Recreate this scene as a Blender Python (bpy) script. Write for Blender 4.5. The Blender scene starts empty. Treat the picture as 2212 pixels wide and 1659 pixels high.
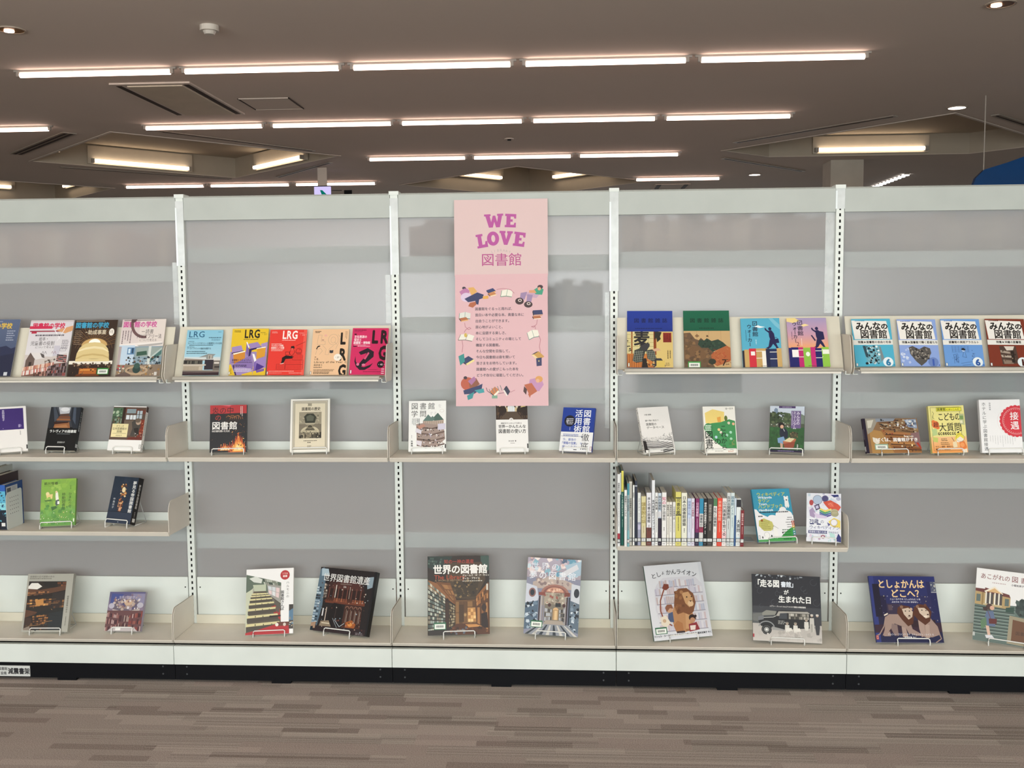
import bpy, bmesh, math, random
from mathutils import Matrix, Vector
from mathutils.geometry import delaunay_2d_cdt
random.seed(7)
SC = bpy.context.scene
COL = SC.collection
PI = math.pi
WINDOW_W, FAR_W, LAMP_E = 640.0, 220.0, 13.0
LAMP_VIS = 8.0
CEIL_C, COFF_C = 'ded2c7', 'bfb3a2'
FROST_T, FROST_CLEAR = 0.58, 0.16

# ------------------------------------------------------------------ camera, world, lights, exposure
FPX = 2159.56
cam_d = bpy.data.cameras.new('camera')
cam_d.sensor_width = 36.0
cam_d.sensor_fit = 'HORIZONTAL'
cam_d.lens = FPX / 2212 * 36.0
cam_d.clip_start = 0.05
cam = bpy.data.objects.new('camera', cam_d)
COL.objects.link(cam)
YAW, PITCH, ROLL = -0.06059, -0.08195, -0.00791
_f = Vector((math.sin(YAW) * math.cos(PITCH), math.cos(YAW) * math.cos(PITCH), math.sin(PITCH)))
_r = Vector((math.cos(YAW), -math.sin(YAW), 0))
_u = _r.cross(_f)
_r2 = math.cos(ROLL) * _r + math.sin(ROLL) * _u
_u2 = -math.sin(ROLL) * _r + math.cos(ROLL) * _u
cam.matrix_world = Matrix(((_r2.x, _u2.x, -_f.x, 1.62943), (_r2.y, _u2.y, -_f.y, -4.11135),
                           (_r2.z, _u2.z, -_f.z, 1.5443), (0, 0, 0, 1)))
SC.camera = cam

world = bpy.data.worlds.new('world')
SC.world = world
world.use_nodes = True
world.node_tree.nodes['Background'].inputs[0].default_value = (0.75, 0.82, 0.9, 1)
world.node_tree.nodes['Background'].inputs[1].default_value = 0.25
vs = SC.view_settings
vs.view_transform = 'Standard'
vs.look = 'None'
vs.gamma = 1.0
vs.exposure = 0.0
vs.use_curve_mapping = False
SC.cycles.use_denoising = True
SC.cycles.max_bounces = 8
SC.cycles.diffuse_bounces = 4
SC.cycles.transmission_bounces = 6
SC.cycles.sample_clamp_indirect = 4.0


def area(name, loc, target, sx, sy, power, color):
    d = bpy.data.lights.new(name, 'AREA')
    d.shape = 'RECTANGLE'
    d.size, d.size_y = sx, sy
    d.energy = power
    d.color = color
    o = bpy.data.objects.new(name, d)
    COL.objects.link(o)
    o.location = loc
    o.rotation_euler = (Vector(target) - Vector(loc)).to_track_quat('-Z', 'Y').to_euler()
    return o


# daylight entering through the window wall behind the photographer
area('window_daylight', (1.5, -8.6, 1.45), (1.5, 0, 0.9), 14.0, 2.3, WINDOW_W, (0.93, 1.0, 0.99))
# daylight from the far side of the reading room, behind the bookcase
area('far_window_daylight', (1.5, 21.5, 1.5), (1.5, 0, 1.2), 16.0, 2.2, FAR_W, (0.93, 0.98, 1.0))


# ------------------------------------------------------------------ materials
def lin(c):
    if isinstance(c, str):
        c = [int(c[i:i + 2], 16) for i in (0, 2, 4)] if len(c) == 6 else [int(q * 2, 16) for q in c]
    v = [q / 255 for q in c]
    return tuple(q / 12.92 if q <= 0.04045 else ((q + 0.055) / 1.055) ** 2.4 for q in v)


MATS = {}


def mat(name, color, rough=0.5, metal=0.0, var=0.04, scale=6.0, bump=0.0, bscale=200.0, spec=0.5):
    if name in MATS:
        return MATS[name]
    m = bpy.data.materials.new(name)
    m.use_nodes = True
    nt = m.node_tree
    b = nt.nodes['Principled BSDF']
    c = lin(color)
    b.inputs['Roughness'].default_value = rough
    b.inputs['Metallic'].default_value = metal
    b.inputs['Specular IOR Level'].default_value = spec
    tc = nt.nodes.new('ShaderNodeTexCoord')
    nz = nt.nodes.new('ShaderNodeTexNoise')
    nz.inputs['Scale'].default_value = scale
    nz.inputs['Detail'].default_value = 2.0
    nt.links.new(tc.outputs['Object'], nz.inputs['Vector'])
    rp = nt.nodes.new('ShaderNodeValToRGB')
    rp.color_ramp.elements[0].position = 0.3
    rp.color_ramp.elements[1].position = 0.7
    rp.color_ramp.elements[0].color = tuple(q * (1 - var) for q in c) + (1,)
    rp.color_ramp.elements[1].color = tuple(min(1, q * (1 + var)) for q in c) + (1,)
    nt.links.new(nz.outputs['Fac'], rp.inputs['Fac'])
    nt.links.new(rp.outputs['Color'], b.inputs['Base Color'])
    if bump:
        n2 = nt.nodes.new('ShaderNodeTexNoise')
        n2.inputs['Scale'].default_value = bscale
        nt.links.new(tc.outputs['Object'], n2.inputs['Vector'])
        bp = nt.nodes.new('ShaderNodeBump')
        bp.inputs['Strength'].default_value = bump
        bp.inputs['Distance'].default_value = 0.001
        nt.links.new(n2.outputs['Fac'], bp.inputs['Height'])
        nt.links.new(bp.outputs['Normal'], b.inputs['Normal'])
    MATS[name] = m
    return m


def emit(name, color, strength):
    if name in MATS:
        return MATS[name]
    m = bpy.data.materials.new(name)
    m.use_nodes = True
    nt = m.node_tree
    nt.nodes.remove(nt.nodes['Principled BSDF'])
    e = nt.nodes.new('ShaderNodeEmission')
    e.inputs[0].default_value = lin(color) + (1,)
    e.inputs[1].default_value = strength
    nt.links.new(e.outputs[0], nt.nodes['Material Output'].inputs[0])
    MATS[name] = m
    return m


def print_material():
    m = bpy.data.materials.new('printed_paper')
    m.use_nodes = True
    nt = m.node_tree
    b = nt.nodes['Principled BSDF']
    a = nt.nodes.new('ShaderNodeVertexColor')
    a.layer_name = 'ink'
    nt.links.new(a.outputs['Color'], b.inputs['Base Color'])
    b.inputs['Roughness'].default_value = 0.42
    b.inputs['Specular IOR Level'].default_value = 0.35
    return m


PRINT = print_material()


def frosted():
    m = bpy.data.materials.new('frosted_plastic')
    m.use_nodes = True
    nt = m.node_tree
    out = nt.nodes['Material Output']
    b = nt.nodes['Principled BSDF']
    b.inputs['Base Color'].default_value = (0.93, 0.94, 0.93, 1)
    b.inputs['Roughness'].default_value = 0.5
    b.inputs['IOR'].default_value = 1.3
    b.inputs['Transmission Weight'].default_value = 1.0
    b.inputs['Specular IOR Level'].default_value = 0.5
    tc = nt.nodes.new('ShaderNodeTexCoord')
    nz = nt.nodes.new('ShaderNodeTexNoise')
    nz.inputs['Scale'].default_value = 900.0
    nt.links.new(tc.outputs['Object'], nz.inputs['Vector'])
    bp = nt.nodes.new('ShaderNodeBump')
    bp.inputs['Strength'].default_value = 0.15
    bp.inputs['Distance'].default_value = 0.0006
    nt.links.new(nz.outputs['Fac'], bp.inputs['Height'])
    nt.links.new(bp.outputs['Normal'], b.inputs['Normal'])
    d = nt.nodes.new('ShaderNodeBsdfDiffuse')
    d.inputs[0].default_value = (0.84, 0.86, 0.89, 1)
    t = nt.nodes.new('ShaderNodeBsdfTranslucent')
    t.inputs[0].default_value = (0.6, 0.6, 0.6, 1)
    tr = nt.nodes.new('ShaderNodeBsdfTransparent')
    tr.inputs[0].default_value = (0.92, 0.92, 0.92, 1)

    def mix(f, p, q):
        n = nt.nodes.new('ShaderNodeMixShader')
        n.inputs[0].default_value = f
        nt.links.new(p, n.inputs[1])
        nt.links.new(q, n.inputs[2])
        return n
    m2 = mix(0.5, d.outputs[0], t.outputs[0])
    m3 = mix(FROST_CLEAR, b.outputs[0], tr.outputs[0])
    mx = mix(FROST_T, m2.outputs[0], m3.outputs[0])
    nt.links.new(mx.outputs[0], out.inputs[0])
    return m


def film(name='clear_film', lo=0.35, hi=0.95):
    m = bpy.data.materials.new(name)
    m.use_nodes = True
    nt = m.node_tree
    out = nt.nodes['Material Output']
    b = nt.nodes['Principled BSDF']
    b.inputs['Base Color'].default_value = (0.86, 0.9, 0.9, 1)
    b.inputs['Roughness'].default_value = 0.12
    tr = nt.nodes.new('ShaderNodeBsdfTransparent')
    mx = nt.nodes.new('ShaderNodeMixShader')
    tc = nt.nodes.new('ShaderNodeTexCoord')
    nz = nt.nodes.new('ShaderNodeTexNoise')
    nz.inputs['Scale'].default_value = 14.0
    nt.links.new(tc.outputs['Object'], nz.inputs['Vector'])
    mp = nt.nodes.new('ShaderNodeMapRange')
    mp.inputs['To Min'].default_value = lo
    mp.inputs['To Max'].default_value = hi
    nt.links.new(nz.outputs['Fac'], mp.inputs['Value'])
    nt.links.new(mp.outputs[0], mx.inputs[0])
    nt.links.new(tr.outputs[0], mx.inputs[1])
    nt.links.new(b.outputs[0], mx.inputs[2])
    nt.links.new(mx.outputs[0], out.inputs[0])
    return m


def carpet():
    m = bpy.data.materials.new('carpet')
    m.use_nodes = True
    nt = m.node_tree
    N, L = nt.nodes.new, nt.links.new
    b = nt.nodes['Principled BSDF']
    b.inputs['Roughness'].default_value = 0.95
    b.inputs['Specular IOR Level'].default_value = 0.1
    tc = N('ShaderNodeTexCoord')
    sx = N('ShaderNodeSeparateXYZ')
    L(tc.outputs['Object'], sx.inputs[0])

    def M(op, a, bb=None, c=None):
        n = N('ShaderNodeMath')
        n.operation = op
        for i, v in enumerate((a, bb, c)):
            if v is None:
                continue
            if isinstance(v, (int, float)):
                n.inputs[i].default_value = v
            else:
                L(v, n.inputs[i])
        return n.outputs[0]

    def white(a, bb):
        c = N('ShaderNodeCombineXYZ')
        L(a, c.inputs[0])
        L(bb, c.inputs[1])
        w = N('ShaderNodeTexWhiteNoise')
        w.noise_dimensions = '2D'
        L(c.outputs[0], w.inputs['Vector'])
        return w.outputs['Value']

    def layer(rowh, length, seed):
        r = M('FLOOR', M('DIVIDE', sx.outputs['Y'], rowh))
        off = M('MULTIPLY', white(r, M('ADD', r, seed)), 7.0)
        ln = M('MULTIPLY_ADD', white(r, M('ADD', r, seed + 3.3)), length * 0.7, length * 0.6)
        cidx = M('FLOOR', M('ADD', M('DIVIDE', sx.outputs['X'], ln), off))
        return white(cidx, M('ADD', r, seed + 11.1))
    a = layer(0.0417, 0.30, 1.0)
    c = layer(0.0833, 0.42, 5.0)
    line = M('FLOOR', M('DIVIDE', sx.outputs['Y'], 0.0062))
    fine = white(line, M('MULTIPLY', line, 0.37))
    strp = M('MULTIPLY', M('SUBTRACT', fine, 0.5), M('GREATER_THAN', c, 0.52))
    v = M('ADD', M('MULTIPLY', M('GREATER_THAN', a, 0.84), -0.3), M('MULTIPLY', M('LESS_THAN', a, 0.2), 0.22))
    v = M('ADD', v, M('MULTIPLY', strp, 0.45))
    v = M('ADD', v, M('MULTIPLY', a, 0.1))
    v = M('ADD', v, 0.44)
    nz = N('ShaderNodeTexNoise')
    nz.inputs['Scale'].default_value = 260.0
    nz.inputs['Detail'].default_value = 3.0
    L(tc.outputs['Object'], nz.inputs['Vector'])
    v = M('ADD', v, M('MULTIPLY', M('SUBTRACT', nz.outputs['Fac'], 0.5), 1.5))
    rp = N('ShaderNodeValToRGB')
    rp.color_ramp.elements[0].position = 0.0
    rp.color_ramp.elements[1].position = 1.0
    rp.color_ramp.elements[0].color = lin((132, 121, 115)) + (1,)
    rp.color_ramp.elements[1].color = lin((202, 191, 184)) + (1,)
    L(v, rp.inputs['Fac'])
    # some loops lean to pink, some to olive
    hue = N('ShaderNodeMixRGB')
    hue.blend_type = 'MULTIPLY'
    hue.inputs[0].default_value = 0.35
    L(rp.outputs['Color'], hue.inputs[1])
    r2 = N('ShaderNodeValToRGB')
    r2.color_ramp.elements[0].color = (1.0, 0.9, 0.87, 1)
    r2.color_ramp.elements[1].color = (0.92, 0.96, 0.9, 1)
    L(c, r2.inputs['Fac'])
    L(r2.outputs['Color'], hue.inputs[2])
    L(hue.outputs['Color'], b.inputs['Base Color'])
    bp = N('ShaderNodeBump')
    bp.inputs['Strength'].default_value = 0.6
    bp.inputs['Distance'].default_value = 0.003
    L(v, bp.inputs['Height'])
    L(bp.outputs['Normal'], b.inputs['Normal'])
    return m


WHITE = mat('white_steel', 'dfe5e0', 0.38, bump=0.05)
CREAM = mat('cream_steel', 'e4ddd1', 0.42, bump=0.05)
RAILM = mat('beige_rail', 'd0cbc0', 0.3)
PLATE = mat('rack_plate', 'dcd7c6', 0.45, bump=0.05)
BLACK = mat('black_steel', '0b0c11', 0.6, spec=0.15)
DARK = mat('slot_dark', '0a0a0a', 0.9)
CEIL = mat('ceiling_paint', CEIL_C, 0.9, var=0.02, scale=0.6)
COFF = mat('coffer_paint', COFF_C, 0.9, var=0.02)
WIRE = mat('white_coated_wire', 'eeeeea', 0.3)
CLEARW = mat('grey_wire', 'b9bcbc', 0.3)
PAGES = mat('page_edges', 'e6e2d6', 0.8, var=0.06, scale=80)
PAPER = mat('white_paper', 'efece8', 0.6)
FROST = frosted()
FILM = film()


# ------------------------------------------------------------------ mesh helpers
class MB:
    def __init__(s):
        s.v, s.f = [], []

    def add(s, vs, fs):
        k = len(s.v)
        s.v += [tuple(q) for q in vs]
        s.f += [tuple(i + k for i in f) for f in fs]
        return s

    def box(s, x0, x1, y0, y1, z0, z1):
        return s.add([(x0, y0, z0), (x1, y0, z0), (x1, y1, z0), (x0, y1, z0), (x0, y0, z1), (x1, y0, z1), (x1, y1, z1), (x0, y1, z1)],
                     [(0, 3, 2, 1), (4, 5, 6, 7), (0, 1, 5, 4), (1, 2, 6, 5), (2, 3, 7, 6), (3, 0, 4, 7)])

    def prism(s, prof, x0, x1):
        """profile of (y, z) points extruded along x"""
        n = len(prof)
        vs = [(x0, y, z) for y, z in prof] + [(x1, y, z) for y, z in prof]
        fs = [tuple(range(n)), tuple(range(2 * n - 1, n - 1, -1))]
        fs += [(i, i + n, (i + 1) % n + n, (i + 1) % n) for i in range(n)]
        return s.add(vs, fs)

    def slab(s, poly, z0, z1):
        """polygon of (x, y) points extruded along z"""
        n = len(poly)
        vs = [(x, y, z0) for x, y in poly] + [(x, y, z1) for x, y in poly]
        fs = [tuple(range(n - 1, -1, -1)), tuple(range(n, 2 * n))]
        fs += [(i, (i + 1) % n, (i + 1) % n + n, i + n) for i in range(n)]
        return s.add(vs, fs)

    def cyl(s, c, r, h, n=20, axis='z', r2=None):
        r2 = r if r2 is None else r2
        vs = []
        for k, (rr, t) in enumerate(((r, 0), (r2, h))):
            for i in range(n):
                a = 2 * PI * i / n
                p = (rr * math.cos(a), rr * math.sin(a), t)
                if axis == 'y':
                    p = (p[0], p[2], p[1])
                if axis == 'x':
                    p = (p[2], p[0], p[1])
                vs.append((c[0] + p[0], c[1] + p[1], c[2] + p[2]))
        fs = [(i, (i + 1) % n, (i + 1) % n + n, i + n) for i in range(n)]
        fs += [tuple(range(n - 1, -1, -1)), tuple(range(n, 2 * n))]
        return s.add(vs, fs)

    def tube(s, pts, r, n=8):
        pts = [Vector(p) for p in pts]
        rings = []
        for i, p in enumerate(pts):
            d = (pts[min(i + 1, len(pts) - 1)] - pts[max(i - 1, 0)]).normalized()
            a = d.cross(Vector((0, 0, 1)))
            if a.length < 0.05:
                a = d.cross(Vector((0, 1, 0)))
            a.normalize()
            b = d.cross(a)
            rings.append([p + r * (math.cos(2 * PI * k / n) * a + math.sin(2 * PI * k / n) * b) for k in range(n)])
        # keep neighbouring rings aligned
        for i in range(1, len(rings)):
            best = min(range(n), key=lambda q: (rings[i][q] - rings[i - 1][0]).length)
            rings[i] = rings[i][best:] + rings[i][:best]
            if (rings[i][1] - rings[i - 1][1]).length > (rings[i][-1] - rings[i - 1][1]).length:
                rings[i] = [rings[i][0]] + rings[i][:0:-1]
        vs = [q for rg in rings for q in rg]
        fs = []
        for i in range(len(rings) - 1):
            for k in range(n):
                fs.append((i * n + k, i * n + (k + 1) % n, (i + 1) * n + (k + 1) % n, (i + 1) * n + k))
        fs += [tuple(range(n)), tuple(range(len(vs) - 1, len(vs) - n - 1, -1))]
        return s.add(vs, fs)

    def build(s, name, material, parent=None, smooth=False):
        me = bpy.data.meshes.new(name)
        me.from_pydata(s.v, [], s.f)
        bm = bmesh.new()
        bm.from_mesh(me)
        bmesh.ops.recalc_face_normals(bm, faces=bm.faces)
        bm.to_mesh(me)
        bm.free()
        if smooth:
            me.shade_smooth()
        me.materials.append(material)
        o = bpy.data.objects.new(name, me)
        COL.objects.link(o)
        if parent:
            o.parent = parent
        return o


def thing(name, label, cat, loc=(0, 0, 0), group=None, M=None):
    o = bpy.data.objects.new(name, None)
    COL.objects.link(o)
    o.empty_display_size = 0.05
    if M is not None:
        o.matrix_world = M
    else:
        o.location = loc
    tag(o, label, cat, group)
    return o


def tag(o, label, cat, group=None):
    o['label'] = label
    o['category'] = cat
    if group:
        o['group'] = group
    return o


def struct(o):
    o['kind'] = 'structure'
    return o


def dup(root, loc, label=None):
    r = root.copy()
    COL.objects.link(r)
    r.location = loc
    if label:
        r['label'] = label
    for ch in root.children:
        c = ch.copy()
        COL.objects.link(c)
        c.parent = r
        for g in ch.children:
            d = g.copy()
            COL.objects.link(d)
            d.parent = c
    return r


def rounded(pts, r=0.02, n=5):
    """round the corners of a closed polygon"""
    out = []
    k = len(pts)
    for i in range(k):
        p0, p1, p2 = Vector(pts[i - 1]), Vector(pts[i]), Vector(pts[(i + 1) % k])
        a, b = (p0 - p1), (p2 - p1)
        rr = min(r, a.length / 2.2, b.length / 2.2)
        a, b = p1 + a.normalized() * rr, p1 + b.normalized() * rr
        for t in range(n + 1):
            t /= n
            q = a * (1 - t) ** 2 + p1 * 2 * t * (1 - t) + b * t * t
            out.append(tuple(q))
    return out

# ------------------------------------------------------------------ room shell
ZC = 3.264


def coffer_poly(cx, cy, h):
    return [(cx - h, cy), (cx, cy - h), (cx + h, cy), (cx, cy + h)]


HOLES = [
    (coffer_poly(-2.95, 7.62, 1.84), 0.26),
    (coffer_poly(0.93, 10.58, 1.78), 0.46),
    (coffer_poly(-6.98, 10.45, 1.84), 0.46),
    ([(3.39, 7.72), (5.19, 5.62), (7.0, 7.6), (6.35, 8.28), (4.0, 8.28)], 0.24),
]
X0, X1, Y0, Y1 = -12.0, 15.0, -9.0, 22.0

fl = MB().box(X0, X1, Y0, Y1, -0.1, 0).build('floor', carpet())
struct(fl)

vs_ = [Vector((X0, Y0)), Vector((X1, Y0)), Vector((X1, Y1)), Vector((X0, Y1))]
es_ = [(0, 1), (1, 2), (2, 3), (3, 0)]
for poly, _ in HOLES:
    k = len(vs_)
    vs_ += [Vector(p) for p in poly]
    es_ += [(k + i, k + (i + 1) % len(poly)) for i in range(len(poly))]
cv, ce, cf, *_rest = delaunay_2d_cdt(vs_, es_, [], 0, 1e-5)


def inside(p, poly):
    r = False
    for i in range(len(poly)):
        (ax, ay), (bx, by) = poly[i - 1], poly[i]
        if (ay > p[1]) != (by > p[1]) and p[0] < (bx - ax) * (p[1] - ay) / (by - ay) + ax:
            r = not r
    return r


mb = MB()
keep = []
for f in cf:
    c = sum((cv[i] for i in f), Vector((0, 0))) / len(f)
    if not any(inside(c, poly) for poly, _ in HOLES):
        keep.append(tuple(f))
mb.add([(v.x, v.y, ZC) for v in cv], keep)
ceil = mb.build('ceiling', CEIL)
struct(ceil)
for poly, depth in HOLES:
    mb = MB()
    n = len(poly)
    mb.add([(x, y, ZC) for x, y in poly] + [(x, y, ZC + depth) for x, y in poly],
           [(i, (i + 1) % n, (i + 1) % n + n, i + n) for i in range(n)] + [tuple(range(n, 2 * n))])
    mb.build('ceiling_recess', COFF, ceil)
    tb = MB()
    cx = sum(p[0] for p in poly) / n
    cy = sum(p[1] for p in poly) / n
    for i in range(n):
        a, b = poly[i], poly[(i + 1) % n]
        e = lambda p, s: (cx + (p[0] - cx) * s, cy + (p[1] - cy) * s)
        q = [e(a, 1.0), e(b, 1.0), e(b, 1.025), e(a, 1.025)]
        tb.slab(q, ZC - 0.006, ZC)
    tb.build('recess_frame', CEIL, ceil)
mb = MB().box(X0, X1, Y0, Y1, ZC + 0.6, ZC + 0.7)
struct(mb.build('ceiling_slab', CEIL))
WALL = mat('wall_paint', 'cfcac2', 0.85, var=0.02)
struct(MB().box(X0 - 0.1, X0, Y0, Y1, 0, ZC + 0.6).build('wall_left', WALL))
struct(MB().box(X1, X1 + 0.1, Y0, Y1, 0, ZC + 0.6).build('wall_right', WALL))
struct(MB().box(X0, X1, Y1, Y1 + 0.1, 0, ZC + 0.6).build('wall_far', WALL))
struct(MB().box(X0, X1, Y0 - 0.1, Y0, 0, ZC + 0.6).build('wall_back', WALL))

# ------------------------------------------------------------------ ceiling fittings
TUBE = emit('lamp_warm', 'ffdccc', LAMP_VIS)
TUBE_NEAR = emit('lamp_warm_overhead', 'fff0e8', LAMP_E)
SOCK = mat('lamp_steel', 'a69e96', 0.4)


def batten(x0, x1, y, label, z=ZC, group=None, rot=None, glow=None):
    t = thing('ceiling_batten_light', label, 'light', (x0, y, z), group)
    Ln = x1 - x0
    MB().box(0.0, Ln, -0.012, 0.012, -0.014, -0.001).build('lamp_base', SOCK, t)
    mb = MB()
    pr = [(0.018 * math.cos(a), -0.036 + 0.017 * math.sin(a)) for a in [2 * PI * k / 14 for k in range(14)]]
    mb.prism(pr, 0.045, Ln - 0.045)
    mb.build('lamp_tube', glow or TUBE, t, True)
    for xx in (0.02, Ln - 0.044):
        MB().box(xx, xx + 0.024, -0.014, 0.014, -0.046, -0.012).build('lamp_socket', SOCK, t)
    if rot is not None:
        t.rotation_euler.z = rot
    return t


ORD = ['first', 'second', 'third', 'fourth', 'fifth', 'sixth', 'seventh']
P = 1.2375
rows = [(-2.452, 3.155, 5, 'nearest visible ceiling row', 0), (-2.484, 5.41, 5, 'second visible ceiling row', 0),
        (-0.792, 7.73, 3, 'third visible ceiling row', 0), (-4.80, 10.08, 3, 'farthest visible ceiling row, left run', 0)]
for x, y, n, nm, s in rows:
    for k in range(n):
        batten(x + k * P, x + k * P + 1.215, y, 'long warm batten lamp, %s from the left in the %s' % (ORD[k], nm), group='batten lamps')
for k in range(2):
    batten(-4.55 - k * P, -4.55 - k * P + 1.215, 5.36, 'warm batten lamp at the left frame edge above the slot grilles, %s' % ('inner' if k == 0 else 'outer'), group='batten lamps')
batten(2.486, 3.715, 10.11, 'single far warm batten lamp left of the small round downlight', group='batten lamps')
# the same rows go on over the photographer's aisle
for r, y in enumerate((0.95, -1.3, -3.5, -5.7)):
    for k in range(5):
        batten(-2.45 + k * P, -2.45 + k * P + 1.215, y, 'warm batten lamp, %s of %s row over the aisle before the bookcase' % (ORD[k], ORD[r]), group='batten lamps overhead', glow=TUBE_NEAR)


def coffer_lamp(cx, cy, h, depth, lz, label, side):
    """lamp with its white board on a wall of a recess; side +1 = far left wall, -1 = far right wall, 2 = near left wall"""
    a = {1: PI / 4, -1: -PI / 4, 2: -PI / 4}[side]
    m = {1: (-h / 2, h / 2), -1: (h / 2, h / 2), 2: (-h / 2, -h / 2)}[side]
    off = 0.02
    nx, ny = {1: (1, -1), -1: (-1, -1), 2: (1, 1)}[side]
    L = 1.3
    M = Matrix.Translation((cx + m[0] + nx * 0.707 * off, cy + m[1] + ny * 0.707 * off, ZC + lz)) @ Matrix.Rotation(a, 4, 'Z')
    t = thing('recess_wall_light', label, 'light', M=M)
    s = -1 if side != 2 else 1
    MB().box(-L / 2 - 0.02, L / 2 + 0.02, min(0, s * 0.03), max(0, s * 0.03), -0.04, min(0.2, depth - lz - 0.02)).build('lamp_board', MATS['board_white'], t)
    mb = MB()
    pr = [(s * 0.06 + 0.022 * math.cos(k * PI / 7), -0.005 + 0.022 * math.sin(k * PI / 7)) for k in range(14)]
    mb.prism(pr, -L / 2 + 0.05, L / 2 - 0.05)
    mb.build('lamp_tube', TUBE2, t, True)
    for q in (-1, 1):
        MB().box(q * (L / 2 - 0.03) - 0.015, q * (L / 2 - 0.03) + 0.015, min(s * 0.028, s * 0.08), max(s * 0.028, s * 0.08), -0.03, 0.02).build('lamp_socket', SOCK, t)


TUBE2 = emit('lamp_warm_recess', 'ffe6c8', 5.0)
mat('board_white', 'cbbfae', 0.7)
coffer_lamp(-2.95, 7.62, 1.84, 0.26, 0.06, 'warm lamp on the far left wall of the big left ceiling recess', 1)
coffer_lamp(-2.95, 7.62, 1.84, 0.26, 0.06, 'warm lamp on the far right wall of the big left ceiling recess', -1)
coffer_lamp(-2.95, 7.62, 1.84, 0.26, 0.06, 'warm lamp on the near left wall of the big left ceiling recess, mostly hidden', 2)
coffer_lamp(0.93, 10.58, 1.78, 0.46, 0.24, 'warm lamp on the left wall of the middle ceiling recess above the poster', 1)
coffer_lamp(0.93, 10.58, 1.78, 0.46, 0.24, 'warm lamp on the right wall of the middle ceiling recess above the poster', -1)
coffer_lamp(-6.98, 10.45, 1.84, 0.46, 0.2, 'warm lamp in the far left ceiling recess, cut by the frame edge', 1)
coffer_lamp(-6.98, 10.45, 1.84, 0.46, 0.2, 'short glint of lamp in the far left ceiling recess, right wall', -1)
t = thing('recess_wall_light', 'warm lamp on a white board in the right ceiling recess by the pillar', 'light', (4.53, 8.24, ZC + 0.07))
MB().box(-0.02, 1.34, 0.0, 0.03, -0.05, 0.15).build('lamp_board', MATS['board_white'], t)
MB().prism([(-0.03 + 0.022 * math.cos(k * PI / 7), -0.01 + 0.022 * math.sin(k * PI / 7)) for k in range(14)], 0.04, 1.28).build('lamp_tube', TUBE2, t, True)
for q in (0.0, 1.28):
    MB().box(q, q + 0.04, -0.05, 0.0, -0.035, 0.015).build('lamp_socket', SOCK, t)

# air conditioner cassette
t = thing('ceiling_air_conditioner', 'flat square ceiling air conditioner panel with two dark slots', 'air conditioner', (-1.64, 4.28, ZC))
MB().box(-0.32, 0.32, -0.66, 0.66, -0.014, -0.001).build('panel', mat('cassette', CEIL_C, 0.6), t)
MB().box(-0.2, 0.24, -0.6, 0.6, -0.022, -0.014).build('intake_cover', mat('cassette_cover', 'd8ccb8', 0.6), t)
for q in (-0.265, 0.275):
    MB().box(q - 0.022, q + 0.022, -0.61, 0.61, -0.0165, -0.013).build('air_slot', mat('slot_brown', '3a2c24', 0.8), t)
t = thing('access_hatch', 'thin square ceiling access hatch right of the air conditioner', 'hatch', (-0.95, 4.53, ZC))
MB().box(-0.205, 0.205, -0.225, 0.225, -0.006, -0.003).build('hatch_door', CEIL, t)
mb = MB()
for a in ((-0.22, 0.22, -0.24, -0.232), (-0.22, 0.22, 0.232, 0.24)):
    mb.box(*a, -0.008, -0.001)
mb.build('hatch_frame', CEIL, t)
for a in ((-0.22, -0.212, -0.24, 0.24), (0.212, 0.22, -0.24, 0.24)):
    MB().box(*a, -0.008, -0.001).build('hatch_gap', MATS['slot_brown'], t)
t = thing('smoke_detector', 'white round detector on the ceiling near the upper left', 'detector', (-0.608, 2.115, ZC))
MB().cyl((0, 0, -0.035), 0.058, 0.034, 28).build('base', mat('detector_white', 'd6cfc4', 0.5), t)
MB().cyl((0, 0, -0.055), 0.03, 0.02, 24, r2=0.04).build('sensor_cap', MATS['detector_white'], t)
t = thing('ceiling_sensor', 'tiny round ceiling sensor above the middle of the poster', 'sensor', (0.971, 6.6, ZC))
MB().cyl((0, 0, -0.01), 0.05, 0.009, 20).build('base', CEIL, t)
MB().cyl((0, 0, -0.022), 0.02, 0.012, 14).build('lens', BLACK, t)


def downlight(x, y, label, bright=True, r=0.075):
    t = thing('recessed_downlight', label, 'light', (x, y, ZC))
    n = 28
    mb = MB()
    vs = []
    for rr, z in ((r + 0.012, -0.001), (r + 0.012, -0.008), (r, -0.008), (r, -0.001)):
        vs += [(rr * math.cos(2 * PI * i / n), rr * math.sin(2 * PI * i / n), z) for i in range(n)]
    fs = [(q * n + i, q * n + (i + 1) % n, ((q + 1) % 4) * n + (i + 1) % n, ((q + 1) % 4) * n + i) for q in range(4) for i in range(n)]
    mb.add(vs, fs).build('trim_ring', mat('downlight_trim', 'b8aa9a', 0.4), t)
    MB().cyl((0, 0, -0.006), r, 0.004, n).build('reflector', DL if bright else mat('reflector_gold', 'b98a50', 0.25, 0.7), t)
    if not bright:
        MB().cyl((-0.02, 0.01, -0.012), 0.03, 0.005, 16).build('bulb', TUBE, t)
    return t


DL = emit('downlight_glow', 'fff0e2', 7.0)
downlight(-1.86, 2.09, 'round recessed downlight at the far left edge of the ceiling', False)
downlight(4.14, 2.07, 'round recessed downlight in the upper right corner', False)
downlight(5.105, 5.32, 'bright round downlight above the hanging blue sign')
downlight(4.139, 10.0, 'small distant round downlight left of the pillar')


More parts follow.
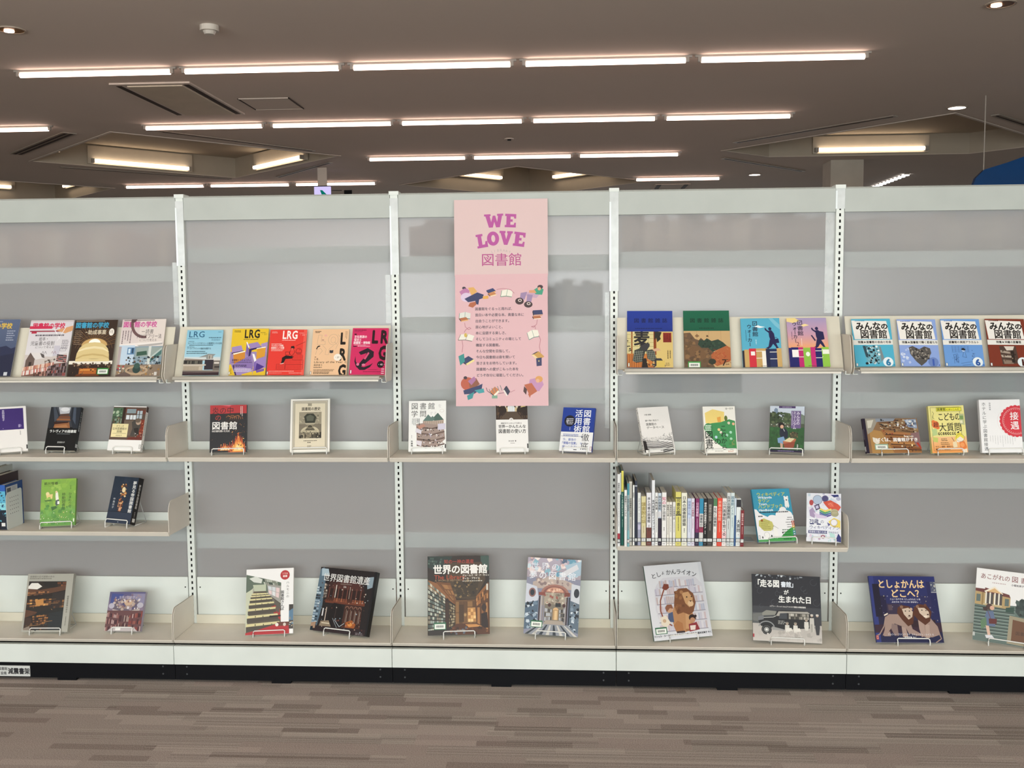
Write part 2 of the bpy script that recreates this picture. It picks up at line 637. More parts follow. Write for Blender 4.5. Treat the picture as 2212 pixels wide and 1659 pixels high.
def diffuser(p, q, w, label, gaps=1):
    p, q = Vector(p), Vector(q)
    d = q - p
    M = Matrix.Translation(((p.x + q.x) / 2, (p.y + q.y) / 2, ZC)) @ Matrix.Rotation(math.atan2(d.y, d.x), 4, 'Z')
    t = thing('slot_diffuser', label, 'air vent', M=M)
    L = d.length
    MB().box(-L / 2, L / 2, -w, w, -0.01, -0.001).build('frame', mat('diffuser_grey', 'a79d92', 0.5), t)
    for g in range(gaps):
        y = 0 if gaps == 1 else (-w * 0.4 if g == 0 else w * 0.4)
        MB().box(-L / 2 + 0.03, L / 2 - 0.03, y - w * 0.22, y + w * 0.22, -0.0125, -0.009).build('air_slot', MATS['slot_brown'], t)


diffuser((-4.662, 7.05), (-3.372, 5.753), 0.07, 'double slot air grille at the left frame edge', 2)
diffuser((-2.446, 5.743), (-1.274, 7.19), 0.03, 'thin slot air grille right of the big left recess')
diffuser((3.411, 7.115), (4.671, 5.662), 0.04, 'long pale slot air grille left of the right recess')
diffuser((3.46, 8.32), (4.72, 9.68), 0.035, 'dark slot air grille left of the pillar')
diffuser((-4.72, 8.14), (-3.05, 9.57), 0.03, 'thin slot air grille below the big left recess')
diffuser((-2.36, 9.45), (-1.31, 8.12), 0.03, 'thin slot air grille on the far right side of the left recess')
diffuser((5.6, 5.71), (6.6, 6.8), 0.04, 'dark slot air grille at the right frame edge')
t = thing('ceiling_vent', 'small dark rectangular vent just above the bookcase, right of the poster', 'air vent', (3.12, 11.25, ZC))
MB().box(-0.26, 0.26, -0.3, 0.3, -0.012, -0.001).build('frame', CEIL, t)
for q in (-0.2, 0.2):
    MB().box(q - 0.03, q + 0.03, -0.26, 0.26, -0.016, -0.01).build('air_slot', MATS['slot_brown'], t)

# pillar
t = thing('pillar', 'white square pillar rising to the ceiling behind the bookcase', 'pillar', (5.03, 8.86, 0))
MB().box(-0.2, 0.2, -0.2, 0.2, 0, ZC - 0.001).build('shaft', mat('pillar_paint', 'cdc5b8', 0.8), t)
MB().box(-0.21, 0.21, -0.21, 0.21, 0, 0.08).build('base_board', mat('pillar_base', '5d554d', 0.7), t)

# exit sign
t = thing('exit_sign', 'lit green and white exit sign hanging just above the bookcase top', 'sign', (-1.54, 8.6, 2.93))
MB().box(-0.105, 0.105, 0.0, 0.03, -0.1, 0.095).build('lit_face', emit('exit_glow', 'd8ccff', 1.0), t)
MB().add([(-0.03, -0.002, 0.05), (0.0, -0.002, 0.05), (0.07, -0.002, -0.02), (0.02, -0.002, -0.08), (0.0, -0.002, -0.03)], [(0, 1, 2, 3, 4)]).build('green_arrow', emit('exit_green', '109080', 0.6), t)
MB().box(-0.11, 0.11, -0.005, 0.035, 0.095, 0.105).build('top_cap', BLACK, t)
MB().box(-0.06, 0.06, 0.008, 0.022, 0.105, ZC - 2.93).build('bracket', CEIL, t)
t = thing('sign_pole', 'thin dark bar beside the lit exit sign', 'bracket', (-1.36, 8.6, 2.97))
MB().box(-0.06, 0.07, 0, 0.01, 0, 0.006).box(0.1, 0.2, 0, 0.01, -0.05, 0.006).build('bar', BLACK, t)

# hanging blue sign
t = thing('hanging_sign', 'large rounded blue sign hanging on a wire at the right', 'sign', (5.35, 4.78, 2.5))
pts = [(-0.25, -0.2), (-0.295, -0.12), (-0.30, -0.02), (-0.27, 0.07), (-0.2, 0.14), (0.0, 0.2), (0.124, 0.244), (0.5, 0.33), (0.9, 0.36), (1.0, 0.3), (1.0, -0.2)]
n = len(pts)
mb = MB()
mb.add([(x, 0, z) for x, z in pts] + [(x, 0.05, z) for x, z in pts],
       [tuple(range(n)), tuple(range(2 * n - 1, n - 1, -1))] + [(i, (i + 1) % n, (i + 1) % n + n, i + n) for i in range(n)])
mb.build('panel', mat('sign_blue', '0c4a86', 0.15), t)
MB().tube([(-0.2, 0.02, 0.13), (-0.2, 0.02, ZC - 2.5)], 0.005).build('hanging_wire', mat('wire_grey', 'b5aca2', 0.4), t)
MB().tube([(0.9, 0.02, 0.35), (0.9, 0.02, ZC - 2.5)], 0.005).build('hanging_wire', MATS['wire_grey'], t)
t = thing('lamp_strip', 'short row of small white round lamps right of the pillar', 'light', (6.24, 10.9, ZC))
MB().box(-0.03, 0.03, -0.75, 0.75, -0.012, -0.001).build('lamp_base', CEIL, t)
for k in range(9):
    MB().cyl((0, -0.68 + k * 0.17, -0.022), 0.05, 0.01, 16).build('lamp', emit('strip_white', 'ffffff', 4.0), t)

# ------------------------------------------------------------------ bookcase frame
W = 0.9
BC = thing('library_bookcase', 'long white steel library bookcase with frosted back panels', 'bookcase', (0, 0, 0))
SLOT0 = 1.731
for i in range(-1, 5):
    x = i * W
    mb = MB()
    hw, sw, sh = 0.0155, 0.0036, 0.0062
    z0, z1 = 0.12, 1.985
    for y0, y1 in ((0.0, 0.0022),):
        mb.box(x - hw, x - sw, y0, y1, z0, z1)
        mb.box(x + sw, x + hw, y0, y1, z0, z1)
        zc, zp = SLOT0 + 9 * 0.025, z1
        while zc > 0.2:
            mb.box(x - sw, x + sw, y0, y1, zc + sh, zp)
            zp = zc - sh
            zc -= 0.025
        mb.box(x - sw, x + sw, y0, y1, z0, zp)
    mb.box(x - hw, x - hw + 0.002, 0.0022, 0.05, z0, z1).box(x + hw - 0.002, x + hw, 0.0022, 0.05, z0, z1)
    up = mb.build('upright', WHITE, BC)
    MB().box(x - 0.008, x + 0.008, 0.0035, 0.006, 0.2, 1.97).build('slot_backing', DARK, up)
    cap = MB().box(x - 0.02, x + 0.02, -0.004, 0.06, 1.985, 2.0)
    cap.build('upright_cap', WHITE, BC)
for i in range(-1, 4):
    xa, xb = i * W + 0.0175, (i + 1) * W - 0.0175
    MB().box(xa, xb, 0.016, 0.019, 0.36, 1.9).build('frosted_panel', FROST, BC)
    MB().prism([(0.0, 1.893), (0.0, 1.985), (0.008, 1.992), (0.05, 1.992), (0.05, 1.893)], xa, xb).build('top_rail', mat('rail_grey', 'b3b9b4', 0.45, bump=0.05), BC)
    MB().box(xa + 0.003, xb - 0.003, 0.004, 0.012, 0.2, 0.379).build('lower_panel', WHITE, BC)
    for q in (xa + 0.015, xb - 0.015):
        MB().cyl((q, 0.0035, 0.335), 0.003, 0.001, 10, 'y').build('screw_hole', DARK, BC)
    MB().box(i * W + 0.0012, (i + 1) * W - 0.0012, -0.2215, -0.2, 0.078, 0.1545).build('base_fascia', WHITE, BC)
    MB().box(i * W + 0.001, (i + 1) * W - 0.001, -0.212, -0.19, 0.011, 0.0775).build('kick_plate', BLACK, BC)
    for q in (0.05, 0.85):
        for z in (0.035, 0.066):
            MB().cyl((i * W + q, -0.2145, z), 0.0035, 0.003, 10, 'y').build('bolt_head', mat('bolt_grey', '55585c', 0.4, 0.5), BC)
    MB().box(i * W + 0.4, i * W + 0.48, -0.21, -0.02, 0.0, 0.011).build('foot', BLACK, BC)
    MB().box(i * W + 0.001, (i + 1) * W - 0.001, -0.19, 0.05, 0.1, 0.135).build('base_deck', BLACK, BC)

# rear of the same bookcase, seen blurred through the frosted panels
GB = 'rear shelves behind the frosted panels'
REARZ = {-1: (1.66, 1.13, 0.86, 0.55), 0: (1.735, 1.14, 0.52), 1: (1.69, 1.44, 1.14, 0.53), 2: (1.7, 1.12, 0.79), 3: (1.69, 1.12, 0.79, 0.48)}
nm = {-1: 'leftmost', 0: 'second', 1: 'poster', 2: 'spine-row', 3: 'rightmost'}
for i, zs in REARZ.items():
    xa, xb = i * W + 0.02, (i + 1) * W - 0.02
    for k, z in enumerate(zs):
        t = thing('rear_shelf', 'blurred rear shelf behind the frosted panel of the %s bay, %s from the top' % (nm[i], ORD[k]), 'shelf', (0, 0, z), GB)
        MB().box(xa, xb, 0.045, 0.26, -0.02, 0).build('shelf_board', CREAM, t)
        MB().box(xa, xb, 0.024, 0.03, -0.02, 0.045).build('back_upstand', WHITE, t)

rb = random.Random(21)
for i, k, xa, xb, cols, hh in ((-1, 0, .04, .86, ('caa894', 'd8bca4', 'c0a090', 'e0c8b4', 'b49484'), .2), (-1, 1, .3, .7, ('8a8c98', 'a49c98', '747884'), .19),
                               (0, 1, .22, .48, ('c8a898', 'd4b8a8', 'a89890'), .2), (0, 1, .6, .68, ('5c606c', '4c5058'), .22), (0, 1, .7, .84, ('c0a49c', '8c8c98'), .2),
                               (1, 0, .05, .3, ('cdb2a0', 'bfa294'), .19), (1, 1, .4, .84, ('b4b2b4', 'a6a4a6', 'bcb8b2'), .19),
                               (2, 0, .03, .86, ('d0b4a2', 'dcc2ae', 'c4a898', 'b89c8c'), .19), (2, 1, .1, .5, ('a8b0b0', '8c949a', 'b8b4b0'), .2),
                               (3, 0, .03, .86, ('c4b2a6', 'b8a89e', 'ccbcae'), .19), (3, 1, .2, .8, ('a4988e', '8a8c92', '9ab0a8'), .2)):
    x = i * W + xa
    while x < i * W + xb:
        w = rb.uniform(.03, .062)
        h = hh * rb.uniform(.85, 1.05)
        t = thing('shelved_book', 'blurred book behind the frosted panel of the %s bay, %s rear shelf' % (nm[i], ORD[k]), 'book', (x + w / 2, .075, REARZ[i][k] + .0005), 'blurred books behind the frosted panel of the %s bay' % nm[i])
        c = rb.choice(cols)
        MB().box(-w / 2, -w / 2 + .0015, 0, .14, 0, h).box(w / 2 - .0015, w / 2, 0, .14, 0, h).box(-w / 2 + .0015, w / 2 - .0015, .1385, .14, 0, h).build('cover', mat('rear_cover_' + c, c, .6), t)
        MB().box(-w / 2 + .0015, w / 2 - .0015, .002, .1385, .002, h - .003).build('page_block', mat('rear_pages_' + c, c, .8), t)
        x += w + .001


# ------------------------------------------------------------------ front shelves
def shelf(i, z, label, back=0.035, tall=0.122, drop=0.019, front=-0.222, ft=None):
    """board with folded lip, rear upstand and two end brackets"""
    t = thing('steel_shelf', label, 'shelf', (i * W, 0, z))
    a, b = 0.0035, W - 0.0035
    e = 0.002
    board = [(-0.004, -0.004), (-0.004, 0), (front + e, 0), (front, -e), (front + 0.0105, -drop + 0.001), (front + 0.012, -drop), (front + 0.018, -drop), (front + 0.018, -0.004)]
    MB().prism(board, a + 0.001, b - 0.001).build('shelf_board', CREAM, t)
    MB().box(a + 0.012, b - 0.012, -0.003, -0.001, 0, back).build('back_upstand', WHITE if back > 0.034 and z > 0.3 else PLATE, t)
    ft = ft or tall
    pr = rounded([(-0.0005, -0.018), (-0.0005, tall), (front + 0.022, ft + 0.002), (front + 0.003, ft - 0.03), (front + 0.002, -0.002)], 0.025, 5)
    pr = [(-0.0005, -0.018), (-0.0005, tall)] + [p for p in pr if p[1] > ft - 0.06 and p[0] < -0.05] + [(front + 0.002, 0.0), (front + 0.012, -0.015)]
    for q in (a - 0.0018, b):
        MB().prism(pr, q, q + 0.0018).build('end_bracket', CREAM, t)
    return t


def rack(i, z, label, dz):
    """slanted display rack: back plate, ledge, round front rail and end brackets; z is the rail's top"""
    t = thing('magazine_rack', label, 'display rack', (i * W, 0, z))
    a, b = 0.0075, W - 0.0075
    pl = [(-0.137, -0.008), (-0.0545, 0.195), (-0.0515, 0.195), (-0.131, -0.01)]
    MB().prism(pl, a + 0.002, b - 0.004).build('back_plate', PLATE, t)
    MB().box(a + 0.02, b - 0.02, -0.205, -0.132, -0.012, -0.009).build('ledge', CREAM, t)
    pr = [(-0.208 + 0.0075 * math.cos(k * PI / 8), -0.0075 + 0.0075 * math.sin(k * PI / 8)) for k in range(16)]
    MB().prism(pr, a + 0.025, b - 0.025).build('front_rail', RAILM, t, True)
    MB().box(a + 0.03, b - 0.03, -0.205, -0.2, -0.022, -0.012).build('rail_lip', CREAM, t)
    pb = rounded([(-0.05, 0.125), (-0.196, 0.125), (-0.232, 0.0), (-0.212, -0.024), (-0.1, -0.026)], 0.018, 5)
    for q in (a - 0.004, b + 0.002):
        MB().prism(pb, q, q + 0.002).build('end_bracket', CREAM, t)
    for q in (a - 0.002, b - 0.016):
        MB().box(q, q + 0.018, -0.212, -0.18, -0.026, -0.024).box(q, q + 0.002, -0.212, -0.2, -0.024, -0.012).build('rail_clip', WHITE, t)
    return t


rack(-1, 1.257, 'cream slanted rack holding four larger magazines at the far left', 0)
rack(0, 1.257, 'cream slanted rack holding five small square-lettered journals', 0)
rack(2, 1.282, 'cream slanted rack with the blue and green bound journals', 0)
rack(3, 1.282, 'slanted rack with the four white-titled booklets at the far right', 0)
ZM, ZL1, ZL4, ZBASE = 0.932, 0.6265, 0.581, 0.179
shelf(-1, ZM, 'beige shelf holding the purple-square, black hall and courtyard books')
shelf(0, ZM, 'beige shelf holding the flame book and the cream framed history book')
shelf(1, ZM, 'beige shelf below the pink poster with three upright books')
shelf(2, ZM, 'beige shelf holding the white, green-hill and picnic books', )
shelf(3, ZM, 'beige shelf at the right holding the landscape photo book and red seal book')
shelf(-1, ZL1, 'low beige shelf at the left with the lime green book and bookend')
shelf(2, ZL4, 'low beige shelf carrying the long row of book spines')
for i, l in ((-1, 'deep base shelf under the grey library book and small ceiling book'), (0, 'deep base shelf under the white red-footed book and dark heritage book'),
             (1, 'deep base shelf under the two large library photo books below the poster'), (2, 'deep base shelf under the lion picture book and old car book'),
             (3, 'deep base shelf under the navy lion-pair book at the right')):
    shelf(i, ZBASE, l, back=0.038, tall=0.123, drop=0.015, front=-0.2245, ft=0.128)

# clear film strips on the uprights
for x, za, zb, w, l in ((0.0, 1.705, 1.972, 0.034, 'glossy clear film strip on the upright between the first two bays'),
                        (0.9, 1.66, 1.972, 0.034, 'glossy clear film strip on the upright left of the poster'),
                        (1.8, 1.585, 1.985, 0.036, 'glossy clear film strip on the upright right of the poster'),
                        (2.7, 1.905, 1.985, 0.036, 'short clear film strip at the top of the rightmost visible upright')):
    t = thing('film_strip', l, 'film', (x, -0.0012, za))
    MB().box(-w / 2, w / 2, -0.0004, 0.0004, 0, zb - za).build('film_sheet', FILM, t)
    MB().box(-w / 2 - 0.001, -w / 2 + 0.006, -0.0012, -0.0004, (zb - za) * 0.0, (zb - za) * 0.9).build('painted_glint', mat('film_glint', 'eef6f8', 0.1), t)  # pale opaque strip paints a glint along the film's left edge
FAINT = film('faint_film', 0.12, 0.5)
for x, za, zb, w, l in ((2.668, 1.49, 1.99, 0.042, 'wide faint clear film beside the rightmost visible upright, right of the bound journals'),
                        (-0.033, 1.46, 1.72, 0.022, 'narrow faint clear film at the right edge of the leftmost bay'),
                        (0.868, 1.46, 1.66, 0.022, 'narrow faint clear film at the right edge of the second bay'),
                        (2.669, 0.39, 0.56, 0.034, 'short faint clear film above the old car book'),
                        (1.772, 1.02, 1.58, 0.018, 'narrow faint clear film at the right edge of the poster bay')):
    t = thing('film_strip', l, 'film', (x, 0.0148, za))
    MB().box(-w / 2, w / 2, -0.0003, 0.0003, 0, zb - za).build('film_sheet', FAINT, t)

# ------------------------------------------------------------------ printed matter: flat inked shapes on a sheet
def clip(poly, cols=None):
    """clip a polygon (percent coordinates) to the sheet"""
    for ax, lo in ((0, 0.0), (0, None), (1, 0.0), (1, None)):
        out = []
        lim = 0.0 if lo == 0.0 else 100.0
        ins = (lambda p: p[ax] >= lim - 1e-9) if lo == 0.0 else (lambda p: p[ax] <= lim + 1e-9)
        n = len(poly)
        for i in range(n):
            a, b = poly[i - 1], poly[i]
            ia, ib = ins(a), ins(b)
            if ia != ib:
                t = (lim - a[ax]) / (b[ax] - a[ax])
                out.append((a[0] + (b[0] - a[0]) * t, a[1] + (b[1] - a[1]) * t))
            if ib:
                out.append(b)
        poly = out
        if len(poly) < 3:
            return []
    return poly


NARROW = set('、。,.・:;!1ilI|\'「」()')
GL = {}      # char -> (verts, faces, advance)
ARTS = []


class Art:
    STEP = 3e-6

    def __init__(s, w, h, bg=None):
        s.w, s.h, s.ops = w, h, []
        s.rnd = random.Random(int(w * 1e4) + int(h * 1e4) * 7)
        if bg is not None:
            s.rect(0, 0, 100, 100, bg)
        ARTS.append(s)

    # shapes: x, y in percent of the sheet, y down from the top
    def poly(s, pts, col):
        s.ops.append(('p', pts, col))
        return s

    def rect(s, x0, y0, x1, y1, col, col2=None):
        s.ops.append(('p', [(x0, y0), (x1, y0), (x1, y1), (x0, y1)], (col, col, col2, col2) if col2 else col))
        return s

    def frame(s, x0, y0, x1, y1, t, col):
        tx, ty = t, t * s.w / s.h
        return s.rect(x0, y0, x1, y0 + ty, col).rect(x0, y1 - ty, x1, y1, col).rect(x0, y0, x0 + tx, y1, col).rect(x1 - tx, y0, x1, y1, col)

    def ell(s, cx, cy, rx, ry, col, a0=0, a1=360, n=22, rot=0):
        """rx in percent of width, ry in percent of height"""
        c, sn = math.cos(math.radians(rot)), math.sin(math.radians(rot))
        pts = []
        for i in range(n + (a1 - a0 < 360)):
            a = math.radians(a0 + (a1 - a0) * i / n)
            x, y = rx * math.cos(a) * s.w, ry * math.sin(a) * s.h
            pts.append((cx + (x * c - y * sn) / s.w, cy + (x * sn + y * c) / s.h))
        return s.poly(pts, col)

    def ring(s, cx, cy, rx, ry, t, col, a0=0, a1=360, n=24):
        p = []
        for i in range(n + 1):
            a = math.radians(a0 + (a1 - a0) * i / n)
            p.append((math.cos(a), math.sin(a)))
        ty = t * s.w / s.h
        for (c0, s0), (c1, s1) in zip(p, p[1:]):
            s.poly([(cx + rx * c0, cy + ry * s0), (cx + rx * c1, cy + ry * s1), (cx + (rx - t) * c1, cy + (ry - ty) * s1), (cx + (rx - t) * c0, cy + (ry - ty) * s0)], col)
        return s

    def line(s, pts, t, col):
        k = s.w / s.h
        for (x0, y0), (x1, y1) in zip(pts, pts[1:]):
            dx, dy = (x1 - x0), (y1 - y0) / k
            L = math.hypot(dx, dy) or 1
            nx, ny = -dy / L * t / 2, dx / L * t / 2 * k
            s.poly([(x0 + nx, y0 + ny), (x1 + nx, y1 + ny), (x1 - nx, y1 - ny), (x0 - nx, y0 - ny)], col)
        return s

    def text(s, t, x, y, size, col, bold=0.0, v=False, al='l', rot=0, sx=1.0, sp=1.0):
        """size = em height in percent of the sheet height; (x, y) = top left of the run"""
        s.ops.append(('t', t, x, y, size, col, round(bold, 3), v, al, rot, sx, sp))
        return s

    def lines(s, x, y, w, n, step, size, col, jag=0.3):
        """rows of print too small to read: broken dashes"""
        for i in range(n):
            q = x
            e = x + w * (1 - jag * s.rnd.random())
            while q < e:
                d = 1.2 + 3 * s.rnd.random()
                s.rect(q, y + i * step, min(q + d, e), y + i * step + size, col)
                q += d + 0.8
        return s

    def vlines(s, x, y, h, n, step, size, col):
        for i in range(n):
            q, e = y, y + h * (1 - 0.4 * s.rnd.random())
            while q < e:
                d = 0.8 + 1.6 * s.rnd.random()
                s.rect(x + i * step, q, x + i * step + size, min(q + d, e), col)
                q += d + 0.7
        return s

    def blobs(s, x0, y0, x1, y1, n, smin, smax, cols, ar=1.0):
        r = s.rnd
        for _ in range(n):
            cx, cy, q = r.uniform(x0, x1), r.uniform(y0, y1), r.uniform(smin, smax)
            m = r.randint(4, 6)
            a0 = r.random() * 6
            s.poly([(cx + q * ar * math.cos(a0 + 2 * PI * i / m) * r.uniform(0.6, 1), cy + q * s.w / s.h * math.sin(a0 + 2 * PI * i / m) * r.uniform(0.6, 1)) for i in range(m)], r.choice(cols))
        return s

    def grid(s, a, b, c, d, nx, ny, cols, gap=0.0, gapy=0.15, jit=0.0):
        """perspective bookshelf: bilinear patch a(top left) b(top right) c(bottom right) d(bottom left)"""
        r = s.rnd
        B = lambda u, v: tuple((1 - v) * ((1 - u) * a[k] + u * b[k]) + v * ((1 - u) * d[k] + u * c[k]) for k in (0, 1))
        for j in range(ny):
            for i in range(nx):
                u0, u1 = i / nx, (i + 1 - gap) / nx
                v0, v1 = (j + gapy + jit * r.random()) / ny, (j + 1) / ny
                s.poly([B(u0, v0), B(u1, v0), B(u1, v1), B(u0, v1)], r.choice(cols))
        return s

    def barcode(s, x0, y0, x1, y1, edge='2f7d4a', txt='555555'):
        s.rect(x0, y0, x1, y1, edge)
        dx, dy = (x1 - x0) * 0.07, (y1 - y0) * 0.1
        s.rect(x0 + dx, y0 + dy * 2.0, x1 - dx, y1 - dy, 'eef2ea')
        n = 13
        for i in range(n):
            q = x0 + (x1 - x0) * (0.2 + 0.6 * i / n)
            s.rect(q, y0 + (y1 - y0) * 0.38, q + (x1 - x0) * 0.03, y0 + (y1 - y0) * 0.7, txt)
        return s

    # ---- realise
    def glyphs(s):
        out = set()
        for op in s.ops:
            if op[0] == 't':
                out |= {c for c in op[1] if c != ' '}
        return out

    def realise(s, name, parent, y=-0.0003, kind=None):
        V, F, C = [], [], []
        w, h = s.w, s.h
        k = 0
        for op in s.ops:
            k += 1
            yy = y - k * s.STEP
            if op[0] == 'p':
                pts, col = op[1], op[2]
                if isinstance(col, tuple) and isinstance(col[0], str):
                    cs = [lin(c) for c in col]
                    inb = all(-1e-6 <= p[0] <= 100.000001 and -1e-6 <= p[1] <= 100.000001 for p in pts)
                    if not inb:
                        continue
                else:
                    pts = clip(list(pts))
                    if not pts:
                        continue
                    cs = [lin(col)] * len(pts)
                b = len(V)
                V += [((p[0] / 100 - 0.5) * w, yy, (1 - p[1] / 100) * h) for p in pts]
                C += cs
                F.append(tuple(range(b, b + len(pts))))
            else:
                _, t, x, ty, size, col, bold, vert, al, rot, sx, sp = op
                em = size / 100 * h
                lc = lin(col)
                X0, Z0 = (x / 100 - 0.5) * w, (1 - ty / 100) * h
                if not vert:
                    tot = sum((GL[c][2] if c != ' ' else 0.35) for c in t) * em * sx * sp
                    pen = {'l': 0.0, 'c': -tot / 2, 'r': -tot}[al]
                else:
                    pen = 0.0
                top = 1
                cr, sr = math.cos(math.radians(rot)), math.sin(math.radians(rot))
                for c in t:
                    if c == ' ':
                        pen += 0.35 * em * (sx if not vert else 1) * sp
                        continue
                    gv, gf, adv = GL[c]
                    if bold <= 0.002:
                        shifts = ((0, 0),)
                    elif bold < 0.03:
                        shifts = ((bold, bold * .7), (-bold, -bold * .7), (bold, -bold * .7), (-bold, bold * .7))
                    else:
                        q = bold * .75
                        shifts = ((bold, 0), (-bold, 0), (0, bold), (0, -bold), (q, q), (-q, q), (q, -q), (-q, -q))
                    for si, (dx, dy) in enumerate(shifts):
                        b = len(V)
                        ys = yy - si * s.STEP
                        for gx, gy in gv:
                            gx, gy = gx + dx, gy + dy
                            if vert:
                                if c in 'ー-—~':
                                    lx, ly = (gy - 0.38), -(gx - 0.5) - 0.5
                                else:
                                    lx, ly = gx - adv / 2, gy - 0.88
                                px, pz = lx * em * sx, ly * em - pen
                            else:
                                px, pz = pen + gx * em * sx, (gy - 0.88) * em
                            V.append((X0 + px * cr - pz * sr, ys, Z0 + px * sr + pz * cr))
                            C.append(lc)
                        for f in gf:
                            f2 = tuple(i + b for i in f)
                            if all(abs(V[i][0]) <= w / 2 + 1e-5 and -1e-5 <= V[i][2] <= h + 1e-5 for i in f2):
                                F.append(f2)
                    top = max(top, len(shifts))
                    pen += em * sp if vert else adv * em * sx * sp
                k += top
        me = bpy.data.meshes.new(name)
        me.from_pydata(V, [], F)
        at = me.color_attributes.new('ink', 'FLOAT_COLOR', 'POINT')
        flat = []
        for c in C:
            flat += [c[0], c[1], c[2], 1.0]
        at.data.foreach_set('color', flat)
        # face every polygon to the reader
        bm = bmesh.new()
        bm.from_mesh(me)
        for f in bm.faces:
            if f.normal.y > 0:
                f.normal_flip()
        bm.to_mesh(me)
        bm.free()
        me.materials.append(PRINT)
        o = bpy.data.objects.new(name, me)
        COL.objects.link(o)
        o.parent = parent
        return o


def make_glyphs(need):
    obs = []
    for ch in sorted(need):
        c = bpy.data.curves.new('glyph', 'FONT')
        c.body = ch
        c.size = 1.0
        c.resolution_u = 2
        o = bpy.data.objects.new('glyph', c)
        COL.objects.link(o)
        obs.append((ch, o))
    dg = bpy.context.evaluated_depsgraph_get()
    for ch, o in obs:
        me = o.evaluated_get(dg).to_mesh()
        gv = [(q.co.x, q.co.y) for q in me.vertices]
        gf = [tuple(p.vertices) for p in me.polygons]
        adv = 1.0 if ord(ch) > 0x2000 else (max([q[0] for q in gv] or [0.3]) + 0.06)
        GL[ch] = (gv, gf, adv)
        o.evaluated_get(dg).to_mesh_clear()
    for _, o in obs:
        c = o.data
        bpy.data.objects.remove(o)
        bpy.data.curves.remove(c)


# ------------------------------------------------------------------ books
PENDING = []     # (art, name, parent, y)


def pose(x, y, z, yaw, lean, roll):
    return Matrix.Translation((x, y, z)) @ Matrix.Rotation(yaw, 4, 'Z') @ Matrix.Rotation(-lean, 4, 'X') @ Matrix.Rotation(-roll, 4, 'Y')


def cmat(col, rough=0.4):
    return mat('cover_' + col, col, rough, var=0.03, scale=25)


def book(p, label, art, t=0.014, bind='R', col='ffffff', spine=None, kind='book', group=None, hard=False, spine_art=None):
    """p = x, y, z, yaw, lean, roll, w, h of the front cover; bind = side of the spine"""
    x, y, z, yaw, lean, roll, w, h = p
    o = thing(kind, label, 'magazine' if kind == 'magazine' else 'book', M=pose(x, y, z, yaw, lean, roll), group=group)
    c = 0.0018 if hard else 0.0004
    mb = MB()
    mb.box(-w / 2, w / 2, 0, c, 0, h).box(-w / 2, w / 2, t - c, t, 0, h)
    m = 0.003 if hard else 0.0006
    if bind == 'R':
        mb.box(w / 2 - c, w / 2 + 0.0002, c, t - c, 0, h)
        pa, pb = -w / 2 + m, w / 2 - c
    else:
        mb.box(-w / 2 - 0.0002, -w / 2 + c, c, t - c, 0, h)
        pa, pb = -w / 2 + c, w / 2 - m
    cv = mb.build('cover', cmat(col), o)
    MB().box(pa, pb, c, t - c, m, h - m).build('page_block', PAGES, o)
    PENDING.append((art, 'cover_print', cv, -0.0003, None))
    if spine or spine_art:
        sa = spine_art or Art(t, h, spine)
        M = Matrix.Translation((w / 2 + 0.0004, t / 2, 0)) @ Matrix.Rotation(PI / 2, 4, 'Z') if bind == 'R' else Matrix.Translation((-w / 2 - 0.0004, t / 2, 0)) @ Matrix.Rotation(-PI / 2, 4, 'Z')
        PENDING.append((sa, 'spine_print', cv, 0.0, M))
    return o


def easel(p, zs, label, lip=0.075, t=0.014, off=0.0, up=0.62, m=None, r=0.0023, reach=0.25):
    """bent wire stand: front lip under and before the book, back frame behind it, rear leg down to the shelf"""
    x, y, z, yaw, lean, roll, w, h = p
    m = m or WIRE
    M = pose(x, y, z, yaw, lean, roll)
    base = Matrix.Translation((x, y, zs)) @ Matrix.Rotation(yaw, 4, 'Z')
    inv = base.inverted()
    o = thing('book_easel', label, 'book stand', M=base)
    L = lambda q: inv @ (M @ Vector(q))
    hw = lip / 2
    yf, yb = -r - 0.0026, t + r + 0.0008
    zf = r + 0.0002
    ht = h * up
    top = L((off, yb, ht))
    foot_y = min(top.y + h * reach, -0.014 - y - abs(yaw) * hw)
    lp = []
    for s in (-1, 1):
        fr = L((off + s * hw, yf, 0.0))
        k = L((off + s * hw, yb, 0.004))
        lp.append([(k.x, k.y + 0.004, zf), (fr.x, fr.y - 0.003, zf), L((off + s * hw, yf - 0.001, 0.003)), L((off + s * hw, yf, 0.011)), L((off + s * (hw - 0.005), yf, 0.0152))])
    path = lp[0] + lp[1][::-1]
    MB().tube(path, r, 8).build('front_lip', m, o, True)
    b = [L((off - hw, yb, 0.002)), L((off - hw * 0.9, yb, ht)), L((off + hw * 0.9, yb, ht)), L((off + hw, yb, 0.002))]
    MB().tube(b, r * 0.8, 6).build('back_frame', m, o, True)
    q = [L((off - hw * 0.9, yb + 0.001, ht)), (off - hw * 1.0, foot_y, zf), (off + hw * 1.0, foot_y, zf), L((off + hw * 0.9, yb + 0.001, ht))]
    MB().tube(q, r * 0.8, 6).build('rear_leg', CLEARW, o, True)
    for s in (-1, 1):
        MB().tube([lp[(s + 1) // 2][0], (off + s * hw, foot_y, zf)], r * 0.8, 6).build('side_runner', m, o, True)
    return o

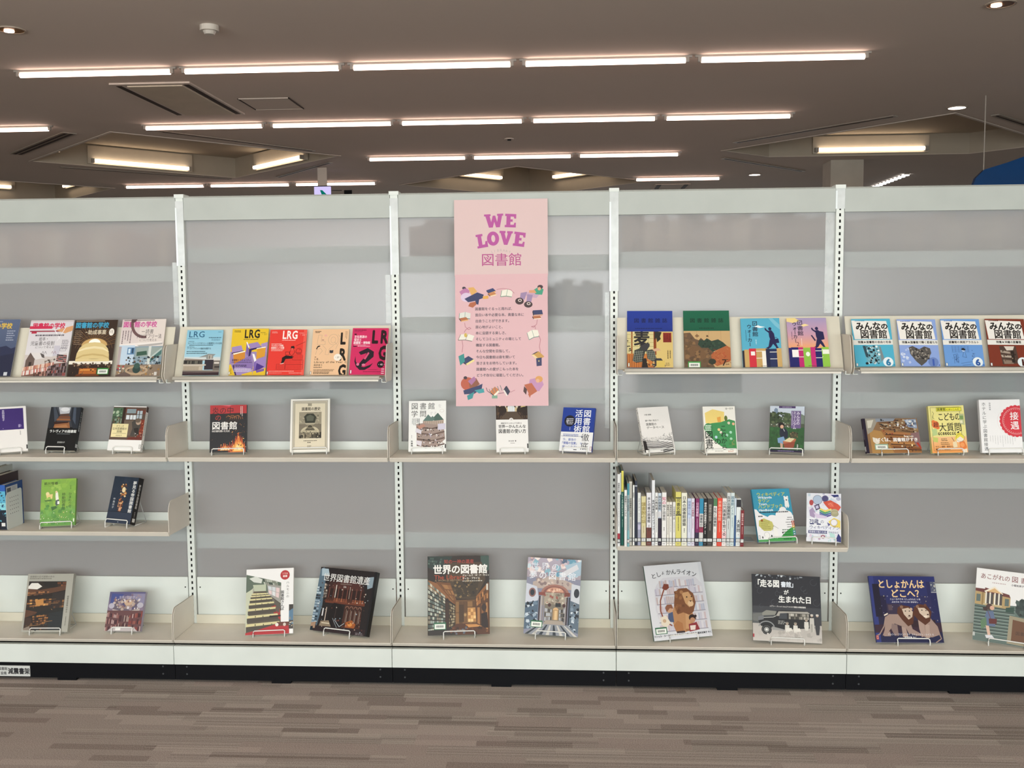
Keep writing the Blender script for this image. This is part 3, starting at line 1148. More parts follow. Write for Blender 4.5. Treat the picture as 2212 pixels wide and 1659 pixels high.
# ------------------------------------------------------------------ cover designs
def c_navy():
    a = Art(.184, .254).rect(0, 0, 100, 100, '5c6a88', '3c4664')
    a.text('図書館の学校', 6, 6, 11, 'd9b84a', .03, sx=.85).rect(4, 3, 60, 4.6, '8a94ac')
    a.lines(74, 20, 20, 5, 4, 1.6, 'aab2c4')
    a.ell(10, 34, 7, 4.5, '10131c')
    a.poly([(0, 70), (20, 58), (38, 62), (60, 50), (78, 47), (90, 52), (100, 49), (100, 100), (0, 100)], '2c3350')
    a.poly([(0, 82), (30, 72), (60, 66), (100, 60), (100, 100), (0, 100)], '262b44')
    return a.rect(84, 93, 92, 99, 'cfd3da')


def c_picture():
    a = Art(.181, .249).rect(0, 0, 100, 100, 'd8d4da', 'e4e2e4')
    a.rect(0, 0, 100, 3, 'cfc6c8').rect(0, 10.5, 52, 15.5, 'cf3352')
    a.text('図書館の学校', 6, 4.5, 11, 'cf2b56', .035, sx=.83)
    a.rect(2, 18.8, 96, 21, '9a3446').rect(6, 21, 18, 24, 'b8304a')
    a.poly([(62, 18), (100, 10), (100, 19), (84, 24)], 'd9a070').line([(58, 17), (74, 34)], 1.6, 'f2f0f2').line([(84, 12), (68, 38)], 1.6, 'eceaf0')
    a.lines(16, 26, 70, 1, 3, 2.6, '55505a', .1)
    a.text('絵本・', 26, 30, 7.5, '3a3438', 0, sx=.74).text('児童書の役割', 8, 37.5, 8.4, '3a3438', 0, sx=.8).text('について考える', 20, 46.5, 4.6, '6a6468')
    a.lines(80, 36, 18, 6, 3, 1.3, '77727c').frame(78, 50, 92, 56, .9, '9a96a0')
    a.rect(0, 74, 100, 100, '7a5a4e')
    a.poly([(64, 46), (78, 46), (78, 70), (64, 70)], 'c9c6d2').poly([(0, 62), (60, 66), (96, 60), (100, 76), (0, 84)], 'cfc6c2')
    a.poly([(4, 72), (12, 58), (24, 70), (24, 84), (4, 84)], '6a5a54').poly([(12, 58), (34, 59), (46, 68), (26, 71)], 'e2dedd').poly([(12, 58), (24, 70), (27, 72), (13, 60)], '463c38')
    a.rect(12, 75, 18, 84, '3a302c').poly([(34, 59), (44, 62), (46, 68), (40, 67)], '5a5454')
    for q in (38, 44, 60, 66):
        a.line([(q, 60), (q + 2, 56), (q + 5, 61)], .8, 'a07c86' if q > 50 else '66626a')
    a.blobs(48, 70, 70, 78, 26, 1, 3, ['3c3432', '7c6a5c', 'b8aea4', '59504c'])
    a.grid((0, 84), (70, 75), (70, 82), (0, 91), 20, 1, ['d8a488', 'e0b8a0', 'c98a72', 'e8cfc0', 'b47468'], .1, .05)
    a.grid((0, 91), (64, 83), (66, 91), (0, 99), 20, 1, ['efe4de', 'd8a59a', 'e2c7bf', 'c4776e', 'f2ece8'], .12, .05)
    a.grid((74, 61), (97, 63), (97, 76), (74, 74), 6, 4, ['4a2c2a', '7c3a3a', '93504c', '36282c'], .05, .2)
    a.grid((58, 82), (100, 76), (100, 100), (56, 100), 12, 4, ['3a2e30', '5a4a50', '8a7a80', '272024', '96504e'], .15, .1)
    return a.grid((26, 94), (58, 90), (58, 100), (28, 100), 9, 2, ['6e4a42', 'b08478', '4a342e'], .1, .1)


def c_dome():
    a = Art(.179, .248, '35261d')
    for i in range(30):
        t = math.radians(200 + 140 * i / 29)
        a.line([(52 + 18 * math.cos(t), 55 + 22 * math.sin(t)), (52 + 62 * math.cos(t), 55 + 45 * math.sin(t))], 1.2, '7a5a38' if i % 2 else '5a4230')
    for k in (26, 32, 38, 44):
        a.ring(52, 55, k, k * .62, .9, '6b5034', 190, 350, 18)
    a.text('図書館の学校', 3, 3.8, 11, '3f9fc4', .035, sx=.85).rect(3, 1, 70, 2.6, '8c8478')
    a.text('助成事業', 34, 17.5, 9, 'd8ccb4', .02, sx=.86).rect(28, 21.5, 33, 22.7, 'd8ccb4').ell(89, 22, 6, 6.5, 'efeae0').vlines(86, 19, 6, 3, 2.4, .9, '4a443c')
    a.lines(4, 19, 18, 8, 3.4, 1.2, '8c7a66')
    a.ell(53, 46, 30, 13, 'c9a468', 180, 360).ell(53, 42, 14, 8, 'fffdf4')
    a.poly([(14, 70), (15, 60), (20, 50), (28, 44), (38, 41), (53, 40), (68, 41), (78, 45), (86, 52), (90, 62), (91, 72)], 'dcc78e')
    a.poly([(18, 54), (34, 49), (54, 47), (74, 49), (88, 56), (89, 58), (74, 53), (54, 51), (34, 53), (17, 57)], 'efe0b4')
    a.poly([(14, 68), (30, 62), (52, 60), (76, 62), (91, 67), (91, 69), (76, 65), (52, 63), (30, 65), (14, 71)], 'c8ae74')
    a.ell(56, 70.5, 14, 1.1, '8a7850').rect(0, 73, 100, 79, 'efe9da').rect(14, 70, 92, 74, 'e0cc96')
    a.blobs(2, 77, 96, 84, 46, 1.5, 4, ['2a1f1a', '3a2a22', '4c382c', 'b79f84', '6a5040'])
    a.rect(0, 83, 100, 100, '2e211b').rect(26, 86, 66, 96, 'b2652a').rect(28, 88, 60, 90, 'e09a4a').poly([(22, 96), (70, 96), (74, 100), (18, 100)], '6e3a1e')
    a.blobs(2, 84, 100, 98, 24, 1, 3, ['1c1512', '4a3426', '6e5234'])
    return a.barcode(68, 86, 94, 97, '3f8f46')


def c_white():
    a = Art(.181, .252, 'e2d8d2')
    a.rect(0, 0, 42, 46, 'd4c4c4', 'e0d6d2')
    a.text('図書館の学校', 3, 3.5, 11, 'cc5a9c', .035, sx=.84).rect(4, .8, 74, 2.4, '8a8080')
    a.ring(54, 6, 34, 28, 6.5, '6e5354', 80, 196, 16)
    a.poly([(22, 0), (34, 0), (30, 5), (22, 6)], '5a4446')
    a.text('ー読書', 46, 17.5, 8.8, '4a4244', 0, sx=.78).text('バリアフリー法', 37, 26, 8.6, '4a4244', .005, sx=.68).text('について考える', 44, 34.5, 5, '6c6064', 0, sx=.82)
    a.vlines(4, 20, 26, 4, 6, 2.2, '6c5a62')
    a.poly([(0, 44), (40, 42), (96, 40), (100, 46), (60, 49), (0, 52)], 'efe8e4').poly([(40, 46), (98, 42), (98, 45), (50, 50)], 'b4b0ae')
    a.rect(0, 48, 100, 100, '8aa0ae')
    a.rect(0, 46, 36, 82, 'c2d6e8').rect(20, 50, 36, 62, '5c86b0').rect(22, 52, 27, 60, 'd0e4f2').rect(30, 51, 34, 60, '2f4c66').rect(0, 48, 6, 92, 'b4a6a6')
    a.rect(40, 50, 100, 66, '9aa8a4').poly([(42, 58), (64, 56), (66, 63), (42, 65)], '3a5a4c').poly([(98, 54), (70, 72), (70, 78), (98, 62)], '4c7874').poly([(98, 50), (66, 72), (68, 74), (98, 54)], 'b8c8c4')
    a.rect(68, 48, 74, 82, 'd2d8d4').blobs(20, 66, 98, 80, 44, 1.5, 4, ['1f2a30', '32434a', '54666a', 'c0ccd0', '28343a', '7a5a48'])
    a.rect(0, 80, 100, 100, '8c7a68').blobs(4, 82, 98, 98, 50, 1, 4, ['6a543e', 'b09878', '3e342c', 'a8804c', '5a6a64', 'd8c8b0'])
    a.ring(46, 90, 26, 8, 5, 'b89f82', 0, 360, 20).ell(46, 88, 9, 7, '2e4440').ell(46, 82, 7, 5, '3c5850')
    a.poly([(0, 98), (20, 92), (34, 97), (34, 100), (0, 100)], '6a5a54').blobs(2, 78, 16, 94, 10, 1.5, 4, ['b03a3a', '3a4a70', 'cfd6da'])
    return a.rect(87, 93, 93, 99, 'd9d6d0')


def c_lrgblue():
    a = Art(.149, .197).rect(0, 0, 100, 100, '86c3dc', 'b4d6e2')
    a.text('LRG', 5, -.6, 19, '17567c', .004, sx=.96, sp=.95).lines(4, 18.5, 38, 1, 3, 1.2, '2f6a8c').lines(62, 16, 34, 1, 3, 1.8, '24506a', .02).lines(70, 20, 26, 2, 2.6, 1.1, '4a7c98', .1)
    a.lines(86, 4, 10, 1, 3, 1.2, '4a7c98').lines(7, 25, 20, 1, 3, 1.2, '3a6070')
    a.text('ライブラリーツアポリシーの重要性とその活用', 5, 27.5, 4.6, '1e3a4a', .015, sx=.74).lines(10, 33, 66, 1, 3, 1.6, '2f5060', .05).lines(5, 37, 22, 1, 3, 1.2, '3a6070')
    a.text('アーカイブサミットの論点を展望する', 5, 39, 4.4, '1e3a4a', .015, sx=.67).lines(5, 47, 52, 1, 3, 1.7, '2a4a58', .02).lines(5, 51, 58, 1, 3, 1.7, '2a4a58', .02)
    a.rect(0, 60, 100, 68, 'cadbe0', 'd6cfc8')
    a.poly([(40, 61), (66, 53), (86, 54), (80, 58), (80, 64), (62, 65), (60, 60)], '8c908e').rect(66, 56, 76, 64, 'b4ada4').rect(69, 57, 71, 64, '4c4a48')
    a.poly([(2, 63), (20, 64), (66, 66), (66, 68), (2, 67)], '9a8c82').rect(0, 67, 52, 78, '4a4640').rect(2, 68, 14, 74, '2a2a2a').grid((10, 68), (48, 68), (48, 75), (10, 75), 9, 1, ['2c2c2c', '3c3c3a', '6a685e'], .2, .1)
    a.rect(58, 66, 82, 88, '2e2a32').rect(82, 68, 100, 90, '6c6660').rect(84, 71, 98, 75, 'd2ccc4').rect(86, 80, 100, 84, '3a3634')
    a.rect(0, 76, 62, 79, 'c8beb0').rect(0, 79, 54, 90, 'b3a898').grid((2, 80), (52, 80), (52, 89), (2, 89), 6, 1, ['bfb4a2', 'a89c8a', '8c8272'], .03, .1)
    a.rect(0, 89, 100, 93, '8c847a').rect(0, 92, 100, 100, '33242a').line([(0, 95), (100, 93)], 1.4, '7c6a6a')
    return a


def c_lrgyellow():
    a = Art(.149, .201, 'e4c02c')
    a.text('LRG', 34, -2.2, 25, '151210', .03, sx=.66).lines(33, 22.5, 40, 1, 3, 1.5, '6a5a1c', .02).lines(6, 4, 18, 2, 2.4, 1.4, '6e601c').lines(78, 8, 18, 1, 3, 1.2, '7a6a1c').text('・22・', 80, 9, 5.5, '7a6a1c')
    a.rect(0, 50, 100, 82, '9a86b4')
    a.poly([(2, 40), (28, 36), (34, 47), (4, 54)], 'a28cc0').poly([(4, 52), (36, 47), (36, 49), (4, 55)], '30205a')
    a.poly([(42, 30), (50, 42), (48, 60), (42, 50)], '7a62a8').poly([(41, 29), (44, 29), (51, 40), (48, 42)], 'f4f0f4').poly([(46, 33), (72, 29), (84, 39), (56, 46)], '9c84bc').poly([(50, 44), (84, 39), (84, 41), (58, 47), (54, 64), (50, 64)], '2e1e5c')
    a.poly([(82, 33), (100, 29), (100, 52), (86, 44)], 'a490c4').poly([(72, 42), (96, 40), (95, 60), (72, 66)], 'd79a30').poly([(70, 44), (72, 42), (96, 39), (96, 41)], 'fbf4e4')
    a.poly([(8, 53), (40, 48), (42, 71), (12, 77)], 'd08a34').poly([(6, 54), (40, 47.5), (40, 50), (10, 56)], 'fbf4e4')
    a.poly([(60, 54), (66, 55), (73, 68), (68, 72)], 'f6f2f6').poly([(68, 72), (73, 70), (74, 90), (66, 92)], '7c62b0').poly([(72, 70), (100, 60), (100, 88), (74, 92)], '9c82c0').poly([(74, 74), (96, 82), (72, 94)], '4a2f86')
    a.poly([(50, 60), (58, 58), (66, 86), (60, 94), (16, 84), (8, 78)], '8a72ae').poly([(4, 76), (30, 80), (66, 90), (66, 100), (12, 100)], '9d88bd')
    a.poly([(0, 78), (4, 76), (18, 100), (0, 100)], 'e2bd2c').poly([(9, 79), (12, 79), (22, 100), (18, 100)], '2c1c50').poly([(66, 92), (100, 84), (100, 100), (70, 100)], 'e2bd2c').poly([(74, 90), (96, 86), (96, 91), (76, 95)], '7456a4').poly([(36, 98), (64, 92), (66, 100), (36, 100)], 'e0bb2e')
    a.text('図書館とコミュニティ', 6, 65, 5.6, '241836', .015, sx=.69).lines(6, 72, 56, 1, 3, 1.3, '3a2a52', .02).lines(10, 78, 44, 2, 2.6, 1.6, '2c1c46', .2).lines(14, 86, 50, 3, 2.6, 1.2, 'e8e0ee', .1).lines(3, 86, 6, 4, 3, 1.3, '8a6c1a')
    return a.rect(0, 92, 4, 99, 'f4f2e8').frame(0, 92, 4, 99, .8, '3a3420')


def c_lrgred():
    a = Art(.15, .197, 'e23a30')
    a.rect(92, 0, 100, 100, 'ea5a4c').text('LRG', 34, -1.8, 25, 'fbeeea', .03, sx=.66).lines(34, 23, 38, 1, 3, 1.3, 'f6c8c0', .02).lines(5, 4, 18, 2, 2.4, 1.4, 'f0a098').lines(80, 7, 14, 1, 3, 1.1, 'f2b0a8').text('・26・', 80, 8.5, 5.5, 'f2b0a8')
    a.lines(6, 31, 30, 1, 3, 1.4, 'f4c0b8', .1).text('マンガという体験、', 6, 33, 5, 'fbeeea', .012, sx=.62).text('図書館という体験', 6, 38, 5, 'fbeeea', .012, sx=.68).lines(7, 44, 34, 2, 2.2, 1.1, 'f4c8c0', .2)
    L = '2a1010'
    a.poly([(60, 37), (68, 36), (70, 40), (68, 44), (60, 44)], '1c0c0c').rect(61, 41, 67, 46, 'd8564a').line([(60, 46), (56, 52), (64, 58), (72, 50), (70, 46)], 1, L).frame(46, 49, 58, 56, .8, L)
    a.poly([(38, 62), (48, 57), (70, 59), (66, 64), (48, 65), (44, 73), (36, 76), (38, 68)], '180a0c').line([(34, 76), (44, 74)], 2, 'f4c8c0')
    a.line([(74, 36), (98, 27)], .8, L).ring(82, 48, 8, 7, .9, L).poly([(76, 50), (90, 50), (88, 55), (78, 55)], 'b8302a').ell(84, 43, 3, 3, 'c23028')
    for x0, y0, x1, y1 in ((24, 76, 48, 88), (48, 67, 96, 77), (48, 77, 96, 88), (66, 56, 94, 67)):
        a.frame(x0, y0, x1, y1, .8, 'a82420')
        for k in range(int((x1 - x0) / 4)):
            a.rect(x0 + 2 + k * 4, y0 + 2, x0 + 2.8 + k * 4, y1 - 2, 'b52a24')
    a.lines(5, 91, 70, 1, 3, 1.2, 'f4b8b0', .02).lines(60, 95, 34, 1, 3, 1.1, 'f4b8b0', .02).lines(5, 95, 44, 1, 3, 1, 'f0a098')
    return a.rect(0, 92, 4, 99, 'f4ece8').frame(0, 92, 4, 99, .8, '4a1a18')


def c_lrgpeach():
    a = Art(.147, .201, 'ebc29a')
    for ch, y in (('L', 2), ('R', 37), ('G', 72)):
        a.text(ch, 77, y, 35, '17120f', .045, sx=.62)
    a.vlines(91, 5, 20, 2, 3, 1.2, '6a5440').lines(6, 4, 18, 2, 2.4, 1.6, '5a4432')
    g = 'b9a088'
    a.line([(16, 13), (26, 13), (24, 27), (36, 27), (36, 34), (14, 34), (16, 13)], .7, g).ring(58, 23, 14, 12, .8, g).ring(58, 24, 7, 7, .7, g).line([(62, 28), (68, 34)], .8, g)
    a.line([(30, 36), (40, 44), (38, 56), (48, 56), (48, 44), (60, 36)], .7, g).line([(12, 56), (14, 46), (24, 42), (30, 48), (22, 56)], .7, g).line([(70, 12), (78, 18), (74, 30), (70, 36), (66, 44)], .7, g).ell(36, 14, 4, 2.4, 'e8b0a0').rect(26, 23, 32, 25, 'b08474')
    a.poly([(12, 43), (16, 37), (22, 36), (23, 38), (17, 40), (14, 45)], '1c1612').poly([(50, 46), (55, 47), (60, 46), (60, 52), (55, 53), (50, 52)], '30343c')
    a.ell(73, 62, 10.5, 7.6, 'f4ece0').text('・37・', 65, 59.5, 5, '4a443c', .01, sx=.9)
    a.lines(10, 60.5, 5, 1, 3, 1.6, '2a201a').text('いま、', 9, 63, 5.5, '2a201a', .012, sx=.78).text('Library of the Year と', 9, 69, 6, '2a201a', .005, sx=1.12).text('向き合う', 9, 76, 5.5, '2a201a', .012, sx=.8)
    a.lines(9, 83, 24, 1, 3, 1.4, '4a3a2c', .02).lines(9, 88, 60, 2, 2.6, 1.2, '5a4836', .1).lines(9, 93.5, 52, 2, 2.6, 1.4, '4a3a2c', .2)
    return a.rect(0, 92, 4, 99, 'f6f2ea').frame(0, 92, 4, 99, .8, '4a3a2c')


def c_lrgpink():
    a = Art(.147, .204, 'cf2a62')
    a.text('L', 55, -1.5, 38, '210812', .05, sx=.66).text('R', 79, -1.5, 38, '210812', .05, sx=.62).text('G', 77, 32, 40, '210812', .05, sx=.6)
    a.lines(5, 3.5, 34, 1, 3, 1.6, '5a1030', .02).lines(5, 7, 30, 1, 2, 1.1, '7a1840').rect(6, 12, 12, 15, '3a0a20')
    a.text('文化資源の', 6, 15.5, 6.4, 'f8e4ea', .022, sx=.8).text('保全と', 6, 22, 6.4, 'f8e4ea', .022, sx=.8).text('図書館・博物館', 5, 28.5, 6.4, 'f8e4ea', .022, sx=.75).lines(8, 36, 34, 1, 3, 1.2, 'efb0c2').rect(5, 38.5, 15, 40.5, '3a0a20').lines(18, 38.5, 34, 1, 3, 1.4, 'f0c0ce', .02)
    K = '1e1422'
    a.poly([(22, 52), (46, 43), (64, 51), (64, 62), (40, 78), (26, 86), (18, 84), (40, 62), (44, 54), (28, 58)], K)
    a.poly([(48, 52), (52, 54), (42, 68), (37, 66)], 'd05078').poly([(14, 60), (16, 72), (26, 82), (40, 84), (56, 79), (64, 75), (56, 84), (42, 90), (28, 90), (17, 82), (12, 72)], K).ell(22, 78, 4, 3, 'd87898').ell(38, 79, 5, 2.4, 'd87898')
    a.ell(85, 78, 9.5, 7.4, '1c0c16').text('・45・', 76.5, 75.5, 5.2, 'efdce4', .02, sx=1.0)
    a.lines(52, 89, 32, 1, 3, 1, '6a1436').lines(38, 93, 52, 1, 3, 1.2, '5a1030', .02)
    for q in (87, 91.5, 96):
        a.rect(88, q, 96, q + 1.8, 'f4d4de')
    return a.rect(2, 90, 7, 98, 'eadfe4').frame(2, 90, 7, 98, .8, '8a1844')


def c_zblue():
    a = Art(.18, .245, 'd9bf78')
    a.rect(0, 36, 60, 76, 'd8cc96').rect(58, 36, 64, 78, '8a4420').rect(9, 36, 12, 80, '9a5a2c')
    for q in (42, 49, 56, 63):
        a.rect(0, q, 58, q + .6, 'a8985c')
    for q in (22, 34, 46):
        a.rect(q, 36, q + .7, 64, 'a8985c')
    a.rect(0, 76, 60, 100, 'c4793c')
    for q in range(0, 40, 5):
        a.rect(q, 78, q + 1.4, 100, '94502a')
    K = '26262a'
    a.text('麦', 14, 35, 27, K, .03, sx=.98).poly([(26, 62), (34, 56), (40, 62)], K).poly([(30, 62), (46, 56), (50, 62), (42, 72), (32, 74), (26, 68)], '3c3c3e')
    a.poly([(16, 70), (30, 66), (40, 72), (34, 90), (20, 92), (12, 88)], '3a3f3c').poly([(42, 70), (58, 68), (64, 84), (56, 90), (44, 84)], '3a3f3c')
    for q in range(5):
        a.line([(17 + q * 4, 71), (14 + q * 4, 90)], .8, '9aa090').line([(44 + q * 4, 71), (48 + q * 3.4, 88)], .8, '9aa090').line([(14, 74 + q * 4), (36, 72 + q * 4)], .7, '8a9084').line([(44, 72 + q * 3.4), (62, 72 + q * 3.4)], .7, '8a9084')
    a.poly([(34, 84), (42, 84), (46, 100), (32, 100)], '2a2420').poly([(54, 68), (68, 66), (74, 70), (60, 72)], 'd2a888').poly([(60, 36), (76, 38), (72, 46), (74, 50), (66, 56), (64, 48), (60, 52)], '2c2c26')
    a.poly([(62, 84), (74, 84), (80, 90), (84, 98), (66, 96), (58, 100), (54, 94)], '33343c').ell(70, 97, 6, 3, 'd0a080').blobs(44, 90, 66, 100, 12, 1, 3, ['2a2624', 'b86a3c', 'd0b070'])
    a.rect(79, 39, 97, 56, '8c2c22', '7a241c').vlines(82, 41, 12, 3, 5, 1.6, '5a1810').vlines(88, 70, 16, 2, 5, 2, '3a2c1c').rect(64, 88, 82, 100, 'd8bc62').lines(84, 92, 12, 2, 3, 1.2, '6a5428')
    a.blobs(0, 46, 8, 74, 8, 1, 3, ['3a3c34', '26261f'])
    a.rect(0, 0, 100, 37, '1f3d9c', '1a3388').text('図書館雑誌', 15, 13, 8.6, '131d4e', .015, sx=1.0, sp=1.33).lines(18, 31, 60, 1, 3, 1.2, '131d4e', .02)
    return a.rect(2, 92, 6, 99, 'ece8da').frame(2, 92, 6, 99, .7, '3a3020')


def c_zgreen():
    a = Art(.181, .244, 'c9a878')
    for q in (28, 54, 80):
        a.rect(q, 36, q + .6, 80, 'b08c5c')
    a.poly([(0, 40), (14, 39), (24, 50), (44, 56), (58, 62), (64, 74), (58, 90), (66, 100), (0, 100)], '6a5440')
    a.poly([(0, 60), (26, 62), (48, 72), (46, 84), (30, 90), (0, 86)], '74583e').blobs(4, 44, 56, 98, 46, 3, 8, ['5c4836', '7c6044', '665038', '8a6a48'])
    a.poly([(34, 52), (44, 53), (50, 49), (60, 54), (74, 51), (84, 56), (92, 62), (82, 66), (70, 70), (62, 73), (52, 66), (38, 66), (30, 60)], '2f4438').blobs(38, 54, 82, 68, 18, 2, 5, ['2a3c32', '38503f', '243229'])
    a.poly([(58, 78), (70, 70), (92, 62), (100, 66), (100, 88), (84, 94), (70, 98), (60, 92)], 'b0643c')
    for k in range(26):
        x, y = a.rnd.uniform(60, 98), a.rnd.uniform(66, 94)
        a.line([(x, y), (x + a.rnd.uniform(-8, 8), y + a.rnd.uniform(2, 5))], .8, a.rnd.choice(['8c3424', 'c88458', '9c4a30', 'b83c2c']))
    a.ell(60, 90, 8, 5, '35382e').text('7', 80, 83, 16, '2a1c14', .01).lines(88, 86, 10, 3, 4, 1.2, '5a4430')
    a.rect(0, 0, 100, 36, '146449', '125a42').text('図書館雑誌', 14, 13, 8.6, '0a3426', .015, sx=1.0, sp=1.33).lines(34, 30.5, 32, 1, 3, 1.3, '0a3426', .02)
    return a.barcode(8, 90, 35, 101, '3f9a48')


def walker(a, books, bag):
    K = '201f4e'
    a.ell(74, 22, 4, 3.4, K).poly([(70, 26), (78, 25), (84, 32), (86, 44), (74, 46), (71, 38)], K).poly([(70, 30), (62, 25), (60, 21), (63, 20), (66, 24), (74, 28)], K)
    a.poly([(72, 44), (82, 44), (88, 52), (92, 60), (88, 61), (80, 53), (74, 60), (67, 63), (60, 62), (68, 58)], K).poly([(88, 58), (94, 60), (90, 63), (86, 61)], K)
    if bag:
        a.poly([(82, 44), (94, 42), (96, 51), (84, 52)], K).ring(88, 43, 4, 4, 1, K)
    else:
        a.poly([(80, 27), (90, 29), (92, 44), (82, 46)], K).poly([(58, 36), (61, 35), (70, 46), (67, 48)], K)
    for x0, x1, y, col, st in books:
        a.rect(x0, y, x1, 100, col)
        if st == 1:
            a.rect(x0, y + 5, x1, y + 6.2, 'f2efe8').rect(x0, y + 19, x1, y + 20.2, 'f2efe8')
        if st == 2:
            a.rect(x0 + (x1 - x0) * .25, y + 6, x1 - (x1 - x0) * .2, y + 14, 'f4f0ec')
        if st == 3:
            a.rect(x0 + 2, y + 5, x1, y + 20, 'f6f4f0')
        if st == 4:
            a.ell((x0 + x1) / 2, y + 13, 5, 4.6, 'f2f4ea')
    return a


def c_walker1():
    a = Art(.151, .205, '57aecb')
    a.poly([(72, 0), (82, 0), (100, 14), (100, 24), (88, 16)], '7cc0d6').poly([(34, 17), (44, 14), (50, 16), (62, 18), (48, 20)], 'eef4f6')
    walker(a, [(0, 8, 66, '2b2430', 0), (5, 20, 64, 'c9a66a', 0), (17, 36, 62, 'cf3140', 2), (35, 64, 62, 'c4a063', 1), (50, 62, 68, 'f4f0e6', 0), (60, 92, 63, '1a2448', 0), (70, 88, 64, '24305a', 1), (88, 100, 62, 'c9a66a', 0)], True)
    a.frame(30, 6, 42, 15, 1.6, '20223a').line([(34, 13), (39, 8)], 1.2, '20223a').line([(33, 9), (36, 11)], 1.2, '20223a')
    a.text('書館', 36, 17, 10, '20223a', .015, v=True, sx=1.15, sp=1.05).text('ウォーカー', 21, 12, 9.2, '20223a', .02, v=True, sp=1.0)
    a.vlines(11, 24, 26, 1, 3, 1.5, '2c5a78').vlines(36, 44, 12, 1, 3, 1.6, 'd8ecf2').lines(46, 97, 24, 1, 2, 1, '5a4a34')
    return a


def c_walker2():
    a = Art(.154, .208).rect(0, 0, 100, 34, 'a69ac0', 'c99cb0').rect(0, 34, 100, 64, 'c99cb0', 'f0a86a')
    a.poly([(0, 0), (22, 0), (34, 6), (16, 10), (0, 7)], 'f0d890').poly([(36, 14), (46, 12), (56, 15), (40, 18)], 'f2dc9c')
    walker(a, [(0, 10, 61, '1d2168', 0), (6, 24, 60, '1d2168', 3), (24, 36, 60, 'c22a70', 1), (36, 58, 61, '8cc04a', 4), (54, 68, 60, 'c42c76', 0), (66, 84, 62, '1e2166', 1), (82, 100, 60, '94c84c', 1), (84, 100, 66, 'eef2e4', 0), (84, 100, 74, '90c44a', 0)], False)
    a.frame(27, 5, 39, 14, 1.6, '20203c').line([(31, 12), (36, 7)], 1.2, '20203c').line([(30, 8), (33, 10)], 1.2, '20203c')
    a.text('書館', 33, 16, 10, '20203c', .015, v=True, sx=1.15, sp=1.05).text('ウォーカー', 19, 8, 9, '20203c', .02, v=True, sp=.95).text('2', 20, 47, 12, '7a3a4a', 0)
    a.vlines(10, 28, 26, 1, 3, 1.5, '5a3c60').vlines(33, 42, 16, 1, 3, 1.6, 'f2d8d0').lines(46, 97, 24, 1, 2, 1, '4a5a24')
    return a


def minna(w, h, col, dark, sub, n, pic):
    a = Art(w, h, col)
    a.poly([(0, 3), (90, 5), (95, 43), (4, 43)], 'efece6').lines(9, 3.6, 26, 1, 2, 1.2, dark).text('みんな', 9, 6, 18.5, '181414', .036, sx=.87).text('の', 74, 9, 14, '181414', .04, sx=1.0).text('図書館', 19, 22.5, 20, '1c1614', .022, sx=.86)
    a.rect(0, 44.5, 100, 55, 'e9e8e2').text(sub, 54, 46.5, 5.6, '1a1616', .03, al='c', sx=.9, sp=1.04)
    pic(a)
    a.ell(83, 91, 13, 10, 'e8f2f6' if n != '1' else '6c86c0').text(n, 77, 82, 18, dark, .05, sx=1.0).rect(96, 96, 98.5, 98.5, dark)
    return a.rect(1, 93, 6, 99.5, 'e9ecea').frame(1, 93, 6, 99.5, .8, '5a6a70')


def p_rock(a):
    a.poly([(22, 57), (66, 57), (68, 92), (30, 95)], '6aa9bc').blobs(28, 58, 62, 94, 60, 2, 5, ['111c22', '1d3038', 'c4dce0', '2e4c56', '0c1216', '7eb4c2', 'e0eef0'])
    a.poly([(22, 57), (30, 57), (34, 82), (28, 80)], '2c4a56').poly([(64, 57), (68, 60), (74, 84), (66, 90)], '7c8a8e')


def p_heart(a):
    a.blobs(2, 58, 24, 96, 16, 2, 6, ['b8c8ea', 'd4def2', '8ea4da']).poly([(24, 60), (34, 57), (50, 64), (64, 58), (78, 62), (80, 72), (66, 90), (52, 99), (40, 90), (26, 74)], '55524f').blobs(28, 62, 76, 86, 70, 1.5, 4, ['2e2c2c', '6c6660', '8e867c', '3e4044', '1c1c1e', 'a09a90'])


def p_sketch(a):
    L = '3c5c8c'
    for k in range(6):
        a.line([(22 + 8 * k, 58), (22 + 8 * k, 70)], .6, L).line([(20, 58 + 2.6 * k), (66, 58 + 2.4 * k)], .5, L)
    a.ell(50, 66, 4.4, 4, 'a8c2e6').poly([(44, 64), (50, 61), (56, 65), (54, 67), (46, 66)], '20242c').line([(50, 70), (46, 80), (56, 82), (54, 72)], .9, L).line([(22, 76), (34, 74), (34, 94)], .8, L).line([(24, 76), (24, 94)], .9, L).line([(30, 76), (30, 92)], 1.6, L).line([(40, 94), (72, 90), (76, 76)], .8, L)
    a.blobs(20, 74, 36, 92, 12, 1, 2.6, ['5478aa', '3c5c8c']).blobs(70, 66, 80, 88, 10, 1, 2.6, ['5478aa', '44659a']).line([(44, 98), (66, 96)], .8, L)


def p_build(a):
    a.poly([(28, 58), (70, 58), (74, 94), (32, 96)], '4e3c34').poly([(40, 58), (66, 58), (62, 66), (46, 67)], 'd8d0c4').poly([(30, 66), (54, 70), (54, 74), (30, 71)], 'a8988a').poly([(30, 76), (56, 78), (56, 82), (32, 81)], 'b0a294').poly([(34, 86), (56, 88), (60, 95), (36, 95)], '8a7868').rect(56, 68, 64, 92, '2a201c').blobs(32, 66, 72, 94, 22, 1, 3, ['33261f', '6a5448', '8c7a6a', '241a16'])


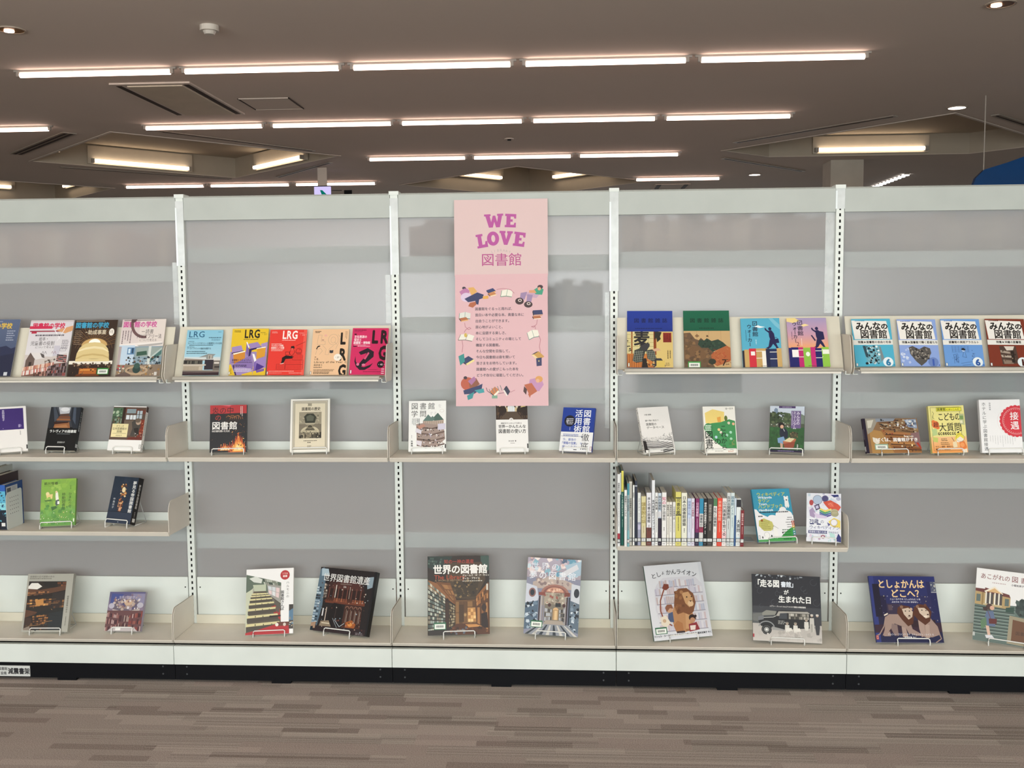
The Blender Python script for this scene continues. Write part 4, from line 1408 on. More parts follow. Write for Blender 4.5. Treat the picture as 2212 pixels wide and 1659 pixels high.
def c_whitepurple():
    a = Art(.129, .19, 'eeebe8')
    a.rect(22, 4, 92, 51, '351a6e').rect(31, 47, 33, 48, 'b8aacc').text('吉田由布子', 34, 6, 5.2, 'dcd4ea', .01, v=True, sp=.95).ell(81, 43, 4, 3.4, '7a68a4').text('選書', 78, 40, 3.4, 'd8d0ea', v=True)
    return a.text('筑摩選書', 81, 54, 2.4, '55505a', v=True).rect(96, 86, 100, 95, '3a3a3c')


def c_latvia():
    a = Art(.132, .186, '0d0f12').rect(14, 0, 86, 46, '4c5058', '3a3a40')
    a.poly([(26, 0), (66, 0), (64, 14), (34, 16)], 'c2c4ca').ell(48, 5, 14, 5, 'e4e4e8')
    a.poly([(0, 0), (18, 0), (34, 20), (18, 48), (0, 50)], '23272e').poly([(8, 0), (16, 0), (30, 22), (20, 36)], '454c58')
    a.poly([(70, 0), (100, 0), (100, 52), (84, 50), (68, 22)], '272c36').poly([(76, 0), (84, 0), (90, 40), (78, 28)], '4a5464')
    a.poly([(34, 16), (64, 15), (64, 24), (36, 24)], '5c4238')
    for k, (y0, y1) in enumerate(((21, 25), (26, 31), (34, 48))):
        a.poly([(33 - k * 5, y0), (68, y0), (70 + k * 2, y1), (29 - k * 5, y1)], ['7c4c34', '94603e', '9a6440'][k])
    a.poly([(18, 34), (66, 33), (66, 36), (20, 40)], '3a2018').poly([(26, 44), (60, 40), (68, 47), (22, 48)], 'b07a50')
    a.rect(0, 49, 100, 100, '0b0d0f').text('ラトヴィアの図書館', 8, 52, 7.2, 'eef0ee', .02, sx=.98).lines(34, 60.5, 44, 1, 3, 2.2, '5e6466', .02).text('吉田右子', 40, 79, 4, 'd8dad8', .01, sp=1.15)
    return a


def c_dutch():
    a = Art(.141, .19, 'f1f0ee').rect(0, 2, 100, 78, '5c4a40')
    a.rect(0, 4, 32, 40, '4f6a50').blobs(2, 6, 30, 38, 26, 2, 6, ['5f8060', '3c5440', '86a684', '8a7050', 'b4c4a8', '4a4a44']).rect(2, 24, 30, 26, '3a3a38').grid((4, 28), (30, 28), (30, 38), (4, 38), 7, 2, ['2e3a34', '8a9a8c', '5a4434'], .2, .2)
    a.rect(30, 2, 38, 42, '33221c').poly([(38, 3), (100, 8), (100, 18), (38, 14)], '6a3c30').rect(42, 20, 72, 30, 'dfe6ea').rect(52, 18, 54, 31, '4a3026').rect(62, 18, 63.5, 31, '4a3026').rect(42, 6, 70, 16, '8a9aa0').rect(74, 10, 90, 28, 'b4c2ca').rect(80, 8, 82, 30, '3a2620').rect(74, 18, 90, 19, '3a2620')
    a.rect(38, 32, 72, 66, '6e6054').poly([(86, 30), (100, 30), (100, 76), (84, 70)], '7c3426').blobs(86, 34, 100, 66, 16, 1.5, 4, ['a04a30', '5a241c', 'c0785a'])
    a.poly([(62, 36), (74, 28), (86, 32), (90, 44), (86, 60), (72, 68), (62, 66), (66, 50)], '4a4642').ell(82, 35, 8, 7, 'b9a08c').ell(80, 32, 8, 5, '6a5c50').poly([(70, 50), (84, 48), (88, 62), (78, 66)], '2c2826')
    a.blobs(74, 60, 98, 70, 14, 1, 3, ['d8d4ce', '2c2624', '8a8078']).poly([(58, 70), (100, 68), (100, 80), (50, 78)], '6a3028')
    a.rect(4, 40, 53, 70, 'efe2ae').text('オランダ', 28, 43, 4.6, '3a342a', 0, al='c', sx=.95).text('公共図書館の', 28, 48, 6.2, '3a342a', .005, al='c', sx=.88).text('挑戦', 28, 54.5, 6, '3a342a', .005, al='c').rect(8, 61.4, 49, 62, '5a5242').text('吉田右子', 28, 64.5, 3.6, '4a4234', al='c')
    a.rect(0, 76, 100, 100, 'f2f1ef')
    return a.rect(94, 86, 99, 95, 'dfdedc').frame(94, 86, 99, 95, .8, '3a3a3a')


def c_fire():
    a = Art(.146, .194, '15151b').blobs(2, 24, 98, 98, 30, .3, .8, ['6a4a34', 'a06a3c', '4a3a34'])
    a.rect(0, 0, 100, 18, 'b32c30').poly([(30, 0), (60, 0), (52, 3)], 'd8606a')
    a.poly([(40, 18), (84, 17), (92, 24), (80, 34), (60, 44), (44, 40)], '241a18')
    for k in range(7):
        a.line([(44 + k * 6, 26 - k % 3 * 2), (50 + k * 7, 22 + k % 2 * 3), (58 + k * 5, 26), (54 + k * 6, 30)], 1, 'b06c3c')
    a.text('炎の中', 5, 3.5, 15.5, '330c12', -.002, sx=.98).text('の', 13, 19.5, 14, 'b0392f', -.004)
    def flame(cx, y, w, h, c, k):
        r = a.rnd
        pts = [(cx - w, y)]
        for q in range(k):
            f = (q + .5) / k
            pts += [(cx - w + 2 * w * f + r.uniform(-2, 2), y - h * (1 - abs(f - .55) * 1.3) * r.uniform(.75, 1.1)), (cx - w + 2 * w * (f + .5 / k), y - h * (1 - abs(f + .5 / k - .55) * 1.5) * r.uniform(.35, .6))]
        a.poly(pts + [(cx + w, y)], c)
    flame(74, 100, 24, 54, '8a321c', 6)
    flame(76, 100, 21, 46, 'c85f28', 7)
    flame(76, 99, 18, 38, 'e08c3c', 6)
    flame(78, 98, 14, 28, 'f2b85e', 5)
    flame(76, 96, 9, 18, 'fae0a0', 4)
    flame(40, 96, 18, 20, 'b85428', 6)
    flame(42, 96, 14, 14, 'e69a50', 6)
    flame(38, 95, 9, 8, 'f8dca0', 4)
    a.blobs(58, 56, 98, 98, 46, .6, 2.6, ['f6c878', 'e07c34', '7a2c1c', '3a1814', 'fbe8b8', 'c85a28', '4a1c14'])
    a.blobs(24, 82, 60, 96, 26, .6, 2.2, ['f4d8a8', 'b04c2a', 'e8a868', 'fff0d0', '6a2a20']).blobs(50, 34, 96, 60, 16, .4, 1.2, ['e08a44', 'f0b060', 'b8602c'])
    a.text('図書館', 5, 34.5, 18, 'f2efec', .012, sx=.98).text('110万冊を焼いた大火', 5, 52.5, 4.8, 'e8e2de', .02, sx=.84)
    return a.rect(82, 2, 92, 26, 'b02a2e').rect(82, 18, 92, 26, '15151b').vlines(83, 3, 22, 2, 4, 2, 'e0c8c4')


def c_history():
    a = Art(.159, .22, 'efece4').rect(5, 3, 95, 96.5, '8d8a80').rect(6, 3.8, 94, 95.8, 'c6bfae').rect(12, 9, 88, 91, 'ded4bc')
    a.frame(9, 6, 91, 93.5, .8, '8a826c').frame(11, 8, 89, 92, .5, '9a927c')
    a.text('図説', 44, 9, 4, '3a3428', .02, sx=.9).rect(43, 8.4, 54, 8.9, '5a5240').rect(43, 13.2, 54, 13.7, '5a5240').text('図書館の歴史', 28, 15.5, 7, '2a261e', .02, sx=.83)
    a.rect(22, 25, 79, 75, '7a7262').rect(22, 25, 79, 48, '9a927e').poly([(34, 34), (42, 28), (58, 28), (66, 35), (62, 46), (38, 46)], '35382e').poly([(40, 34), (50, 30), (60, 34), (58, 42), (42, 42)], '5a5e50').poly([(36, 46), (64, 46), (60, 49), (40, 49)], 'b4ac94')
    a.ell(50, 64, 24, 12, 'c2b89c', 180, 360).ell(50, 60, 12, 6, '4a463a', 180, 360).ell(50, 53, 9, 4, '8a826c').ell(50, 53, 5, 2.4, '2c2a24')
    for k in range(9):
        a.line([(50, 53), (22 + 7 * k, 66)], .6, '6a6452')
    a.grid((22, 62), (79, 62), (79, 75), (22, 75), 16, 1, ['2c2820', '4c4638', '8a806a', '1e1c18', 'a89e84'], .15, .1, .5)
    a.blobs(24, 62, 78, 75, 40, 1, 2.6, ['25221c', '6a6252', 'c0b698', '3a362c']).blobs(24, 27, 34, 48, 8, 1, 3, ['6a6452', 'b8ae94']).blobs(66, 27, 78, 48, 8, 1, 3, ['6a6452', 'b8ae94'])
    return a.lines(34, 79, 34, 1, 3, 1.3, '5a5240', .02).lines(44, 82, 10, 1, 3, 1.6, '3a3428').lines(44, 89, 10, 2, 1.8, 1, '5a5240')


def c_study():
    a = Art(.152, .21, 'eeefed')
    a.text('図書館', 6, 3.4, 14, '1d1d1f', -.006, sx=.98, sp=1.2).text('を', 78, 6, 8, 'cccccc').text('学問', 6, 18.5, 14, '1d1d1f', -.008, sx=.98, sp=1.2).text('する', 55, 21, 8, 'cfcfcf').ring(89, 20, 6, 3.2, .7, 'd0c0bc')
    a.poly([(38, 40), (52, 27), (66, 40)], '5f7a74').poly([(60, 38), (78, 24), (94, 38), (76, 41)], '4c665f').poly([(52, 27), (60, 33), (64, 30), (70, 36), (62, 40), (50, 38)], '5f7a74')
    a.poly([(38, 40), (66, 40), (94, 38), (94, 50), (66, 54), (38, 52)], 'b6a598')
    for k in range(11):
        a.line([(40 + k * 5, 40.5), (40 + k * 5, 50)], .9, '7c6a5e')
    a.poly([(20, 46), (40, 44), (94, 50), (98, 76), (74, 92), (44, 94), (22, 80)], 'a08e86')
    for y0, y1 in ((50, 60), (62, 72), (74, 84), (86, 93)):
        a.poly([(22, y0), (62, y0 + 4), (96, y0 - 2), (96, y0 + 1), (62, y0 + 7), (22, y0 + 3)], '6c5a54').blobs(26, y0 + 3, 92, y1, 26, 1.2, 3.4, ['e8e6e2', '3a3432', '2e2a2a', 'f4f2f0', '7a6a62', 'c9b9b0', 'b0a6b4'])
    a.poly([(78, 46), (98, 45), (98, 57), (78, 58)], 'cfcbdc').poly([(20, 54), (34, 58), (34, 66), (18, 62)], 'd8d4de').poly([(20, 78), (36, 80), (34, 90), (22, 86)], 'dcd6de').poly([(22, 50), (40, 46), (46, 50), (30, 56)], 'b88a7a')
    a.vlines(9, 35, 14, 4, 4, 1.5, '55555a').vlines(24, 35, 14, 2, 3.6, 1.8, '3a3a40').vlines(8, 68, 10, 1, 3, 1, '8a8a90').text('佐藤翔', 9, 78, 3.6, '1d1d1f', .02, v=True, sp=1.2)
    return a.rect(97, 86, 100, 94, '3a3a3a')


def c_easy():
    a = Art(.129, .208, 'edecea').rect(0, 0, 100, 36, '3a2c26')
    a.poly([(20, 0), (78, 0), (66, 20), (34, 20)], 'c9b48c').ell(48, 12, 22, 12, 'e8e0d0', 180, 360).ell(48, 12, 16, 9, '6a5a48', 180, 360).ell(48, 13, 11, 7, 'eef2f4', 180, 360).rect(38, 11, 60, 20, 'e6ecf0')
    for k in (42, 47, 52, 57):
        a.rect(k, 6, k + .8, 20, '8a8478')
    a.poly([(0, 0), (22, 0), (34, 16), (34, 26), (0, 32)], '2c221e').poly([(78, 0), (100, 0), (100, 32), (66, 26), (66, 16)], '2c221e').poly([(2, 2), (12, 1), (20, 8), (12, 10)], 'e2c88a').poly([(84, 2), (96, 1), (94, 10), (78, 12)], 'e2c88a').rect(4, 12, 8, 30, '4a3a2e')
    a.poly([(34, 20), (66, 20), (88, 36), (10, 36)], '54463a').grid((0, 20), (34, 20), (20, 33), (0, 33), 8, 2, ['3a2c26', '5a4636', '2a201c'], .2, .2).grid((66, 20), (100, 20), (100, 33), (80, 33), 8, 2, ['3a2c26', '5a4636', '2a201c'], .2, .2)
    a.ell(48, 36, 6, 3.4, 'f2f0ee').text('図', 45, 33.6, 4, '4a4440').text('読書が好きじゃない人でも使える', 48, 41.5, 3.4, '3a3634', .015, al='c', sx=.8).text('世界一かんたんな', 7, 46, 7.2, '1c1a1a', .02, sx=.93, sp=1.0).text('図書館の使い方', 7, 54.5, 9, '1c1a1a', .015, sx=.86)
    a.text('仲本容 著', 38, 77, 3, '4a4644', .02, sp=1.2).lines(44, 82.4, 15, 1, 2, 1, '8a8684')
    return a.rect(96, 84, 100, 93, '3a3a3a')


def c_bluewhite():
    a = Art(.135, .183, 'ebecee').rect(0, 0, 100, 56, '20409a', '1d3b92')
    a.text('活用術', 51, 4, 18, 'f0f2f6', .012, v=True, sx=1.0, sp=1.0).text('図書館', 77, 4, 18, 'f0f2f6', .012, v=True, sx=1.0, sp=1.0).text('徹底', 77, 58.5, 18.5, '24252c', 0, v=True, sx=1.0, sp=1.06)
    a.ell(24, 31, 17, 13, '1a1b28').lines(14, 25, 22, 1, 3, 1.8, 'c8cad8', .02).text('信頼される', 24, 28, 3.6, 'e4e6ee', .02, al='c', sx=.9).text('「調べる力」', 24, 32, 3.8, 'e4e6ee', .02, al='c', sx=.9).lines(16, 37, 18, 1, 3, 1.6, 'c8cad8', .02).vlines(26, 45, 9, 1, 3, 1.6, 'c8d0e8')
    a.lines(8, 61, 48, 2, 3, 1.5, '4a60a8', .05).rect(2, 65.6, 66, 66.2, '3a4a6a').poly([(64, 64.5), (70, 66), (64, 67.5)], '3a4a6a')
    a.text('今、最強の', 8, 70, 6.6, '3a58b0', .005, sx=.94).text('「情報の宝庫」', 3, 78, 7, '2a4aa8', .015, sx=.82).text('を', 62, 79, 5.6, '3a58b0').text('使いこなす!', 8, 86.5, 6.6, '3a58b0', .005, sx=.96)
    return a.rect(44, 95.5, 54, 97, '2a2a30').rect(94, 88, 100, 97, 'e4e4e6').frame(94, 88, 100, 97, .9, '8c2a34')


def c_database():
    a = Art(.133, .189, 'eeebe8')
    a.text('小曽川真貴', 18, 14.5, 3.4, '3a3838', .02, sx=.95).text('調べ物に役立つ', 18, 27, 4.4, '2a2828', .01, sp=1.02).text('図書館の', 19, 34, 6.4, '2a2828', .01, sx=.95).text('データベース', 19, 41.5, 6.4, '2a2828', .01, sx=1.06)
    a.rect(0, 66, 100, 100, 'e2dfdc')
    for k in range(70):
        x = a.rnd.uniform(0, 100)
        y = 62 + 5 * math.sin(x / 22) + a.rnd.uniform(-2, 8)
        a.line([(x, y), (x + a.rnd.uniform(-4, 4), y + a.rnd.uniform(1, 4))], .7, a.rnd.choice(['6a6868', '3c3a3a', 'a09e9c']))
    for k in range(8):
        y = 72 + k * 3.8
        pts = [(x, y + 5 * math.cos((x - 40) / 26) * (1 if k < 4 else .7) - 2) for x in range(0, 104, 8)]
        a.line(pts, 1.1 + k * .25, '2c2a2a')
        a.line([(p[0] + 2, p[1] + 1.8) for p in pts[::1]], .8, '8a8886')
    a.poly([(0, 72), (10, 74), (12, 98), (0, 96)], '2c2a2a').poly([(52, 70), (94, 75), (94, 79), (50, 74)], 'f0eeec').line([(52, 70), (94, 75)], .9, '2c2a2a')
    return a.rect(4, 93, 60, 99, 'eceae6').lines(52, 94, 9, 1, 2, 1.6, '5a5a5a')


def c_future():
    a = Art(.129, .188, 'efece4')
    a.poly([(5, 14), (30, 6), (66, 12), (64, 34), (40, 38), (6, 36)], 'ecd27c').poly([(42, 24), (54, 22), (54, 34), (44, 34)], 'e0a04a')
    a.poly([(4, 40), (26, 36), (54, 34), (80, 28), (98, 32), (98, 92), (80, 94), (50, 86), (26, 72), (6, 54)], '3f8f55').ell(70, 26, 5, 6, '5f7030').ell(14, 46, 14, 10, '3a8250')
    for x, y, c in ((78, 36, 'd8c8b0'), (92, 38, 'e2b08c'), (46, 50, 'e6c48c'), (82, 56, 'a8d8c0'), (36, 66, 'b8d4e0'), (52, 56, 'e8e0d0'), (82, 70, 'a0d0b0'), (70, 62, '9accb0')):
        a.ell(x, y, 4.2, 2.8, c).rect(x - 2, y, x + 3, y + 3, c)
    a.grid((76, 72), (96, 72), (96, 88), (74, 86), 5, 4, ['3a8a4a', '4f8a4c', '7a8a50', '348048'], .1, .1)
    a.text('これから', 60, 40, 13.5, '172a1c', .012, v=True, sx=1.0, sp=1.02).text('の', 40, 68, 15, '172a1c', .01, v=True, sx=1.1).text('図書館', 14, 52, 18, '14201a', .012, v=True, sx=1.0, sp=.94).lines(4, 40, 20, 4, 3.4, 2.2, 'd8ecd8', .2)
    a.text('谷一文子', 70, 3, 4.2, '3a3a34', .01, sp=1.0).rect(0, 93.5, 100, 100, 'efece4').lines(30, 95.5, 30, 1, 2, 1.2, '8a8a80').text('ほるが', 70, 94.4, 4, 'c87a5a', .02)
    return a


def c_museum():
    a = Art(.133, .187).rect(0, 0, 100, 40, 'ccd6e4', 'bcc6cc')
    a.poly([(12, 8), (16, 4), (22, 6), (26, 22), (12, 24)], '7a8ca4').poly([(0, 14), (20, 18), (34, 24), (40, 40), (0, 44)], '3a4a34').blobs(0, 14, 40, 42, 26, 3, 7, ['34422e', '4a5a3c', '2a3426', '5e6a4c'])
    a.poly([(36, 32), (44, 14), (60, 16), (64, 40), (38, 42)], '4a5a40').blobs(38, 14, 62, 38, 16, 3, 6, ['42543a', '5c6c4a', '364630']).poly([(84, 14), (100, 20), (100, 44), (82, 42)], '707e70')
    a.rect(0, 38, 100, 48, '4c5644').blobs(4, 36, 60, 46, 30, 1, 3, ['d8d8d0', '33382f', 'b8bcae', '6c7462', '8a5a48'])
    a.rect(0, 46, 100, 100, '2e5a33', '2a4f2c').blobs(0, 48, 100, 96, 40, 3, 8, ['2f5f34', '284d2b', '356638'])
    a.poly([(24, 40), (32, 35), (42, 38), (44, 46), (36, 50), (28, 47)], '1a1416').ell(36, 45, 5, 4, 'd0a68c').poly([(30, 50), (46, 48), (54, 56), (54, 68), (40, 72), (30, 64)], '1e2436').line([(40, 49), (44, 55)], 1.2, 'e4e4e8').poly([(24, 70), (42, 66), (46, 74), (42, 82), (26, 80)], '7a9cc0').poly([(32, 80), (40, 82), (40, 92), (34, 92)], 'c4a08c').rect(32, 91, 40, 95, '2a2422')
    a.poly([(40, 78), (76, 72), (72, 88), (60, 94), (46, 92)], '8e4632').poly([(40, 76), (78, 70), (76, 76), (42, 82)], 'b06848').poly([(42, 76), (58, 68), (74, 70), (62, 78)], 'd9cca4').ell(70, 62, 12, 7, '4a4834').blobs(54, 56, 82, 70, 16, 1.5, 4, ['38402a', '6a5c3c', '2a2a20', 'a89468'])
    a.rect(26, 0, 74, 4.5, '4c3a6a').lines(36, 1.4, 28, 1, 2, 1.4, 'b8aac8').rect(62, 10, 90, 48, '6c5a88')
    a.text('みんなの', 82, 11, 8, 'e6e0ee', .01, v=True, sx=.95, sp=.9).text('ミュージアム', 72, 11, 7.4, 'e6e0ee', .01, v=True, sx=.95, sp=.86).vlines(64, 12, 30, 1, 2, 1.8, 'd0c8dc').text('塩瀬隆之', 82, 82, 3.4, 'e4e2e0', v=True)
    return a.rect(0, 95, 100, 100, '241f3a').lines(26, 96.5, 46, 1, 2, 1.5, '8a80a8', .02)


def c_boku():
    a = Art(.228, .14, '8a6a4c')
    a.poly([(10, 30), (40, 40), (60, 100), (10, 100)], 'b08650').poly([(4, 0), (30, 0), (16, 36), (6, 46)], '9a9488').poly([(8, 6), (20, 4), (14, 26), (8, 28)], 'cfcabc')
    a.grid((26, 0), (96, 0), (100, 44), (32, 30), 18, 5, ['5a4430', '7c6248', 'a08460', '3a3230', 'b8aa92', '6a4a34'], .05, .3, .3)
    a.poly([(24, 0), (60, 0), (56, 8), (24, 10)], '8a929e').poly([(76, 4), (98, 2), (98, 30), (82, 26)], '8a9ab4').grid((78, 5), (98, 4), (98, 26), (83, 24), 5, 3, ['a8b4c8', '6a7890', 'c4ccd8', '4a5064'], .1, .2)
    a.poly([(30, 32), (96, 46), (100, 100), (50, 100)], '9a6a40')
    for k in range(4):
        a.poly([(36 + k * 4, 38 + k * 14), (90 + k * 3, 44 + k * 14), (92 + k * 3, 50 + k * 14), (38 + k * 4, 45 + k * 14)], ['a8744a', '8a5a38', 'b4804e', '7c4e30'][k]).poly([(38 + k * 4, 45 + k * 14), (92 + k * 3, 50 + k * 14), (92 + k * 3, 52 + k * 14), (38 + k * 4, 48 + k * 14)], '4c3020')
    a.blobs(30, 4, 92, 34, 30, 1, 2.6, ['d8dade', '2a2c30', '3a2c22', 'e8e4da', '6a3a30']).blobs(34, 36, 94, 96, 46, .9, 2.4, ['2e221c', 'e0d4bc', '4a2e1c', 'f0e8d8', '30343c', '8a3a30', '5a3a24'])
    a.poly([(14, 54), (22, 58), (26, 70), (20, 76), (14, 66)], 'e0d8c8').poly([(84, 44), (100, 40), (100, 80), (92, 84)], '8a6a6c')
    a.rect(0, 0, 5, 100, '241c30').text('漆原宏写真集', 72, 50, 5, 'e8dccc', .02, sx=.92).text('ぼくは、図書館がすき', 20, 56, 11.5, 'f6f2ee', .03, sx=1.08)
    a.barcode(16, 74, 40, 90, '9ab8a4').poly([(92, 72), (96, 70), (100, 84), (100, 92)], 'b03a2c')
    return a.ell(84, 78, 1.6, 3, 'f6e0b0')


def c_kodomo():
    a = Art(.139, .186, 'e9df8e').rect(0, 66, 100, 100, 'f0c08a', 'ee9c4c')
    a.frame(5, 3, 88, 96, .9, '4a4a30').rect(22, 3.5, 93, 12, 'e8e23c').frame(22, 3.5, 93, 12, .8, '3a3a20').text('図書館', 24, 4.4, 6.4, '33331c', .02, sx=.98).text('にまいこんだ', 50, 5.8, 4.6, '33331c', .01, sx=1.0)
    a.text('こどもの', 24, 14.5, 18, '191410', .012, sx=.7, sp=.95).text('大質問', 25, 36, 19.5, '191410', .008, sx=.82, sp=1.0)
    a.ell(16, 40, 10, 8, 'e0763a').ell(11, 34, 5, 4, 'e0763a').ell(21, 46, 6, 4, 'e0763a').text('超', 10, 34.5, 11, '6a1c10', .02)
    for k in range(8):
        a.ell(24 + k * 6.4, 59.5, 3.2, 3, '241c14')
    a.text('司書さんの事件簿', 22, 57.6, 3.6, 'f0e68c', .02, sx=1.35)
    a.poly([(74, 58), (80, 54), (80, 62)], '241c14').poly([(4, 50), (18, 48), (20, 62), (6, 64)], 'b8cc8a').poly([(4, 66), (20, 68), (18, 78), (6, 76)], 'c2c86a').poly([(84, 18), (98, 18), (98, 42), (86, 40)], 'b8bc8c').poly([(86, 22), (96, 22), (96, 30), (86, 30)], '7a9a5a').rect(86, 32, 93, 38, 'e8e4c0')
    a.poly([(66, 72), (72, 60), (84, 58), (94, 68), (88, 76), (74, 78)], 'e8d84c').poly([(70, 72), (82, 66), (92, 72), (84, 79), (72, 78)], 'f2e6d4').ring(82, 69, 12, 8, .7, '5a5a30').line([(58, 68), (64, 76)], 1.2, '3a3424').poly([(60, 78), (70, 76), (72, 88), (60, 90)], 'ead9b4')
    a.lines(28, 70, 22, 2, 3.4, 1.6, '6a5430').lines(26, 78, 26, 2, 3.4, 1.6, '7a5c34').poly([(78, 78), (92, 76), (98, 88), (92, 96), (80, 94)], 'e27c3c').ell(86, 84, 6, 5, 'ee9c5c')
    a.text('やさしい疑問・質問から、', 10, 85, 4, '4a2410', .02, sx=.84).text('難問まで、図書館が', 10, 90.4, 4, '4a2410', .02, sx=.9).lines(60, 91, 16, 1, 2, 1.8, 'a04a20').poly([(82, 94), (98, 92), (98, 100), (86, 100)], 'f0e0c8')
    return a.line([(10, 12), (14, 16), (9, 24), (14, 28)], .9, '4a4a30').line([(12, 22), (8, 30)], .8, '6a7a40')


def c_hotel():
    a = Art(.157, .208, 'f0eff0')
    a.ring(88, 41, 46, 29, .4, 'e0b0b4')
    for k in range(24):
        t = 2 * PI * k / 24
        a.ell(88 + 35 * math.cos(t), 41 + 26 * math.sin(t), 6, 4.6, 'd32f3e', n=10)
    a.ell(88, 41, 36, 27, 'd32f3e', n=36).ring(88, 41, 33, 25, .7, 'f2d0d2', n=36)
    for k in range(40):
        t = 2 * PI * k / 40
        a.ell(88 + 30 * math.cos(t), 41 + 22.6 * math.sin(t), .8, .6, 'f6e0e0', n=6)
    a.text('接遇', 84, 23, 16.5, 'f6eff0', .012, v=True, sx=1.0, sp=1.08).text('ホテルに学ぶ図書館接遇', 11, 4.5, 7.6, '3a3a3e', -.004, v=True, sx=1.0, sp=1.11).text('加納尚樹', 26, 5, 3.4, '6a6a6e', .0, v=True, sp=1.15)
    for k in range(11):
        a.vlines(22 + k * 6, 68, 26 - abs(k - 6) * 2.2, 1, 1, .7, 'a8a8aa')
    return a


def c_lime():
    a = Art(.138, .194).rect(0, 0, 100, 100, '8cb844', '5f9644')
    a.blobs(0, 2, 100, 60, 40, 5, 14, ['8fba48', '86b046', '9cc254', '7fac44'], 1.0).blobs(0, 56, 100, 98, 46, 4, 10, ['5f9846', '6fa650', '548c40', '78ac50'])
    a.blobs(2, 70, 98, 96, 46, .8, 2, ['c8dca0', 'dfe8c0', 'e8cc8c', '3f7434', 'f0ead0'])
    a.text('前川恒雄', 8, 6, 6.4, '33451c', .02, sx=1.02, sp=1.1).lines(8, 14, 32, 1, 2, .8, '66803a')
    a.poly([(14, 32), (22, 28), (26, 33), (34, 32), (33, 42), (28, 42), (27, 38), (20, 39), (18, 42)], 'ecd28c').ell(19, 31, 5, 3.6, 'f0dca0').poly([(10, 45), (28, 44), (34, 47), (14, 48)], '4a7032')
    a.poly([(42, 28), (46, 26), (49, 30), (52, 46), (44, 48), (42, 38)], 'f2f0e0').ell(44, 28, 3, 2.4, 'e8d0a0').poly([(43, 46), (52, 44), (54, 54), (46, 58), (42, 54)], '4c5a5c').poly([(30, 60), (44, 58), (48, 62), (34, 68)], '3e6a34').rect(48, 48, 54, 54, 'f4f4ec')
    a.text('移動図書館', 66, 30, 7.2, '26401c', 0, v=True, sx=1.1, sp=1.04).text('ひまわり号', 84, 30, 6.6, '2c481e', -.004, v=True, sx=1.05, sp=1.02).vlines(84, 15, 12, 1, 2, 2, '55702c')
    return a.rect(95, 86, 98, 93, 'eef0e4')


def c_navydream():
    a = Art(.118, .195, '2b3646').blobs(0, 0, 100, 100, 20, 8, 20, ['2d3848', '293342', '2f3a4c'])
    a.rect(0, 76, 100, 100, '343d4e').rect(0, 75, 100, 76, '1c2430')
    a.blobs(36, 16, 58, 42, 26, 2, 6, ['6a4430', 'c88a4c', '8a5a38', 'f0d09a', '54382c']).ell(48, 28, 7, 6, 'f2dcae').rect(42, 36, 58, 40, 'b87848')
    a.blobs(36, 46, 54, 74, 26, 2, 6, ['7c4c38', 'b87850', '5a3a30', 'd8a070']).rect(38, 56, 52, 58, 'e0b080').rect(42, 66, 50, 73, 'd4a080')
    a.text('夢見る帝国図書館', 88, 8, 8.2, 'eaeae8', .02, v=True, sx=1.15, sp=1.04).text('中島京子', 17, 46, 5, 'd0d4d8', .005, v=True, sx=1.2, sp=1.2)
    return a.lines(48, 96, 6, 1, 2, 1.4, 'c8ccd0')


def bear(a, x, y, s, k='f4f3f0'):
    a.ell(x, y, 6 * s, 4.4 * s, k).ell(x - 4 * s, y - 4 * s, 2.2 * s, 1.8 * s, k).ell(x + 4 * s, y - 4 * s, 2.2 * s, 1.8 * s, k).poly([(x - 5 * s, y + 3 * s), (x + 5 * s, y + 3 * s), (x + 6 * s, y + 14 * s), (x + 2 * s, y + 18 * s), (x, y + 14 * s), (x - 2 * s, y + 18 * s), (x - 6 * s, y + 14 * s)], k)


